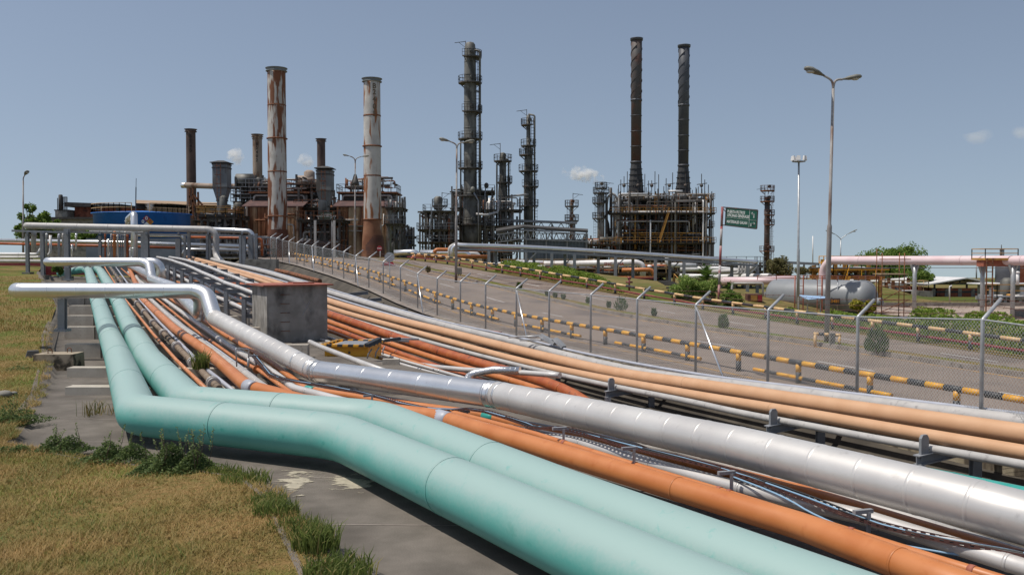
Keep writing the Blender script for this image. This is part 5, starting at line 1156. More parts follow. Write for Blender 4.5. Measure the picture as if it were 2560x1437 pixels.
for i, (px, y0, y1, r, m) in enumerate(((84,582,632,.22,'greypipe'),(116,586,645,.10,'galv'),(147,588,640,.12,'lav'),(157,586,640,.09,'greypipe'),(180,614,650,.09,'alu'),(190,586,625,.09,'alu'),(263,584,655,.08,'rustpipe'),(271,600,655,.11,'alu'),(278,586,655,.07,'galv'),(286,582,655,.14,'orange'),(294,584,655,.10,'alu'),(301,584,655,.05,'steel'),(306,582,655,.06,'steel'),(313,582,655,.12,'greypipe'),(319,584,655,.11,'rustpipe'),(326,620,658,.1,'white'))):
    mb = MB(); mb.tube(fillet([W(px + 2, y0, 89.6), W(px, y0 - 1, 88.5), W(px, y1, 88.5)], .15, 4), r, 12); mb.tube([W(px, y0 + 5, 88.5), W(px, y0 + 7, 88.5)], r * 1.35, 12)
    single('riser', mb, M[m], 'vertical %s riser in the left pipe rack' % {'greypipe': 'grey', 'galv': 'thin galvanised', 'lav': 'blue grey', 'alu': 'silver', 'rustpipe': 'rust red', 'orange': 'orange', 'steel': 'thin dark', 'white': 'white'}[m], 'pipe', 'vertical risers of the left rack, ' + m)
tb('silver_riser', 'thick silver riser with elbow rising above the tan rack pipe', [W(321,560,91), W(321,548,90.6), W(335,535,86.6), W(335.5,562,86.2), W(335.5,700,86)], .31, 'alu', [.2, .5, .5, .5, .3], 1.6, 22)
for i, (px, y0, y1, w_, Y) in enumerate(((68,583,690,.28,86),(106,580,698,.3,83),(167,572,700,.4,82),(250,590,655,.25,90),(366,578,655,.42,86),(356,580,655,.25,86),(446,596,650,.45,88),(462,590,650,.2,86),(472,576,650,.26,85.5),(518,584,660,.22,85.5),(525,590,660,.22,86),(601,588,665,.24,85),(610,588,665,.3,85),(627,586,665,.4,86),(640,584,660,.25,88))):
    a = W(px, y0, Y); zb = min(W(px, y1, Y).z, lawn_z(a.x, Y)); t = Thing('rack_post', 'grey steel post of the left pipe rack', 'post', (a.x, Y, zb), 'posts of the left pipe rack'); mb = MB(); mb.hbeam((a.x, Y, zb), a, w_, w_, .05); t.part('shaft', mb, M['steel'])
    if px < 200: mb = MB(); mb.box((a.x, Y, zb + .12), (.75, .75, .5)); t.part('footing', mb, M['conc'])
mb = MB()
for (x0, y0, x1, y1, Y) in ((30,572,175,576,84),(160,575,370,579,86),(360,580,560,584,87),(540,582,700,590,88)): mb.bar(W(x0, y0 + 5, Y), W(x1, y1 + 5, Y), .18, .18)
for px in (68, 106, 167, 250, 366, 446, 520, 605): mb.bar(W(px, 583, 80), W(px, 583, 93), .16, .22)
single('rack_beams', mb, M['steel'], 'grey horizontal beams of the left pipe rack under the tan pipe', 'beam')
mb = MB(); a = W(-60, 668, 98); b = W(255, 668, 98); mb.boxmm((a.x, 98, lawn_z(a.x, 96) - 1), (b.x, 98.3, W(0, 657, 98).z)); single('red_wall', mb, M['maroon'], 'low dark red wall behind the left pipe rack', 'wall')
mb = MB(); corr(mb, W(215,0,104).x, W(365,0,104).x, 104, W(0,584,104).z, W(0,576,104).z, .7); single('white_fascia', mb, M['white'], 'white slatted fascia strip below the blue tank', 'roof')
mb = MB(); mb.boxmm((W(205,0,106).x, 106, 0), (W(470,0,106).x, 109, W(0,596,106).z)); single('grey_shed', mb, M['sheet'], 'grey low shed wall behind the left rack under the blue tank', 'shed')
mb = MB(); a = W(612, 648, 80); b = W(690, 668, 80); mb.boxmm((a.x, 80, b.z - .6), (b.x, 81, a.z)); single('headwall', mb, M['conc'], 'dark concrete headwall where the rack pipes come out by the fence', 'wall')
mb = MB(); mb.tube(smooth([WN(690,676,13.6), WN(720,682,14.2), WN(765,694,14.9), WN(800,703,15.3)], 1), .16, 14); single('bank_pipe', mb, M['rust'], 'short rusty pipe lying on the bank behind the vault', 'pipe')
unit('process_unit', 'low tangle of grey pipes behind the left rack', 380, 640, 606, 650, 108, 8, 8, (636, 622), 51, 'steel', 'steel', (('greypipe', 10), ('aluwhite', 8), ('rustpipe', 6), ('white', 4)), 0, .2)
# ================================================================== CENTRE COLUMNS
tower('distillation_column', 'tallest sooty column with seven ring platforms', 1176, [(612,43),(560,41),(545,34),(200,30),(125,28),(112,25)], 170, [(143,1),(207,0),(280,1),(347,0),(420,0),(489,0),(560,0)], M['tower'], davit=103, lad=1, pipes=((.97, .22), (.8, .14), (-.6, .14)))
tower('distillation_column', 'short dark column with domed head left of the second tallest one', 1257, [(600,24),(480,23),(440,17),(400,17),(385,14)], 176, [(402,0),(456,1),(521,1)], M['tower'], davit=358, lad=1, pipes=((.95, .16), (-.92, .16)))
tower('distillation_column', 'second tallest column with narrow upper section', 1321, [(600,25),(450,23),(400,20),(372,19),(364,11),(290,10)], 182, [(312,-1),(364,0),(387,-1),(427,0),(466,1),(514,0)], M['tower'], davit=274, lad=1, pipes=((1.0, .18), (.7, .12)))
tower('slim_column', 'slim grey column with a ring platform left of the tallest column', 1100, [(626,18),(560,11),(512,10),(500,12)], 168, [(514,0),(600,1)], M['towersilver'], davit=481, lad=-1, pipes=((.6, .1),))
tower('slim_column', 'slim rusty column with two platforms right of the truss roof', 1429, [(625,12),(560,9),(510,8),(500,7)], 186, [(515,0),(551,0)], M['stackrust'], davit=483, lad=-1, pipes=((.8, .1),), rm='steel')
tower('silver_column', 'stained silver column under the steam plume left of the heaters', 1502, [(620,19),(560,18),(484,18)], 196, [(470,0),(482,0),(507,-1),(545,-1)], M['towersilver'], davit=455, lad=-1, pipes=((1.0, .16), (.9, .3)))
tower('flare_column', 'lone dark column with ladder, far right beyond the green sign', 1917, [(648,15),(560,14),(492,13)], 220, [(476,0),(503,0),(537,1),(561,1),(627,0)], M['stackgunrust'], davit=470, lad=1, pipes=((.9, .1),), pm='rust', dome=False)
for args in (('process_unit', 'open steel structure with raised deck left of the tallest column', 1050, 1128, 524, 625, 164, 10, 5, (528, 574, 605), 61, 'steel', 'steel', (('greypipe', 10), ('steeldk', 14), ('rust', 5), ('aluwhite', 3)), 2, .5, 'process unit', (.08, .24), 1),
             ('process_unit', 'dense pipe structure behind the tallest column', 1130, 1230, 470, 620, 178, 9, 6, (600, 560, 520, 478), 62, 'steel', 'steel', (('greypipe', 12), ('steeldk', 18), ('rust', 5), ('aluwhite', 3)), 3, .4, 'process unit', (.1, .28)),
             ('process_unit', 'pipe structure with tall white risers right of the tallest column', 1196, 1300, 490, 622, 173, 6, 6, (600, 565, 525), 63, 'steel', 'steel', (('greypipe', 12), ('steeldk', 12), ('aluwhite', 5), ('rust', 3)), 2, .5, 'process unit', (.09, .22), 1)):
    unit(*args)
tb('link_pipe', 'pale pipe linking the tallest and the short dark column', [W(1190,535,168), W(1215,538,168), W(1245,530,172), W(1246,500,173)], .22, 'greypipe', .8)
tb('link_beam', 'pale walkway beam reaching from the short column to the second tallest', [W(1262,492,176), W(1320,486,181)], .2, 'greypipe')
# truss roof and slate shed
Y = 160; k = Y / F; t = Thing('truss_shed', 'open shed with dark sloping roof, lattice trusses and slate sheet wall', 'shed', W(1380, 640, Y)); mb = MB(); L_ = [W(1240,583,Y-4), W(1310,571,Y-4), W(1470,582,Y-4), W(1470,577,Y+8), W(1300,566,Y+8), W(1240,576,Y+8)]
mb.v += [tuple(p) for p in L_] + [tuple(p + V((0, 0, .35))) for p in L_]
for q in ((0,5,4,1),(1,4,3,2),(6,7,10,11),(7,8,9,10),(0,1,7,6),(1,2,8,7),(2,3,9,8),(3,4,10,9),(4,5,11,10),(5,0,6,11)): mb.face(q)
t.part('roof', mb, M['roofdark']); mb = MB(); corr(mb, W(1312,0,Y-3).x, W(1464,0,Y-3).x, Y - 3, W(0,655,Y-3).z, W(0,598,Y-3).z, .55, .16); t.part('sheet_wall', mb, M['sheet']); mb = MB(); corr(mb, W(1312,0,Y+9).x, W(1464,0,Y+9).x, Y + 9, W(0,655,Y+9).z, W(0,598,Y+9).z, .7); t.part('rear_wall', mb, M['ductdark'])
def truss(mb, a, b, h0, h1, n, th=.16):
    a, b = V(a), V(b); mb.bar(a, b, th); mb.bar(a - V((0, 0, h0)), b - V((0, 0, h1)), th)
    for i in range(n):
        u, v = i / n, (i + 1) / n; p = a + (b - a) * u; q = a + (b - a) * v; hp, hq = h0 + (h1 - h0) * u, h0 + (h1 - h0) * v
        mb.bar(p if i % 2 else p - V((0, 0, hp)), q - V((0, 0, hq)) if i % 2 else q, th * .7)
for tr_ in ((W(1242,587,Y-4), W(1312,576,Y-4), 1.3, 1.3, 12), (W(1312,576,Y-4), W(1470,586,Y-4), 1.5, 1.2, 22), (W(1242,582,Y+7), W(1470,585,Y+7), 1.6, 1.6, 26)): mb = MB(); truss(mb, *tr_); t.part('truss', mb, M['steel'])
for px in (1316, 1366, 1418, 1466): mb = MB(); mb.bar(W(px, 582, Y - 3.6), W(px, 650, Y - 3.6), .25); t.part('roof_post', mb, M['steel'])
mb = MB(); truss(mb, W(1266,553,Y+14), W(1440,559,Y+14), 1.5, 1.5, 14, .2); a, b = W(1262,553,Y+12), W(1442,559,Y+16); mb.bar(W(1262,554,Y+14) + V((0, 0, .2)), W(1442,560,Y+14) + V((0, 0, .2)), 2.2, .4)
for px in (1275, 1320, 1380, 1436): mb.bar(W(px, 560, Y + 14), W(px, 640, Y + 14), .3)
single('conveyor_bridge', mb, M['steel'], 'long dark lattice bridge running level above the shed roof', 'bridge')
# ================================================================== HEATERS
M['heatdk'] = mat('blackened stack base', (.03,.029,.03), (.045,.042,.04), .5, rough=.6)
for i, (px, m, lab, yt, bands) in enumerate(((1592, 'stackgunrust', 'tall dark rusty stack with spiral strakes, left of the pair', 97, (251, 290, 329, 367, 406)), (1711, 'stackgun', 'tall gunmetal stack with spiral strakes, right of the pair', 114, (264, 301, 340, 377, 414)))):
    Y = 205; k = Y / F; x = W(px, 0, Y).x; yb = 494 + 6 * i; yf = bands[-1] + 4; zb = W(px, yb, Y).z; Z = lambda py: W(px, py, Y).z - zb; r = 25.5 * k / 2; t = Thing('heater_stack', lab, 'chimney', (x, Y, zb)); mb = MB()
    mb.lathe((x, Y, zb), [(Z(yf), r), (Z(yt + 60), r * 1.04), (Z(yt), r * 1.06)], 28); t.part('shaft', mb, M[m])
    mb = MB(); hb = 37 * k / 2; mb.lathe((x, Y, zb), [(0, hb * 1.12), (Z(yf), r * 1.02)], 12, smooth=False); t.part('flared_base', mb, M['heatdk'])
    mb = MB(); 
    for q in range(6): u = q / 6; rr = hb * 1.12 * (1 - u) + r * u; mb.lathe((x, Y, zb + Z(yf) * u), [(0, rr + .02), (.02, rr + .2), (.14, rr + .2), (.16, rr + .02)], 12, cap=False, smooth=False)
    t.part('base_ribs', mb, M['heatdk'])
    for by in bands: mb = MB(); big = by in (bands[0], bands[-1]); mb.lathe((x, Y, zb + Z(by)), [(-.2 if big else -.06, r + .02), (-.2 if big else -.06, r + .14), (.2 if big else .06, r + .14), (.2 if big else .06, r + .02)], 28, cap=False); t.part('band', mb, M['stackgun'])
    for s_ in range(3):
        mb = MB(); n = 110; prev = None; z0, z1 = Z(bands[0]) - .2, Z(yt) - .5
        for q in range(n + 1):
            a = 2 * math.pi * (q / n * 1.9 + s_ / 3); z = zb + z0 + (z1 - z0) * q / n; i0 = len(mb.v)
            for rr, dz in ((r * 1.02, .05), (r * 1.02 + .13, .04), (r * 1.02 + .13, -.04), (r * 1.02, -.05)): mb.v.append((x + rr * math.cos(a), Y + rr * math.sin(a), z + dz))
            if prev is not None:
                for c in range(3): mb.face((prev + c, prev + c + 1, i0 + c + 1, i0 + c))
            prev = i0
        t.part('spiral_strake', mb, M[m])
    mb = MB(); mb.lathe((x, Y, zb + Z(yt)), [(-.5, r * 1.06), (-.45, r * 1.22), (0, r * 1.25), (.06, r * 1.25), (.06, r * .9)], 28, cap=False); t.part('crown_ring', mb, M['stackgun']); mb = MB(); mb.lathe((x, Y, zb + Z(yt) - .3), [(0, r * .9), (.1, r * .9)], 20); t.part('mouth', mb, M['black'])
for i, (p0, p1, lab) in enumerate(((1545, 1650, 'left heater block: dark casings in a steel frame with ochre railings'), (1656, 1778, 'right heater block: dark casings in a steel frame with ochre railings'))):
    t, xs, yr, lz, zb, zt = unit('heater_block', lab, p0, p1, 478, 648, 199, 13, 6, (607, 567, 533, 498), 71 + i, 'steel', 'ochre', (('steeldk', 40), ('greypipe', 16), ('aluwhite', 9), ('rust', 16), ('ochre', 6)), 3, .8, 'furnace', (.08, .26), 2, 'ductdark', .22)
    for px in ((1600, 1628) if i == 0 else (1690, 1722, 1750)):
        x = W(px, 0, 202).x; mb = MB(); mb.boxmm((x - 1.1, 201.5, zb), (x + 1.1, 209, W(px, 540, 202).z)); t.part('casing', mb, M['ductdark'])
    mb = MB(); mb.boxmm((xs[0] + .3, 201, zb), (xs[-1] - .3, 212, W(0, 610, 201).z)); t.part('base_casing', mb, M['ductdark'])
    mb = MB(); mb.boxmm((xs[0] + 1, 203, W(0, 530, 203).z), (xs[-1] - 1, 210.5, W(0, 500, 203).z)); t.part('convection_casing', mb, M['ductdark'])
    for q in range(3):
        x = xs[0] + (xs[-1] - xs[0]) * (.15 + .33 * q); mb = MB(); z = lz[-1]; rg = random.Random(80 + q + i * 5)
        for dx in (-1.2, -.7, 0, .7, 1.5): mb.bar((x + dx, 200, z), (x + dx, 200, z + rg.uniform(2, 6.2)), .14)
        mb.bar((x - 1, 200, z + 3.2), (x + 1.2, 200, z + 3.5), .16); mb.ball((x, 200, z + 3), .4, 10); t.part('relief_valves', mb, M['steeldk'])
        mb = MB(); ladder_mb(mb, x + .6, 197.6, lz[q % 3], lz[q % 3 + 1] + 1, .5, .08); t.part('ladder', mb, M['yellow'] if q == 0 and i == 0 else M['ochre'])
    if i == 0:
        for pts in ([(1575,560),(1598,560),(1598,581),(1640,581),(1640,562)], [(1545,565),(1590,565)], [(1543,505),(1545,575),(1560,582)]): mb = MB(); mb.tube(fillet([W(a, b, 197.5) for a, b in pts], .6, 5), .22, 10); t.part('white_loop_pipe', mb, M['white'])
    else:
        for pts in ([(1718,565),(1718,585),(1735,585)], [(1738,585),(1760,585),(1760,563)], [(1670,478),(1706,478)]): mb = MB(); mb.tube(fillet([W(a, b, 197.5) for a, b in pts], .6, 5), .22, 10); t.part('white_loop_pipe', mb, M['white'])
unit('process_unit', 'brown pipe and scaffold mass filling the front of the two heaters', 1530, 1782, 474, 650, 195, 3, 11, (607, 533), 75, 'steeldk', 'ochre', (('steeldk', 44), ('rust', 14), ('greypipe', 16), ('white', 7), ('plantsteel', 16), ('ochre', 6)), 0, .45, 'process unit', (.06, .2), 3, 'ductdark', .16)
tb('bent_pipe', 'dark curved pipe loop beside the silver column', [W(1524,600,197), W(1520,560,197), W(1513,540,197), W(1527,525,197), W(1527,470,198)], .3, 'steeldk', 1.0)
tb('bent_pipe', 'grey arched pipe between the silver column and the left heater', [W(1516,520,197), W(1520,490,197), W(1534,482,197), W(1545,500,197)], .24, 'greypipe', 1.2)
unit('process_unit', 'low pipe structure with orange railings below the silver column', 1468, 1548, 590, 660, 190, 8, 5, (640, 610), 91, 'steel', 'ochre', (('rustpipe', 8), ('greypipe', 8), ('aluwhite', 6), ('steeldk', 8)), 2, .4)
mb = MB(); mb.boxmm((W(1770,0,206).x, 206, W(0,650,206).z), (W(1790,0,206).x, 212, W(0,610,206).z)); single('control_hut', mb, M['concpale'], 'pale block hut at the right foot of the heaters', 'building')
# ================================================================== PIPE BRIDGE ALONG THE ROAD
BR = [(1136,613,95),(1300,617,96.5),(1460,626,98),(1620,636,99.5),(1780,647,101),(1893,655,102)]
p = smooth([W(*q) for q in BR], 2); p = [p[0]] + p
t = Thing('pipe_bridge', 'long grey pipe bridge on posts sloping down to the right behind the hedge', 'pipe bridge', W(1500, 700, 98))
mb = MB(); mb.tube(fillet([W(1131,660,95.3), W(1131,622,95.3), W(1140,613,95.2)] + p[3:], .5, 5), .23, 16); t.part('top_pipe', mb, M['alu'])
mb = MB(); mb.tube(fillet([W(1124,660,95.8), W(1124,618,95.8), W(1138,611,96)] + [q + V((0, 1.0, .05)) for q in p[3:]], .5, 5), .2, 14); t.part('rear_pipe', mb, M['greypipe'])
mb = MB(); 
for a, b in zip(p[1:], p[2:]): mb.bar(a + V((0, .5, -.33)), b + V((0, .5, -.33)), 1.5, .1)
t.part('deck', mb, M['steeldk']); mb = MB()
for a, b in zip(p[1:], p[2:]): mb.bar(a + V((0, -.28, -.40)), b + V((0, -.28, -.40)), .1, .26)
t.part('edge_beam', mb, M['steel'])
for i, (px, yb) in enumerate(((1222,690),(1240,690),(1315,695),(1336,690),(1380,700),(1415,690),(1437,700),(1500,700),(1540,706),(1588,700),(1640,705),(1682,700),(1712,700),(1840,712),(1872,705),(1905,706))):
    q = min(p, key=lambda q_: abs(q_.x / q_.y * F + 1280 - px)); x = W(px, 0, q.y).x; dy = .9 if i % 2 else -.5; zb = T(x, q.y + dy) - .2; mb = MB(); mb.hbeam((x, q.y + dy, zb), (x, q.y + dy, q.z - .5), .3, .3, .05)
    if i % 3 == 2: mb.bar((x, q.y + dy, q.z - 1.6), (x + 1.1, q.y + dy, q.z - .55), .12)
    t.part('post', mb, M['steel'])
# pipes on the ground behind the bridge
def gp(label, pts, r, m, fil=.6, ring=None): return tb('ground_pipe', label, [W(*q) for q in pts], r, m, fil, ring, 14)
gp('orange pipe with an elbow rising beside the pipe bridge start', [(1085,632,100),(1090,624,100),(1300,626,101)], .2, 'orange'); gp('lower orange pipe from the road edge behind the bridge', [(1030,650,97),(1034,640,97.5),(1225,642,99)], .2, 'orange')
gp('thick silver pipe with elbow at the top of the road', [(985,632,104),(1042,630,104),(1048,650,104)], .32, 'alu'); gp('second thick silver pipe with elbow right of the first', [(1050,631,105),(1170,632,105),(1176,652,105)], .3, 'alu'); gp('third silver pipe elbow under the bridge start', [(1090,634,106),(1195,634,106),(1200,655,106)], .3, 'aluwhite')
gp('white pipe with red lettering ending in a silver elbow', [(1360,660,112),(1590,656,110),(1607,662,110),(1607,690,110)], .36, 'white', 1.2, 2)
mb = MB(); mb.text('SNC 3LNA', W(1535, 660, 108.5), V((1, 0, 0)), V((0, 0, 1)), .5, .01); single('pipe_lettering', mb, M['nfred'], 'red lettering on the white pipe under the bridge', 'lettering')
gp('orange pipe with elbow under the right part of the bridge', [(1555,675,108),(1630,674,108),(1636,690,108)], .24, 'orange'); gp('white pipe below the palm with a short riser', [(1668,640,112),(1668,662,112),(1740,664,112)], .28, 'white'); gp('long white pipe low behind the hedge', [(1230,662,118),(1300,655,118),(1420,658,118)], .25, 'white')
gp('low orange pipe behind the hedge', [(1300,690,104),(1480,694,104),(1640,694,104)], .16, 'orange'); gp('dark red pipe low behind the hedge', [(1480,700,101),(1645,696,101)], .1, 'maroon')
gp('white pipes running out right of the palm', [(1700,672,112),(1800,672,112),(1880,680,112)], .3, 'white'); gp('white pipe right of the palm, lower', [(1700,690,108),(1790,692,108),(1880,690,104),(1925,690,100)], .28, 'white'); gp('grey pipe bend at the bridge end', [(1780,680,106),(1870,676,106),(1886,664,106),(1886,650,106)], .28, 'greypipe'); gp('rose pink pipe behind the grey tank', [(1800,702,96),(1900,702,94),(2000,698,92)], .4, 'pink')
for i, px in enumerate((1848, 1856, 1864, 1872)): gp('grey riser curving up to the end of the bridge', [(px - 20, 684, 105), (px - 4, 684, 105), (px, 676, 105), (px, 655, 105)], .14, 'greypipe', .5)['group'] = 'grey risers at the bridge end'
for args in (('process_unit', 'low rows of white and orange pipes behind the hedge, left part', 1230, 1480, 660, 694, 112, 9, 8, (684, 672), 101, 'steel', 'tan', (('white', 12), ('orange', 8), ('greypipe', 12), ('maroon', 4), ('steeldk', 8)), 0, .1, 'process unit', (.1, .28)),
             ('process_unit', 'low rows of pipes with orange railing under the heaters', 1480, 1700, 655, 692, 122, 9, 7, (682, 668), 102, 'steel', 'tan', (('white', 10), ('rustpipe', 8), ('greypipe', 12), ('steeldk', 10), ('orange', 4)), 0, .1, 'process unit', (.1, .28)),
             ('process_unit', 'low pipe rows behind the bushes at the bridge end', 1700, 1900, 655, 690, 118, 9, 6, (678, 664), 103, 'steel', 'steel', (('white', 14), ('rustpipe', 6), ('greypipe', 12)), 0, .1, 'process unit', (.1, .26))):
    unit(*args)
# ================================================================== LAMPS AND SIGNS
M['polerust'] = mat('weathered lamp pole', (.27,.25,.235), (.33,.315,.30), 2, rough=.6, st3=(1,1,.25), c3=(.13,.065,.04), s3=1.6, lo3=.5, hi3=.6)
def lamphead(t, a, b, wd, nm='lamp_head'):
    a, b = V(a), V(b); d = (b - a); ln = d.length; d.normalize(); sx = d.cross(V((0, 0, 1))).normalized(); up = sx.cross(d); mb = MB(); pr = [(0, .28, .3), (.12, .45, .42), (.35, .85, .8), (.7, 1, 1), (.93, .75, .75), (1, .35, .4)]; n0 = len(mb.v); seg = 12
    for u, kx, kz in pr:
        for q in range(seg):
            an = 2 * math.pi * q / seg; cz = math.sin(an); mb.v.append(tuple(a + d * ln * u + sx * math.cos(an) * wd * kx + up * (cz * wd * .55 * kz if cz > 0 else cz * wd * .3 * kz)))
    for i in range(len(pr) - 1):
        for q in range(seg): mb.face((n0 + i * seg + q, n0 + i * seg + (q + 1) % seg, n0 + (i + 1) * seg + (q + 1) % seg, n0 + (i + 1) * seg + q), True)
    mb.face([n0 + q for q in range(seg)][::-1]); mb.face([n0 + (len(pr) - 1) * seg + q for q in range(seg)])
    h = t.part(nm, mb, M['lampgrey']); mb = MB(); mb.ball(a + d * ln * .66 - up * wd * .2, 1, 12, (ln * .22, wd * .7, wd * .28)); t.part('lens', mb, M['lampglass'], parent=h); return h
def lamp(name, label, base, top, Y, heads, r0, r1, base_z=None, m='polerust', group=None):
    b = W(base[0], base[1], Y); tp = W(top[0], top[1], Y); t = Thing(name, label, 'street lamp', b, group); mb = MB()
    mb.tube([b - V((0, 0, .3)), b + (tp - b) * .45, b + (tp - b) * .46, b + (tp - b) * .47, tp], [r0, r0 * .95, r0 * .95, r1 * 1.15, r1], 14); t.part('pole', mb, M[m])
    for neck, hb, he, wd in heads:
        pts = smooth([tp - V((0, 0, .3)), tp] + [W(q[0], q[1], Y) for q in neck] + [W(hb[0], hb[1], Y)], 2); mb = MB(); mb.tube(pts, r1 * .8, 10); t.part('arm', mb, M[m]); lamphead(t, W(hb[0], hb[1], Y) , W(he[0], he[1], Y - .15), wd)
    return t
lamp('street_lamp', 'tall double-headed street lamp with rusty pole in the median, nearest the camera', (2066,856), (2083,222), 38.3, [([(2081,204),(2072,196)], (2060,190), (2012,170), .25), ([(2086,205),(2094,199)], (2106,199), (2154,192), .24)], .105, .06)
lamp('street_lamp', 'double-headed street lamp in the median in front of the tallest column', (1140,696), (1142,372), 66.5, [([(1141,362),(1133,357)], (1125,354), (1098,347), .26), ([(1144,362),(1150,357)], (1159,357), (1186,352), .26)], .1, .06)
t = lamp('street_lamp', 'double-headed street lamp with a lantern bracket left of the lettered chimney', (887,652), (888,408), 107, [([(887,398),(881,393)], (875,391), (857,387), .2), ([(889,398),(895,394)], (902,392), (922,390), .2)], .13, .07)
mb = MB()
for dx in (-9, -5, 5, 9): mb.bar(W(888 + dx, 480, 107), W(888 + dx, 460, 107), .1); mb.bar(W(888 + dx, 460, 107), W(888 + dx * .2, 436, 107), .1)
mb.bar(W(878, 461, 107), W(898, 461, 107), .12); mb.lathe(W(888, 462, 107), [(0, .35), (.3, .3), (.9, .12)], 10); t.part('bracket_frame', mb, M['steeldk'])
lamp('street_lamp', 'single-headed street lamp at the far left edge above the tree', (58,640), (58,452), 100, [([(58,445)], (62,438), (70,427), .3)], .12, .07)
lamp('street_lamp', 'thin double street lamp far off behind the grey tank', (2101,660), (2102,600), 140, [([(2102,597)], (2116,587), (2143,574), .2), ([(2102,597)], (2090,587), (2064,576), .2)], .1, .07, m='galv')
for (bx, by, tx, ty, Y, lab) in ((1212,620,1210,470,172,'dark floodlight on a post right of the tallest column'), (1196,620,1192,480,166,'pale angled floodlight on a post in front of the tallest column')):
    t = Thing('work_light', lab, 'floodlight', W(bx, by, Y)); mb = MB(); mb.tube(fillet([W(bx, by, Y), W(bx, ty + 22, Y), W(tx + (4 if tx > 1200 else -8), ty, Y)], .8, 5), .11, 8); t.part('pole', mb, M['steel']); a = W(tx, ty + 4, Y); mb = MB(); mb.ball(W(tx + (6 if tx > 1200 else -10), ty - 6, Y), .55, 12, (.8, .7, 1.0)); t.part('lamp_head', mb, M['lampgrey' if tx < 1200 else 'steeldk'])
t = Thing('flood_mast', 'slim mast with a ring of white floodlights in front of the grey tank', 'floodlight mast', W(1995, 783, 70)); mb = MB(); b, tp = W(1995, 783, 70), W(1997, 405, 70); mb.tube([b, b + (tp - b) * .42, b + (tp - b) * .43, tp], [.12, .11, .085, .07], 12); t.part('pole', mb, M['galv'])
mb = MB(); mb.lathe(tp, [(-.05, .1), (0, .5), (.05, .5), (.07, .1)], 14); t.part('ring', mb, M['steel'])
for an in (200, 250, 310, 350, 90, 140): mb = MB(); q = tp + V((math.cos(R(an)) * .5, math.sin(R(an)) * .5, .27)); mb.box(q, (.34, .16, .34), R(an + 90), .7); t.part('lamp_head', mb, M['white'])
for px, y0, y1, Y, lab in ((2032,590,660,150,'bare white pole far off between the lamps'), (2500,640,660,150,'x')):
    if lab != 'x': mb = MB(); mb.tube([W(px, y1, Y), W(px, y0, Y)], .09, 8); single('pole', mb, M['white'], lab, 'pole')
# green road sign on its red and white post
Y = 69; t = Thing('road_sign', 'green road sign with two arrows on a red and white post', 'sign', W(1796, 757, Y)); mb = MB(); p0, p1 = W(1796, 760, Y), W(1806, 517, Y); n = 5
for k in range(n): mb.m = k % 2; mb.tube([p0 + (p1 - p0) * k / n, p0 + (p1 - p0) * (k + 1) / n], .095, 12)
M['polewhite'] = mat('worn white post paint', (.46,.43,.42), (.38,.32,.31), 2, rough=.7, c3=(.28,.05,.05), s3=1.5, lo3=.55, hi3=.62); M['polered'] = mat('worn red post paint', (.26,.07,.07), (.42,.25,.24), 2, rough=.7)
t.part('post', mb, [M['polered'], M['polewhite']])
c4 = [W(1816,519,Y), W(1894,525.5,Y-.9), W(1891.5,572,Y-.9), W(1813.5,563,Y)]; ux = (c4[1] - c4[0]).normalized(); uy0 = (c4[0] - c4[3]).normalized(); nz = ux.cross(uy0).normalized(); mb = MB(); th = nz * .03; n0 = 0
mb.v += [tuple(q + th) for q in c4] + [tuple(q - th) for q in c4]
for q in ((3,2,1,0),(4,5,6,7),(0,1,5,4),(1,2,6,5),(2,3,7,6),(3,0,4,7)): mb.face(q)
t.part('panel', mb, M['signgreen']); S4 = lambda u, v: c4[0] + (c4[1] - c4[0]) * u + (c4[3] - c4[0]) * v + nz * .036 + (c4[2] - c4[1] - c4[3] + c4[0]) * u * v
mb = MB()
for a, b in ((c4[0], c4[1]), (c4[1], c4[2]), (c4[2], c4[3]), (c4[3], c4[0])): mb.bar(a, b, .09)
mb.bar(c4[0], W(1806,518,Y), .07); mb.bar(c4[3], W(1803,563,Y), .07); mb.bar(c4[0] - uy0 * .35, W(1806,520,Y), .05); t.part('frame', mb, M['steeldk'])
for txt, u, v, sz in (('PUERTA FILTROS', .325, .215, .30), ('OFICINAS GENERALES', .395, .42, .30), ('MATERIALES GALAN', .37, .77, .30)):
    mb = MB(); mb.text(txt, S4(u, v), ux, uy0, sz, .006); n = len(mb.v); o = S4(u, v); ex = [(V(p) - o).dot(ux) for p in mb.v]; kx = {'P': 1.30, 'O': 1.62, 'M': 1.50}[txt[0]] / (max(ex) - min(ex)); mb.v = [tuple(V(p) + ux * (e * (kx - 1))) for p, e in zip(mb.v, ex)]; t.part('lettering', mb, M['letter'])
mb = MB()
for (u0, v0, u1, v1) in ((.0, .565, 1, .565), (.755, .02, .755, .98)): mb.bar(S4(u0, v0), S4(u1, v1), .025, .012)
t.part('dividing_line', mb, M['letter'])
for pts, hd in (([(.90, .44), (.90, .22), (.85, .20)], [(.855, .12), (.855, .29), (.80, .20)]), ([(.82, .90), (.82, .74), (.90, .735)], [(.90, .65), (.90, .82), (.955, .735)])):
    mb = MB()
    for a, b in zip(pts, pts[1:]): mb.bar(S4(*a), S4(*b), .10, .012)
    mb.tri(S4(*hd[0]) + nz * .008, S4(*hd[1]) + nz * .008, S4(*hd[2]) + nz * .008); mb.tri(S4(*hd[1]) + nz * .008, S4(*hd[0]) + nz * .008, S4(*hd[2]) + nz * .008); t.part('arrow', mb, M['letter'])
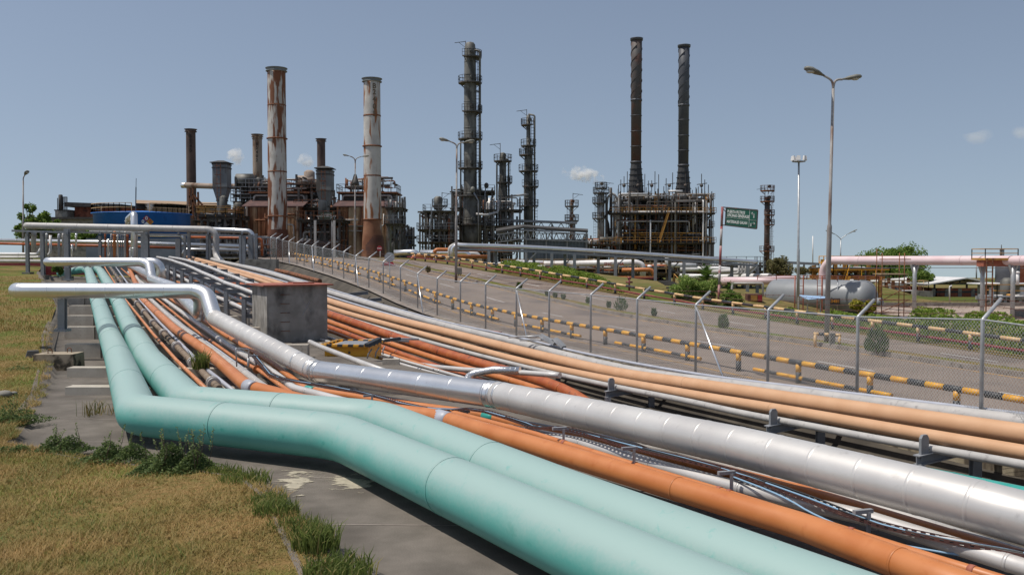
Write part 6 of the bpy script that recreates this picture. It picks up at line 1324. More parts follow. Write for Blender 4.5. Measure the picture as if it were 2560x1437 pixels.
# stop sign, back of a round sign, red marker
Y = 104; c = W(949, 621, Y); t = Thing('stop_sign', 'red stop sign reading PARE at the top of the road', 'sign', W(951, 650, Y)); mb = MB(); mb.tube([W(950.5, 652, Y), W(950.5, 620, Y)], .05, 8); t.part('post', mb, M['white'])
mb = MB(); r = .31; n0 = 0; pr = [(c.x + r * math.cos(R(22.5 + 45 * k)), c.z + r * math.sin(R(22.5 + 45 * k))) for k in range(8)]; mb.v += [(x, Y - .1, z) for x, z in pr] + [(x, Y - .07, z) for x, z in pr]; mb.face(range(8)); mb.face(list(range(8, 16))[::-1])
for k in range(8): mb.face((k, k + 8, (k + 1) % 8 + 8, (k + 1) % 8))
t.part('plate', mb, M['signred']); mb = MB(); mb.text('PARE', (c.x, Y - .12, c.z), V((1, 0, 0)), V((0, 0, 1)), .21, .005); t.part('lettering', mb, M['letter'])
q = WS(975, 722, zroad); t = Thing('round_sign', 'grey back of a round traffic sign on a thin post beside the fence', 'sign', q); cc = W(974, 643, q.y); mb = MB(); mb.tube([V((cc.x, cc.y, q.z)), cc + V((0, 0, .3))], .03, 8); t.part('post', mb, M['galv']); mb = MB(); mb.tube([cc - V((0, .05, 0)), cc - V((0, .02, 0))], .33, 28); t.part('disc', mb, M['galv'])
q = WS(971, 664, zroad); mb = MB(); mb.box((q.x, q.y, q.z + .2), (1.0, .35, .22), .2, .8); mb.box((q.x, q.y, q.z + .05), (1.2, .5, .1), .2); single('red_marker', mb, M['signred'], 'low red marker block on the road by the round sign', 'road marker')
# striped bar guard round the lamp foot, junction box
q = WZ(2067, 862, -.5); t = Thing('bar_guard', 'short tan and black bar guard round the foot of the tall street lamp', 'guard rail', q); a, b = W(2034, 834, 37.6), W(2103, 838, 37.2)
mb = MB()
for k in range(5): mb.m = k % 2; mb.tube([a + (b - a) * k / 5, a + (b - a) * (k + 1) / 5], .065, 10)
t.part('rail', mb, [M['tan'], M['black']])
for p in (a + (b - a) * .06, b - (b - a) * .06): mb = MB(); mb.cyl((p.x, p.y, -.75), p, .065, 10); t.part('post', mb, M['tan'])
mb = MB(); mb.box(W(2080, 848, 37.2), (.2, .2, .5)); single('junction_box', mb, M['lampgrey'], 'small grey box at the foot of the tall street lamp', 'box')
q = WS(1144, 694, zroad); mb = MB(); mb.box((q.x + .15, q.y, q.z + .5), (.35, .25, .5)); mb.box((q.x + .08, q.y, q.z + .1), (.05, .05, .5)); mb.box((q.x + .22, q.y, q.z + .1), (.05, .05, .5)); single('junction_box', mb, M['lampgrey'], 'small grey switch box at the foot of the lamp before the tallest column', 'box')
# ================================================================== RIGHT SIDE: TANK, PINK LINE, SHEDS
A, B = W(1944, 738, 76.4), W(2163, 744.5, 71.2); ax = (B - A).normalized(); r = 1.36; t = Thing('horizontal_tank', 'big grey horizontal tank with dished ends and number 3481', 'tank', ((A.x + B.x) / 2, (A.y + B.y) / 2, A.z - r)); mb = MB(); pr = []; rr = []
for k in range(7): an = R(90 * k / 6); pr.append(A - ax * r * .62 * math.cos(an)); rr.append(max(.02, r * math.sin(an)))
for k in range(7): an = R(90 - 90 * k / 6); pr.append(B + ax * r * .62 * math.cos(an)); rr.append(max(.02, r * math.sin(an)))
mb.tube(pr, rr, 48); t.part('shell', mb, M['tankgrey'])
mb = MB(); q = A - ax * r * .62; mb.cyl(q + V((-.05, -.1, .1)), q + V((-.35, -.12, .1)), .16, 14); t.part('nozzle', mb, M['steel']); mb = MB(); q = B + ax * r * .55 - V((0, .4, .3)); mb.cyl(q, q + ax * .4, .35, 18); t.part('manway', mb, M['tankgrey'])
for u in (.15, .85): c = A + (B - A) * u; mb = MB(); mb.box((c.x, c.y, c.z - r - .15), (.4, 2.2, .9), math.atan2(ax.y, ax.x)); t.part('saddle', mb, M['conc'])
for px in (1995, 2016, 2063, 2103): mb = MB(); c = W(px + 8, 0, 70.6); x = W(px, 0, 71.5); mb.tube([V((x.x, 71.5, -1.6)), V((x.x, 71.5, A.z + r + .35))], .05, 8); t.part('upright', mb, M['redlid' if px != 2103 else 'galv'])
top = A.z + r; mb = MB(); y_ = 73; rail_mb(mb, [(W(1900,0,y_).x, y_, top + .0), (W(1990,0,y_).x, y_ - .6, top + .0), (W(2190,0,y_ - 1).x, y_ - 2.5, top + .0)], .35, .05, 1.4); t.part('top_rail', mb, M['redlid'])
for px in (2010, 2058): mb = MB(); ladder_mb(mb, W(px,0,71).x, 71, -1.5, top + .3, .4, .045, False); t.part('ladder', mb, M['redlid'])
mb = MB(); c = W(2086, 753, 70.9); mb.box((c.x, c.y, c.z), (.85, .04, .46), -.2); pl = t.part('number_plate', mb, M['black']); mb = MB(); mb.text('-3481', c + V((.0, -.04, 0)), V((math.cos(-.2), math.sin(-.2), 0)), V((0, 0, 1)), .34, .008); t.part('number', mb, M['letteror'], parent=pl)
mb = MB(); q = [W(1998,737,66), W(2068,741,66), W(2062,745,64.5), W(2022,748,64), W(2006,742,64.8)]; n0 = len(mb.v); mb.v += [tuple(p) for p in q] + [tuple(p - V((0, 0, .05))) for p in q]; mb.face(range(5)); mb.face([9, 8, 7, 6, 5])
for k in range(5): mb.face((k, k + 5, (k + 1) % 5 + 5, (k + 1) % 5))
ts = Thing('tarp_shelter', 'small shelter of bent blue sheets on thin posts before the grey tank', 'shelter', W(2030, 790, 65)); ts.part('roof_sheet', mb, M['tarp'])
for px in (2004, 2027, 2060): mb = MB(); x = W(px, 0, 65.2).x; mb.bar((x, 65.2, -1.6), (x, 65.2, W(px, 742, 65.2).z), .07); ts.part('post', mb, M['greypipe'])
PR = .35
def PYf(px): k = (px - 1280) / F; return 127.7 / (1 + 1.761 * k)
def PP(px, py, dy=0.0): return W(px, py, PYf(px) + dy)
PY = PYf(2500); tp_ = Thing('pink_pipeline', 'large pale pink overhead pipe with big elbow on grey posts', 'pipe', PP(2300, 790))
e0 = PP(2058, 651); mb = MB(); pts = resample(fillet([V((e0.x, e0.y, -1.2)), e0, PP(2350, 651), PP(2700, 651.5)], [1, 1.25, 1, 1], 10), 2.0); mb.tube(pts, PR, 32); tp_.part('pipe_run', mb, M['pink'])
for c, d in along(pts, 4.6, 7.2): mb = MB(); mb.tube([c - d * .05, c + d * .05], PR + .015, 32); tp_.part('clamp', mb, M['pink'])
for px, y0 in ((2287, 662), (2457, 662), (2533, 662)):
    mb = MB(); q = PP(px, y0); z0 = T(q.x, q.y) - .3; mb.tube([V((q.x, q.y, z0)), V((q.x, q.y, q.z - 1.2)), V((q.x, q.y, q.z))], [.15, .15, .15], 14); mb.bar((q.x, q.y, q.z - .9), (q.x - .3, q.y, q.z), .12); mb.bar((q.x, q.y, q.z - .9), (q.x + .3, q.y, q.z), .12); tp_.part('post', mb, M['galv'])
mb = MB(); mb.bar(PP(2110, 661), PP(2700, 662.5), .08, .08); mb.bar(PP(2110, 669, .4), PP(2700, 670, .4), .04); tp_.part('cable_rail', mb, M['galv'])
t = Thing('pipe_platform', 'ochre railed platform on top of the pink pipe', 'platform', W(2500, 648, PY)); a, b = W(2463, 645, PY - .9), W(2545, 645, PY - .9); mb = MB(); mb.boxmm((a.x, PY - .9, a.z - .15), (b.x, PY + 1.1, a.z)); d = t.part('deck', mb, M['ochre']); mb = MB(); rail_mb(mb, [(a.x, PY + 1, a.z), (a.x, PY - .9, a.z), (b.x, PY - .9, a.z), (b.x, PY + 1, a.z), (a.x, PY + 1, a.z)], .65, .05, 1.3); t.part('railing', mb, M['ochre'], parent=d)
mb = MB(); q = W(2503, 645, PY); mb.cyl(q, q + V((0, 0, .5)), .1, 10); mb.ball(q + V((0, 0, .55)), .12, 10); mb.cyl(q + V((0, 0, .6)), q + V((0, 0, .95)), .03, 6); t.part('valve', mb, M['steeldk'])
mb = MB(); mb.boxmm((a.x + .1, PY - .5, a.z - .6), (b.x - .1, PY + .5, a.z - .16)); t.part('skid', mb, M['redlid']); mb = MB(); ladder_mb(mb, W(2486, 0, PY - 1.2).x, PY - 1.2, T(35, PY), a.z, .42, .07, False); t.part('ladder', mb, M['rust'])
t = Thing('scaffold', 'rusty tube scaffold tower below the pink pipe', 'scaffold', W(2239, 790, 67)); xs = [W(px, 0, 67).x for px in (2206, 2213, 2262, 2271)]; zg = T(xs[0], 67) - .1; zt_ = W(2206, 632, 67).z
for x in xs: mb = MB(); mb.tube([V((x, 67 + (.9 if x in (xs[1], xs[3]) else -.6), zg)), V((x, 67 + (.9 if x in (xs[1], xs[3]) else -.6), zt_ + (.3 if x == xs[1] else 0)))], .035, 8); t.part('standard', mb, M['rust'])
for py in (700, 715, 735, 748, 765, 780, 648): mb = MB(); z = W(0, py, 67).z; mb.tube([V((xs[0] - .2, 66.4, z)), V((xs[3] + .2, 66.4, z))], .03, 8); t.part('ledger', mb, M['rust'])
for (a_, b_) in ((778, 750), (750, 716)): mb = MB(); mb.tube([V((xs[0], 66.4, W(0, a_, 67).z)), V((xs[3], 66.4, W(0, b_, 67).z))], .03, 8); t.part('brace', mb, M['rust'])
mb = MB(); mb.boxmm((xs[0] - .1, 66.3, W(0, 686, 67).z), (xs[3], 67.9, W(0, 684, 67).z)); t.part('plank_deck', mb, M['rooftan'])
unit('process_unit', 'yellow railed access platform with pipes behind the pink pipe elbow', 2088, 2200, 655, 720, 84, 6, 4, (690, 672), 121, 'ochre', 'yellow', (('white', 5), ('yellow', 6), ('greypipe', 6), ('redlid', 5)), 0, .3, 'process unit', (.05, .12), 1)
unit('process_unit', 'small valves and white pipes below the round tree', 2215, 2300, 706, 745, 100, 3, 5, (728,), 122, 'rust', 'tan', (('white', 7), ('redlid', 6), ('greypipe', 8)), 1, .1, 'process unit', (.05, .15))
unit('process_unit', 'grey valve skid with ochre pipes in front of the dark silo', 2478, 2570, 728, 756, 84, 2, 5, (742,), 123, 'galv', 'ochre', (('greypipe', 8), ('ochre', 5), ('aluwhite', 6)), 1, .1, 'process unit', (.05, .14))
Y = 100; t = Thing('brick_shed', 'open gabled shed with white roof and red brick half wall', 'shed', W(2400, 755, Y)); x0, x1 = W(2345, 0, Y).x, W(2478, 0, Y).x; zb = T(50, Y) - .3; ze = W(0, 709, Y).z; zr3 = W(0, 693, Y).z; xm = W(2418, 0, Y).x; mb = MB()
mb.boxmm((x0, Y, zb), (x1, Y + .4, W(0, 720, Y).z)); mb.boxmm((x0, Y, zb), (x0 + .4, Y + 14, W(0, 720, Y).z)); t.part('brick_wall', mb, M['brick'])
for q in range(5): mb = MB(); x = x0 + (x1 - x0) * q / 4; mb.boxmm((x - .2, Y - .06, zb), (x + .2, Y, W(0, 722, Y).z)); t.part('pilaster', mb, M['conc'])
for q in range(4): mb = MB(); x = x0 + (x1 - x0) * (q + .5) / 4; mb.boxmm((x - .9, Y - .02, W(0, 732, Y).z), (x + .9, Y - .003, W(0, 727, Y).z)); t.part('window_slot', mb, M['black'])
mb = MB(); ov = 1.0
for (xa, za), (xb, zb2) in (((x0 - ov, ze), (xm, zr3)), ((xm, zr3), (x1 + ov, ze))): mb.quad((xa, Y - ov, za), (xb, Y - ov, zb2), (xb - 3, Y + 15, zb2), (xa - 3, Y + 15, za)); mb.quad((xa - 3, Y + 15, za - .12), (xb - 3, Y + 15, zb2 - .12), (xb, Y - ov, zb2 - .12), (xa, Y - ov, za - .12)); mb.quad((xa, Y - ov, za - .12), (xb, Y - ov, zb2 - .12), (xb, Y - ov, zb2), (xa, Y - ov, za))
t.part('roof', mb, M['white']); mb = MB(); mb.bar((x0, Y, ze), (x1, Y, ze), .2); mb.bar((x0, Y, ze), (xm, Y, zr3 - .1), .2); mb.bar((xm, Y, zr3 - .1), (x1, Y, ze), .2)
for u in (.25, .5, .75): x = x0 + (x1 - x0) * u; mb.bar((x, Y, ze), (x, Y, ze + (zr3 - ze) * (1 - abs(2 * u - 1)) * .95), .12)
mb.bar((x0 + (x1 - x0) * .25, Y, ze), (xm, Y, ze + (zr3 - ze) * .6), .1); mb.bar((x0 + (x1 - x0) * .75, Y, ze), (xm, Y, ze + (zr3 - ze) * .6), .1); t.part('gable_truss', mb, M['steeldk'])
for u in (0, .33, .66, 1): mb = MB(); x = x0 + .2 + (x1 - x0 - .4) * u; mb.bar((x, Y + .2, W(0, 721, Y).z), (x, Y + .2, ze), .16); t.part('roof_post', mb, M['steeldk'])
mb = MB(); mb.boxmm((W(2292,0,98).x, 98, T(44,98) - .3), (W(2344,0,98).x, 98.3, W(0, 728, 98).z)); single('yard_wall', mb, M['conc'], 'dark grey yard wall left of the brick shed', 'wall')
mb = MB(); mb.lathe(W(2518, 709, 92), [(0, 1.1), (2.2, 1.1), (2.35, .4)], 28); single('dark_silo', mb, M['stackgun'], 'dark round silo behind the pink pipe platform', 'silo')
t = Thing('flat_shed', 'low block hut with thin white flat roof at the right edge', 'shed', W(2520, 745, 90)); mb = MB(); mb.boxmm((W(2482,0,90).x, 90, -1.8), (W(2600,0,90).x, 92, W(0,711,90).z)); t.part('wall', mb, M['concvault']); mb = MB(); mb.boxmm((W(2474,0,89).x, 89, W(0,711,90).z + .003), (W(2610,0,90).x, 92.5, W(0,708,90).z)); t.part('roof', mb, M['white'])
mb = MB(); mb.cyl(W(2544, 712, 80), W(2544, 683, 80), .13, 10); mb.ball(W(2544, 681, 80), .2, 10, (1, 1, .6)); single('vent_pipe', mb, M['white'], 'short white vent pipe with a cap at the right edge', 'vent')
mb = MB(); mb.boxmm(W(2544, 720, 100), W(2580, 660, 100) + V((0, 4, 0))); single('brick_tower', mb, M['brick'], 'tall red brick block cut by the right photo edge', 'building')
mb = MB(); mb.tube(fillet([W(2374,755,86), W(2374,716,86), W(2380,714,86)], .1, 3), .07, 8); single('pole', mb, M['white'], 'thin white pole standing before the brick shed', 'pole')
mb = MB(); mb.tube([W(2441,697,150), W(2441,665,150)], .12, 6); single('pole', mb, M['steel'], 'grey pole far behind the brick shed', 'pole')
mb = MB(); mb.tube(smooth([W(2345,790,64), W(2358,797,63), W(2385,800,62.5), W(2410,803,62)], 1), .12, 10); single('pipe_stub', mb, M['conc'], 'grey bent pipe stub lying on the gravel', 'pipe')
for px, py in ((2312, 783), (2560, 775)): mb = MB(); q = W(px, py, 67); mb.box((q.x, q.y, T(q.x, q.y) + .25), (1.1, .9, .75)); single('concrete_pit', mb, M['conc'], 'square concrete pit beside the first post of the pink pipe' if px < 2400 else 'square concrete pit near the right photo edge', 'pit')
mb = MB(); y_ = 82; mb.boxmm((W(2200,0,y_).x, y_, -1.8), (W(2600,0,y_).x, y_ + .3, -1.15)); single('gravel_kerb', mb, M['kerb'], 'long low kerb at the back of the gravel yard', 'kerb')
t = Thing('hose_cabinet', 'dark red and ochre cabinets left of the grey tank', 'cabinet', W(1885, 765, 72)); a, b = W(1869, 755, 72), W(1906, 735, 72); mb = MB(); mb.boxmm((a.x, 72, -1.6), (b.x, 72.8, b.z)); t.part('body', mb, M['trayrust']); mb = MB(); mb.boxmm((a.x + .25, 71.95, W(0, 752, 72).z), (a.x + .75, 71.99, W(0, 738, 72).z)); t.part('ochre_panel', mb, M['ochre']); mb = MB(); mb.boxmm((b.x - .35, 71.95, W(0, 752, 72).z), (b.x - .03, 71.99, W(0, 738, 72).z)); t.part('red_panel', mb, M['signred'])
mb = MB(); mb.tube(fillet([W(1830,708,76), W(1907,708,76), W(1907,760,76)], .1, 3), .09, 10); mb.cyl(W(1830,735,76), W(1830,707,76), .09, 10); single('pipe_goalpost', mb, M['greypipe'], 'grey pipe frame like a goal left of the grey tank', 'frame')
t = Thing('bank_steps', 'dark steps climbing the grass bank left of the feathery bush', 'steps', W(1680, 745, 72)); a, b = W(1662, 712, 80), W(1697, 746, 70)
for k in range(9): u = k / 8; q = a + (b - a) * u; mb = MB(); mb.box((q.x, q.y, T(q.x, q.y) + .05), (1.1, .35, .22), -.3); t.part('tread', mb, M['roofdark'])
mb = MB(); q0, q1 = a + V((.8, 0, 0)), b + V((.8, 0, 0)); mb.bar((q0.x, q0.y, T(q0.x, q0.y) + .8), (q1.x, q1.y, T(q1.x, q1.y) + .8), .05)
for u in (0, .5, 1): q = q0 + (q1 - q0) * u; mb.bar((q.x, q.y, T(q.x, q.y) - .1), (q.x, q.y, T(q.x, q.y) + .8), .05)
t.part('handrail', mb, M['ochre'])
t = Thing('hydrant', 'maroon hydrant post behind the far guard rail', 'hydrant', W(1573, 724, 68)); mb = MB(); q = W(1573, 724, 68); mb.cyl((q.x, q.y, q.z - .2), (q.x, q.y, q.z + .85), .07, 10); mb.cyl((q.x - .25, q.y, q.z + .55), (q.x + .25, q.y, q.z + .55), .06, 10); mb.cyl((q.x - .12, q.y, q.z + .85), (q.x + .12, q.y, q.z + .85), .08, 10); t.part('body', mb, M['maroon'])
mb = MB()
for px in (1905, 1945, 2000): mb.bar(W(px, 660, 130), W(px, 655, 130), .2)
mb.bar(W(1960, 656, 125), W(2046, 660, 125), .35); 
for px in (1975, 2010, 2038): mb.bar(W(px, 690, 125), W(px, 657, 125), .2)
single('canopy', mb, M['steel'], 'thin flat canopy on posts behind the brown bush', 'canopy')
# ================================================================== VEGETATION
def leaves(mb, rg, c, rad, n, size, hollow=.35, flat=0.0):
    c = V(c)
    for _ in range(n):
        d = V((rg.gauss(0, 1), rg.gauss(0, 1), rg.gauss(0, 1))).normalized() * (hollow + (1 - hollow) * rg.random() ** .6)
        p = c + V((d.x * rad[0], d.y * rad[1], d.z * rad[2])); u = V((rg.gauss(0, 1), rg.gauss(0, 1), rg.gauss(0, 1) * (1 - flat))).normalized(); v = u.orthogonal().normalized(); v = (Matrix.Rotation(rg.random() * 6.28, 3, u) @ v); s = size * rg.uniform(.6, 1.3)
        mb.quad(p - u * s, p - v * s * .45, p + u * s, p + v * s * .45)
def tree(name, label, px, ytop, ybase, Y, wpx, mleaf, seed, n=5200, size=.16, blobs=16, flat=.6, stems=1, trunk_h=.45, cat='tree', clump=.38, asym=0):
    Y = WS(px, ybase, T, 40, 120).y if cat in ('bush', 'shrub') and px > 1600 and ybase > 710 else Y; rg = random.Random(seed); b = W(px, ybase, Y); z0 = min(b.z, T(b.x, Y)) if cat == 'tree' else b.z; zt = W(px, ytop, Y).z; H = zt - z0; rad = wpx / 2 * Y / F; t = Thing(name, label, cat, (b.x, Y, z0)); cc = V((b.x, Y, z0 + H * (trunk_h + (1 - trunk_h) * .5))); hr = H * (1 - trunk_h) / 2; cents = []
    for i in range(blobs):
        d = V((rg.gauss(0, 1), rg.gauss(0, 1), rg.gauss(0, .8))).normalized() * rg.uniform(.4, .95); cents.append(cc + V((d.x * rad + asym * rg.random() * rad, d.y * rad, d.z * hr)))
    mb = MB()
    for s in range(stems):
        f = V((b.x + rg.uniform(-.1, .1) * rad * (stems > 1), Y, z0 - .2)); top = cc - V((rg.uniform(-.2, .2) * rad, 0, hr * .4)); m_ = (f + top) / 2 + V((rg.uniform(-.15, .15) * rad, 0, 0)); r0 = max(.03, H * .028); mb.tube(smooth([f, m_, top], 2), [r0 * (1 - .5 * q / 9) for q in range(len(smooth([f, m_, top], 2)))], 8)
    for c in cents:
        m_ = cc - V((0, 0, hr * .5)); mb.tube([m_, (m_ + c) / 2 + V((0, 0, .1 * hr)), c], [H * .014, H * .009, H * .004], 6)
    t.part('trunk', mb, M['bark']); mb = MB()
    for c in cents: k = rg.uniform(.45, 1.3); leaves(mb, rg, c, (rad * clump * k, rad * clump * k, min(hr, rad) * clump * k * flat * 1.5), n // blobs, size, .3, .3)
    t.part('crown', mb, M[mleaf]); return t
tree('leafy_tree', 'sparse leafy tree at the far left under the single lamp', 75, 512, 615, 118, 88, 'hedgedk', 1, 4600, .18, 22, .7, 3, .15, clump=.26)
tree('leafy_tree', 'small leafy tree between the left tree and the grey rooftop box', 118, 528, 590, 125, 60, 'hedgedk', 21, 1500, .26, 12, .7, 2, .2, clump=.3)
tree('leafy_bush', 'green bush behind the left rack right of the tall grey post', 205, 566, 612, 112, 66, 'hedgedk', 2, 1800, .24, 12, .8, 2, .1, cat='bush')
tree('leafy_bush', 'low green bush under the tan pipe at mid rack', 395, 594, 616, 112, 60, 'hedge', 3, 1300, .2, 9, .7, 1, .1, cat='bush')
tree('leafy_bush', 'dark bush beside the teal pipe elbow at the far left', 145, 655, 690, 84, 30, 'hedgedk', 4, 900, .14, 8, .9, 1, .1, cat='bush')
tree('round_tree', 'big round green tree behind the pink pipe', 2228, 607, 735, 112, 172, 'hedgedk', 5, 24000, .16, 44, .9, 1, .22, clump=.36)
tree('small_tree', 'small bright green tree just left of the brick shed', 2306, 676, 742, 102, 72, 'hedgedk', 6, 4600, .13, 14, .7, 2, .35, clump=.36)
tree('brown_bush', 'tall brownish bush left of the floodlight mast', 1945, 634, 700, 108, 80, 'leafol', 7, 6000, .13, 18, .9, 3, .1, cat='bush', clump=.36)
tree('brown_bush', 'lower brownish bush right of the floodlight mast', 2015, 660, 700, 104, 70, 'leafol', 8, 4200, .13, 14, .8, 3, .1, cat='bush')
tree('variegated_shrub', 'yellow green shrub in front of the right end of the grey tank', 2160, 742, 794, 62, 62, 'leafyel', 9, 2600, .13, 16, .9, 3, .08, cat='shrub', clump=.4)
tree('feathery_bush', 'bright feathery bush on the bank by the steps', 1725, 690, 752, 76, 104, 'leafbright', 10, 7500, .085, 20, .9, 4, .1, cat='bush', clump=.36)
tree('feathery_bush', 'second feathery bush just left of the sign post', 1775, 700, 755, 74, 66, 'leafbright', 11, 4500, .085, 14, .9, 3, .1, cat='bush', clump=.36)
tree('round_bush', 'dense round green bush right of the green sign post', 1832, 729, 770, 67, 64, 'hedgedk', 12, 3200, .12, 16, .9, 2, .05, cat='bush', clump=.42)
# dark cycad
def cycad(label, px, ytop, ybase, Y, wpx, seed, n=46, m='leaf'):
    rg = random.Random(seed); Y = WS(px, ybase, T, 40, 120).y; b = W(px, ybase, Y); t = Thing('cycad', label, 'palm', b); zt = W(px, ytop, Y).z; H = zt - b.z; R_ = wpx / 2 * Y / F; mb = MB(); mb.lathe(b - V((0, 0, .2)), [(0, .16), (H * .3, .13)], 10); t.part('trunk', mb, M['bark'])
    for i in range(n):
        a = rg.random() * 6.28; el = rg.uniform(-.1, 1.45); ln = R_ * rg.uniform(.85, 1.15); o = b + V((0, 0, H * rg.uniform(.25, .55))); mb = MB(); d = V((math.cos(a) * math.cos(el), math.sin(a) * math.cos(el), math.sin(el))); sd = d.cross(V((0, 0, 1))).normalized(); pr = None
        for k in range(9):
            u = k / 8; p = o + d * ln * u - V((0, 0, .45 * ln * u * u)); w_ = .26 * math.sin(math.pi * min(.97, u + .08)) * (R_ / 1.4)
            for s in (-1, 1): mb.tri(p - d * .05, p + d * .06, p + sd * s * w_ + d * .12 - V((0, 0, .05)))
        t.part('frond', mb, M[m])
cycad('dark spiky cycad palm behind the feathery bush', 1765, 648, 725, 82, 92, 31)
cycad('smaller dark cycad right of the sign post', 1822, 690, 745, 76, 50, 32, 30)
# hedges along the far rail
def hedge(label, s0, s1, w0, w1, h, seed, m='hedge', dens=330, size=.068):
    rg = random.Random(seed); x, y = SW((s0 + s1) / 2, fE2((s0 + s1) / 2) + (w0 + w1) / 2); t = Thing('hedge', label, 'hedge', (x, y, T(x, y))); mb = MB(); L_ = s1 - s0; n = int(L_ * (w1 - w0) * h * dens + L_ * dens * .6)
    ph = [rg.random() * 6 for _ in range(4)]
    for _ in range(n):
        s = s0 + L_ * rg.random(); e = min(1, (s - s0) / 1.0, (s1 - s) / 1.0); hh = h * (.82 + .12 * math.sin(s * 1.7 + ph[0]) + .1 * math.sin(s * 4.1 + ph[1])) * (e ** .4); v = rg.random(); q = rg.random(); side = rg.random()
        if side < .5: zz, ww = hh * (1 - .12 * rg.random() ** 2), q
        elif side < .85: zz, ww = hh * v, .08 * rg.random()
        else: zz, ww = hh * v, q
        ww = w0 + (w1 - w0) * ww + .1 * math.sin(s * 3 + ph[2]); x, y = SW(s, fE2(s) + ww); p = V((x, y, T(x, y) + zz)); u = V((rg.gauss(0, 1), rg.gauss(0, 1), rg.gauss(.3, .8))).normalized(); vv = Matrix.Rotation(rg.random() * 6.28, 3, u) @ u.orthogonal().normalized(); sz = size * rg.uniform(.6, 1.35); mb.quad(p - u * sz, p - vv * sz * .5, p + u * sz, p + vv * sz * .5)
    t.part('foliage', mb, M[m]); mb = MB()
    for k in range(int(L_ / .7)): s = s0 + .4 + k * .7; x, y = SW(s, fE2(s) + (w0 + w1) / 2); mb.tube([V((x, y, T(x, y) - .1)), V((x, y, T(x, y) + h * .6))], .05, 5)
    t.part('stems', mb, M['bark'])
hedge('short rounded bright hedge nearest the pipe bridge start', 64.3, 70.5, 1.0, 2.6, 1.05, 41); hedge('long clipped hedge in front of the slate shed', 56.0, 63.4, 1.0, 3.0, 1.15, 42, 'hedge')
hedge('small low hedge between the long clipped hedge and the steps', 53.6, 55.6, 1.0, 2.4, .85, 43); hedge('low hedge at the foot of the grass bank before the steps', 48.5, 53.2, 1.0, 2.4, .75, 44, 'hedgedk')
hedge('ground cover strip along the rail below the sign post', 41.5, 48.2, .9, 2.4, .5, 45, 'hedge'); hedge('long hedge along the rail in front of the grey tank', 30.2, 41.2, 1.0, 2.8, 1.05, 46, 'hedge', 300); hedge('thick hedge along the rail running out of the right photo edge', 12, 30.0, 1.0, 3.2, 1.45, 47, 'hedge', 300)
# median shrubs
def shrub(label, px, py, hpx, wpx, seed, m='leaf', n=520, spiky=True):
    q = WS(px, py, lambda x, y: zroad(x, y) + .13); k = q.y / F; H, Wd = hpx * k, wpx * k / 2; rg = random.Random(seed); t = Thing('median_shrub', label, 'shrub', q); mb = MB()
    for s in range(9): a = rg.random() * 6.28; mb.tube([q - V((0, 0, .05)), q + V((math.cos(a) * Wd * .5, math.sin(a) * Wd * .5, H * .8))], [.02, .008], 5)
    t.part('stems', mb, M['bark']); mb = MB()
    for _ in range(n):
        a = rg.random() * 6.28; u = rg.random() ** .85; sw = Wd * rg.random() ** .5 * (.55 + .45 * math.sin(math.pi * min(1, u * .9 + .12))); p = q + V((math.cos(a) * sw, math.sin(a) * sw, H * u * (1 - .35 * (sw / Wd) ** 2))); d = V((math.cos(a) * .5, math.sin(a) * .5, 1)).normalized(); sd = d.orthogonal().normalized(); sd = Matrix.Rotation(rg.random() * 6.28, 3, d) @ sd; s = .085 * rg.uniform(.6, 1.4)
        if spiky: mb.tri(p - sd * s * .3, p + sd * s * .3, p + d * s * 1.8)
        else: mb.quad(p - d * s, p - sd * s * .6, p + d * s, p + sd * s * .6)
    t.part('foliage', mb, M[m])
for i, (px, py, h, w_, lab) in enumerate(((2192,881,56,58,'bushy dark shrub on the median right of the tall lamp, largest of them'), (1808,822,34,28,'dark shrub on the median left of the tall lamp'), (1552,776,32,34,'spiky shrub on the median near the third fence brace'), (1635,790,16,12,'small shrub on the median right of the spiky one'), (1522,770,13,9,'tiny shrub on the median just left of the spiky one'), (1471,758,12,12,'small round shrub on the median between two fence posts'), (1408,748,9,9,'very small shrub, right of a pair on the median'), (1388,744,8,9,'very small shrub, left of a pair on the median'), (1368,740,9,8,'tiny shrub on the median by the eighth fence post'), (1298,722,14,14,'small shrub on the median behind a braced fence post'), (1070,681,14,12,'small brownish shrub on the median left of the lamp before the column'))): shrub(lab, px, py, h, w_, 60 + i, 'leafol' if i == 10 else 'leaf', 620 if i == 0 else 320)
# weeds and tufts by the slab
def tuft(label, c, n, h, spread, seed, m='tuft', wd=.008):
    rg = random.Random(seed); c = V(c); mb = MB()
    for _ in range(n):
        a = rg.random() * 6.28; rr = spread * rg.random() ** .7; p = c + V((math.cos(a) * rr * .5, math.sin(a) * rr * .5, -.01)); b = rg.random() * 6.28; hh = h * rg.uniform(.45, 1.1); ln = V((math.cos(b), math.sin(b), 0)) * hh * rg.uniform(.1, .65); sd = V((-math.sin(b + 1), math.cos(b + 1), 0)) * wd; q = p + ln * .35 + V((0, 0, hh * .6)); e = p + ln + V((0, 0, hh * rg.uniform(.75, 1)))
        n0 = len(mb.v); mb.v += [tuple(p - sd), tuple(p + sd), tuple(q + sd * .8), tuple(q - sd * .8), tuple(e)]; mb.face((n0, n0 + 1, n0 + 2, n0 + 3)); mb.face((n0 + 3, n0 + 2, n0 + 4))
    return single('grass_tuft', mb, M[m], label, 'grass tuft')
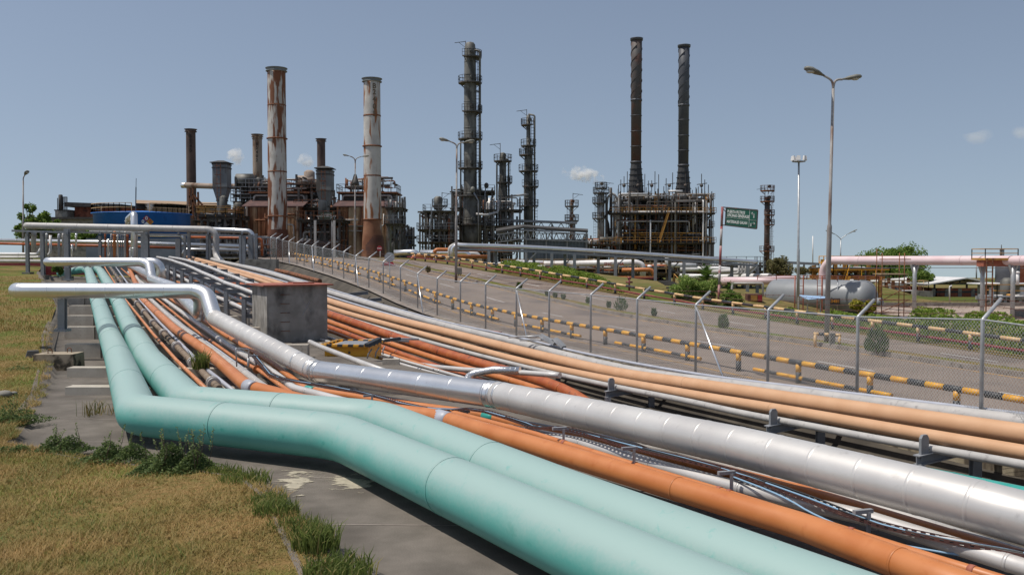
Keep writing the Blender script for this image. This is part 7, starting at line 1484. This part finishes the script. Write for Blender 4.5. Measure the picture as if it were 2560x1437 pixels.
for i, (px, py, n, h, sp_, lab) in enumerate(((612,1205,420,.20,.75,'spreading green grass tuft at the slab corner'), (690,1290,420,.27,.55,'green grass tuft at the slab edge, second from the bottom'), (788,1372,480,.36,.5,'tall green grass tuft at the slab edge near the bottom'), (735,1325,260,.2,.6,'low green tuft between the two tall edge tufts'), (850,1437,480,.24,.7,'green tuft at the slab edge cut by the bottom of the photo'), (668,1262,240,.2,.5,'small tuft just above the second edge tuft'), (560,1185,200,.16,.5,'thin tuft right of the weed patch'))):
    tuft(lab, WZ(px, py, -.06), n, h, sp_, 90 + i)
q = W(503, 926, 23.3); tuft('bright grass tuft growing on top of the brown lagged pipe', (q.x, q.y, q.z + .05), 170, .55, .42, 99, wd=.014)
q = WZ(238, 1035, -.115); tuft('dry grass tuft in a slab joint left of the teal bend', q, 45, .34, .7, 101, 'blade')
def weeds(label, px0, px1, py, hpx, n, seed, stems=0, dep=.5):
    rg = random.Random(seed); a, b = WZ(px0, py, -.05), WZ(px1, py, -.05); k = a.y / F; H = hpx * k; t = Thing('weed_patch', label, 'weeds', (a + b) / 2); mb = MB(); ms = MB()
    for _ in range(n):
        u = rg.random(); v = rg.gauss(0, .35); p = a + (b - a) * u + V((v * dep * .4, v * dep, 0)); hm = H * max(.12, (1 - abs(2 * u - 1) ** 2.2)) * math.exp(-v * v * 2) * (.75 + .4 * math.sin(u * 17 + seed)); p.z += hm * rg.random() ** .55; d = V((rg.gauss(0, 1), rg.gauss(0, 1), rg.gauss(.6, .6))).normalized(); sd = Matrix.Rotation(rg.random() * 6.28, 3, d) @ d.orthogonal().normalized(); s = rg.uniform(.012, .028); mb.quad(p - d * s, p - sd * s * .55, p + d * s, p + sd * s * .55)
    for _ in range(stems):
        u = rg.uniform(.25, .95); p = a + (b - a) * u + V((0, rg.uniform(-.2, .2), 0)); h = H * rg.uniform(1.15, 1.75); e = p + V((rg.uniform(-.12, .2), rg.uniform(-.1, .1), h)); ms.tube([p, (p + e) / 2 + V((.03, 0, 0)), e], [.005, .004, .002], 5)
        for k_ in range(26): f = .45 + .55 * k_ / 25; q = p + (e - p) * f; d = V((rg.gauss(0, 1), rg.gauss(0, 1), .5)).normalized(); sd = d.orthogonal().normalized(); s = rg.uniform(.012, .024); mb.quad(q, q + d * s + sd * s * .5, q + d * s * 2, q + d * s - sd * s * .5)
    t.part('foliage', mb, M['weed'])
    if stems: t.part('stems', ms, M['bark'])
weeds('big dark weed patch with tall stems below the teal pipe', 350, 525, 1178, 66, 8200, 7, 16, .42); weeds('dense weed patch at the slab edge, middle of the row', 205, 380, 1152, 50, 4600, 8, 5, .4); weeds('low weed patch at the slab edge, left in the row', 95, 215, 1128, 42, 3000, 9, 4, .35); weeds('thin weeds at the left photo edge below the slab corner', -20, 95, 1132, 20, 1500, 10, 0, .3); weeds('weed clump beside the slab corner at the left photo edge', -30, 75, 1062, 55, 3000, 11, 4, .7); weeds('small weed clump in the dry grass beside the block', 22, 72, 928, 16, 900, 12, 0, .6)
# blades on the lawn
rg = random.Random(5); mb = MB(); cnt = 0
while cnt < 80000:
    y = 7.6 / (1 - rg.random() * .80) ; x = -.60 * y + rg.random() * (padL(y) - .3 + .60 * y + .25)
    if y > 38 or x > padL(y) - .12 + .12 * math.sin(y * 5): continue
    cnt += 1; z = lawn_z(x, y); a = rg.random() * 6.28; pn = math.sin(x * 1.3 + 1) * math.sin(y * .9) + .6 * math.sin(x * 3.1 - y * 2.2); h = rg.uniform(.025, .075) * (1 + .3 * pn) * (1 + .012 * y); ln = rg.uniform(.3, 2.2) * h; wd = .0035 * (1 + y * .05); d = V((math.cos(a), math.sin(a), 0)); sd = V((-d.y, d.x, 0)) * wd; p = V((x, y, z - .01)); mb.tri(p - sd, p + sd, p + d * ln + V((0, 0, h)))
for _ in range(26000):
    y = 36 + 44 * rg.random() ** 1.5; x = padL(y) - .3 - rg.random() * .35 * y; a = rg.random() * 6.28; h = rg.uniform(.08, .2); d = V((math.cos(a), math.sin(a), 0)) * h * rg.uniform(.2, 1.4); sd = V((-math.sin(a), math.cos(a), 0)) * .016; p = V((x, y, lawn_z(x, y) - .01)); mb.tri(p - sd, p + sd, p + d + V((0, 0, h)))
struct('grass', mb, M['blade'], 'stuff')
# ================================================================== STEAM AND CLOUDS
def volmat(name, dens, sc, lo, hi, col=(1, 1, 1), aniso=.2):
    m = bpy.data.materials.new(name); m.use_nodes = True; t = m.node_tree; N = t.nodes; l = t.links.new; N.remove(N['Principled BSDF']); pv = N.new('ShaderNodeVolumePrincipled'); pv.inputs['Color'].default_value = (*col, 1); pv.inputs['Anisotropy'].default_value = aniso
    tcn = N.new('ShaderNodeTexCoord'); n = N.new('ShaderNodeTexNoise'); n.inputs['Scale'].default_value = sc; n.inputs['Detail'].default_value = 4; l(tcn.outputs['Object'], n.inputs[0])
    g = N.new('ShaderNodeVectorMath'); g.operation = 'SUBTRACT'; g.inputs[1].default_value = (.5, .5, .5); l(tcn.outputs['Generated'], g.inputs[0]); ln = N.new('ShaderNodeVectorMath'); ln.operation = 'LENGTH'; l(g.outputs[0], ln.inputs[0])
    a = N.new('ShaderNodeMath'); a.operation = 'MULTIPLY_ADD'; a.inputs[1].default_value = -1.0; l(ln.outputs['Value'], a.inputs[0]); l(n.outputs[0], a.inputs[2])
    r = N.new('ShaderNodeMapRange'); r.inputs[1].default_value = lo; r.inputs[2].default_value = hi; r.inputs[4].default_value = dens; l(a.outputs[0], r.inputs[0]); l(r.outputs[0], pv.inputs['Density']); l(pv.outputs[0], N['Material Output'].inputs['Volume']); return m
M['steam'] = volmat('steam', 1.7, .8, .15, .46); M['steamthin'] = volmat('thin steam', .5, .5, .08, .34)
M['cloud'] = volmat('thin cloud', .02, .012, .12, .4)
def plume(label, parts, Y, m):
    mb = MB(); c0 = W(parts[0][0], parts[0][1], Y); pts = [W(p[0], p[1], Y) for p in parts]; mb.tube([pts[0] - (pts[1] - pts[0]) * .1] + pts + [pts[-1] + (pts[-1] - pts[-2]) * .1], [.05] + [p[2] * Y / F for p in parts] + [.05], 14); return single('steam_plume', mb, M[m], label, 'steam')
plume('white steam puff rising by the slim tan chimney', [(570,412,10), (580,402,22), (592,390,32), (606,384,24)], 152, 'steam'); plume('slanting white steam wisp left of the right grey duct', [(742,388,12), (756,398,20), (773,409,17), (792,420,9)], 150, 'steam'); plume('long white steam plume trailing left from the silver column', [(1400,424,12), (1430,430,20), (1462,436,22), (1492,446,17), (1520,458,9)], 197, 'steam'); plume('faint steam wisp above the blue tank', [(374,535,6), (376,520,9), (372,500,14)], 125, 'steamthin')
for pts, lab in (([(2385,362,14), (2410,355,20), (2440,352,22), (2470,342,22), (2488,325,16)], 'small faint cloud low over the right horizon'), ([(2515,335,18), (2545,334,26), (2590,332,24)], 'small faint cloud at the right photo edge')):
    Y = 2600; mb = MB(); q = [W(p[0], p[1], Y) for p in pts]; mb.tube([q[0] - (q[1] - q[0]) * .2] + q + [q[-1] + (q[-1] - q[-2]) * .2], [1] + [p[2] * Y / F for p in pts] + [1], 16); o = single('cloud', mb, M['cloud'], lab, 'cloud')
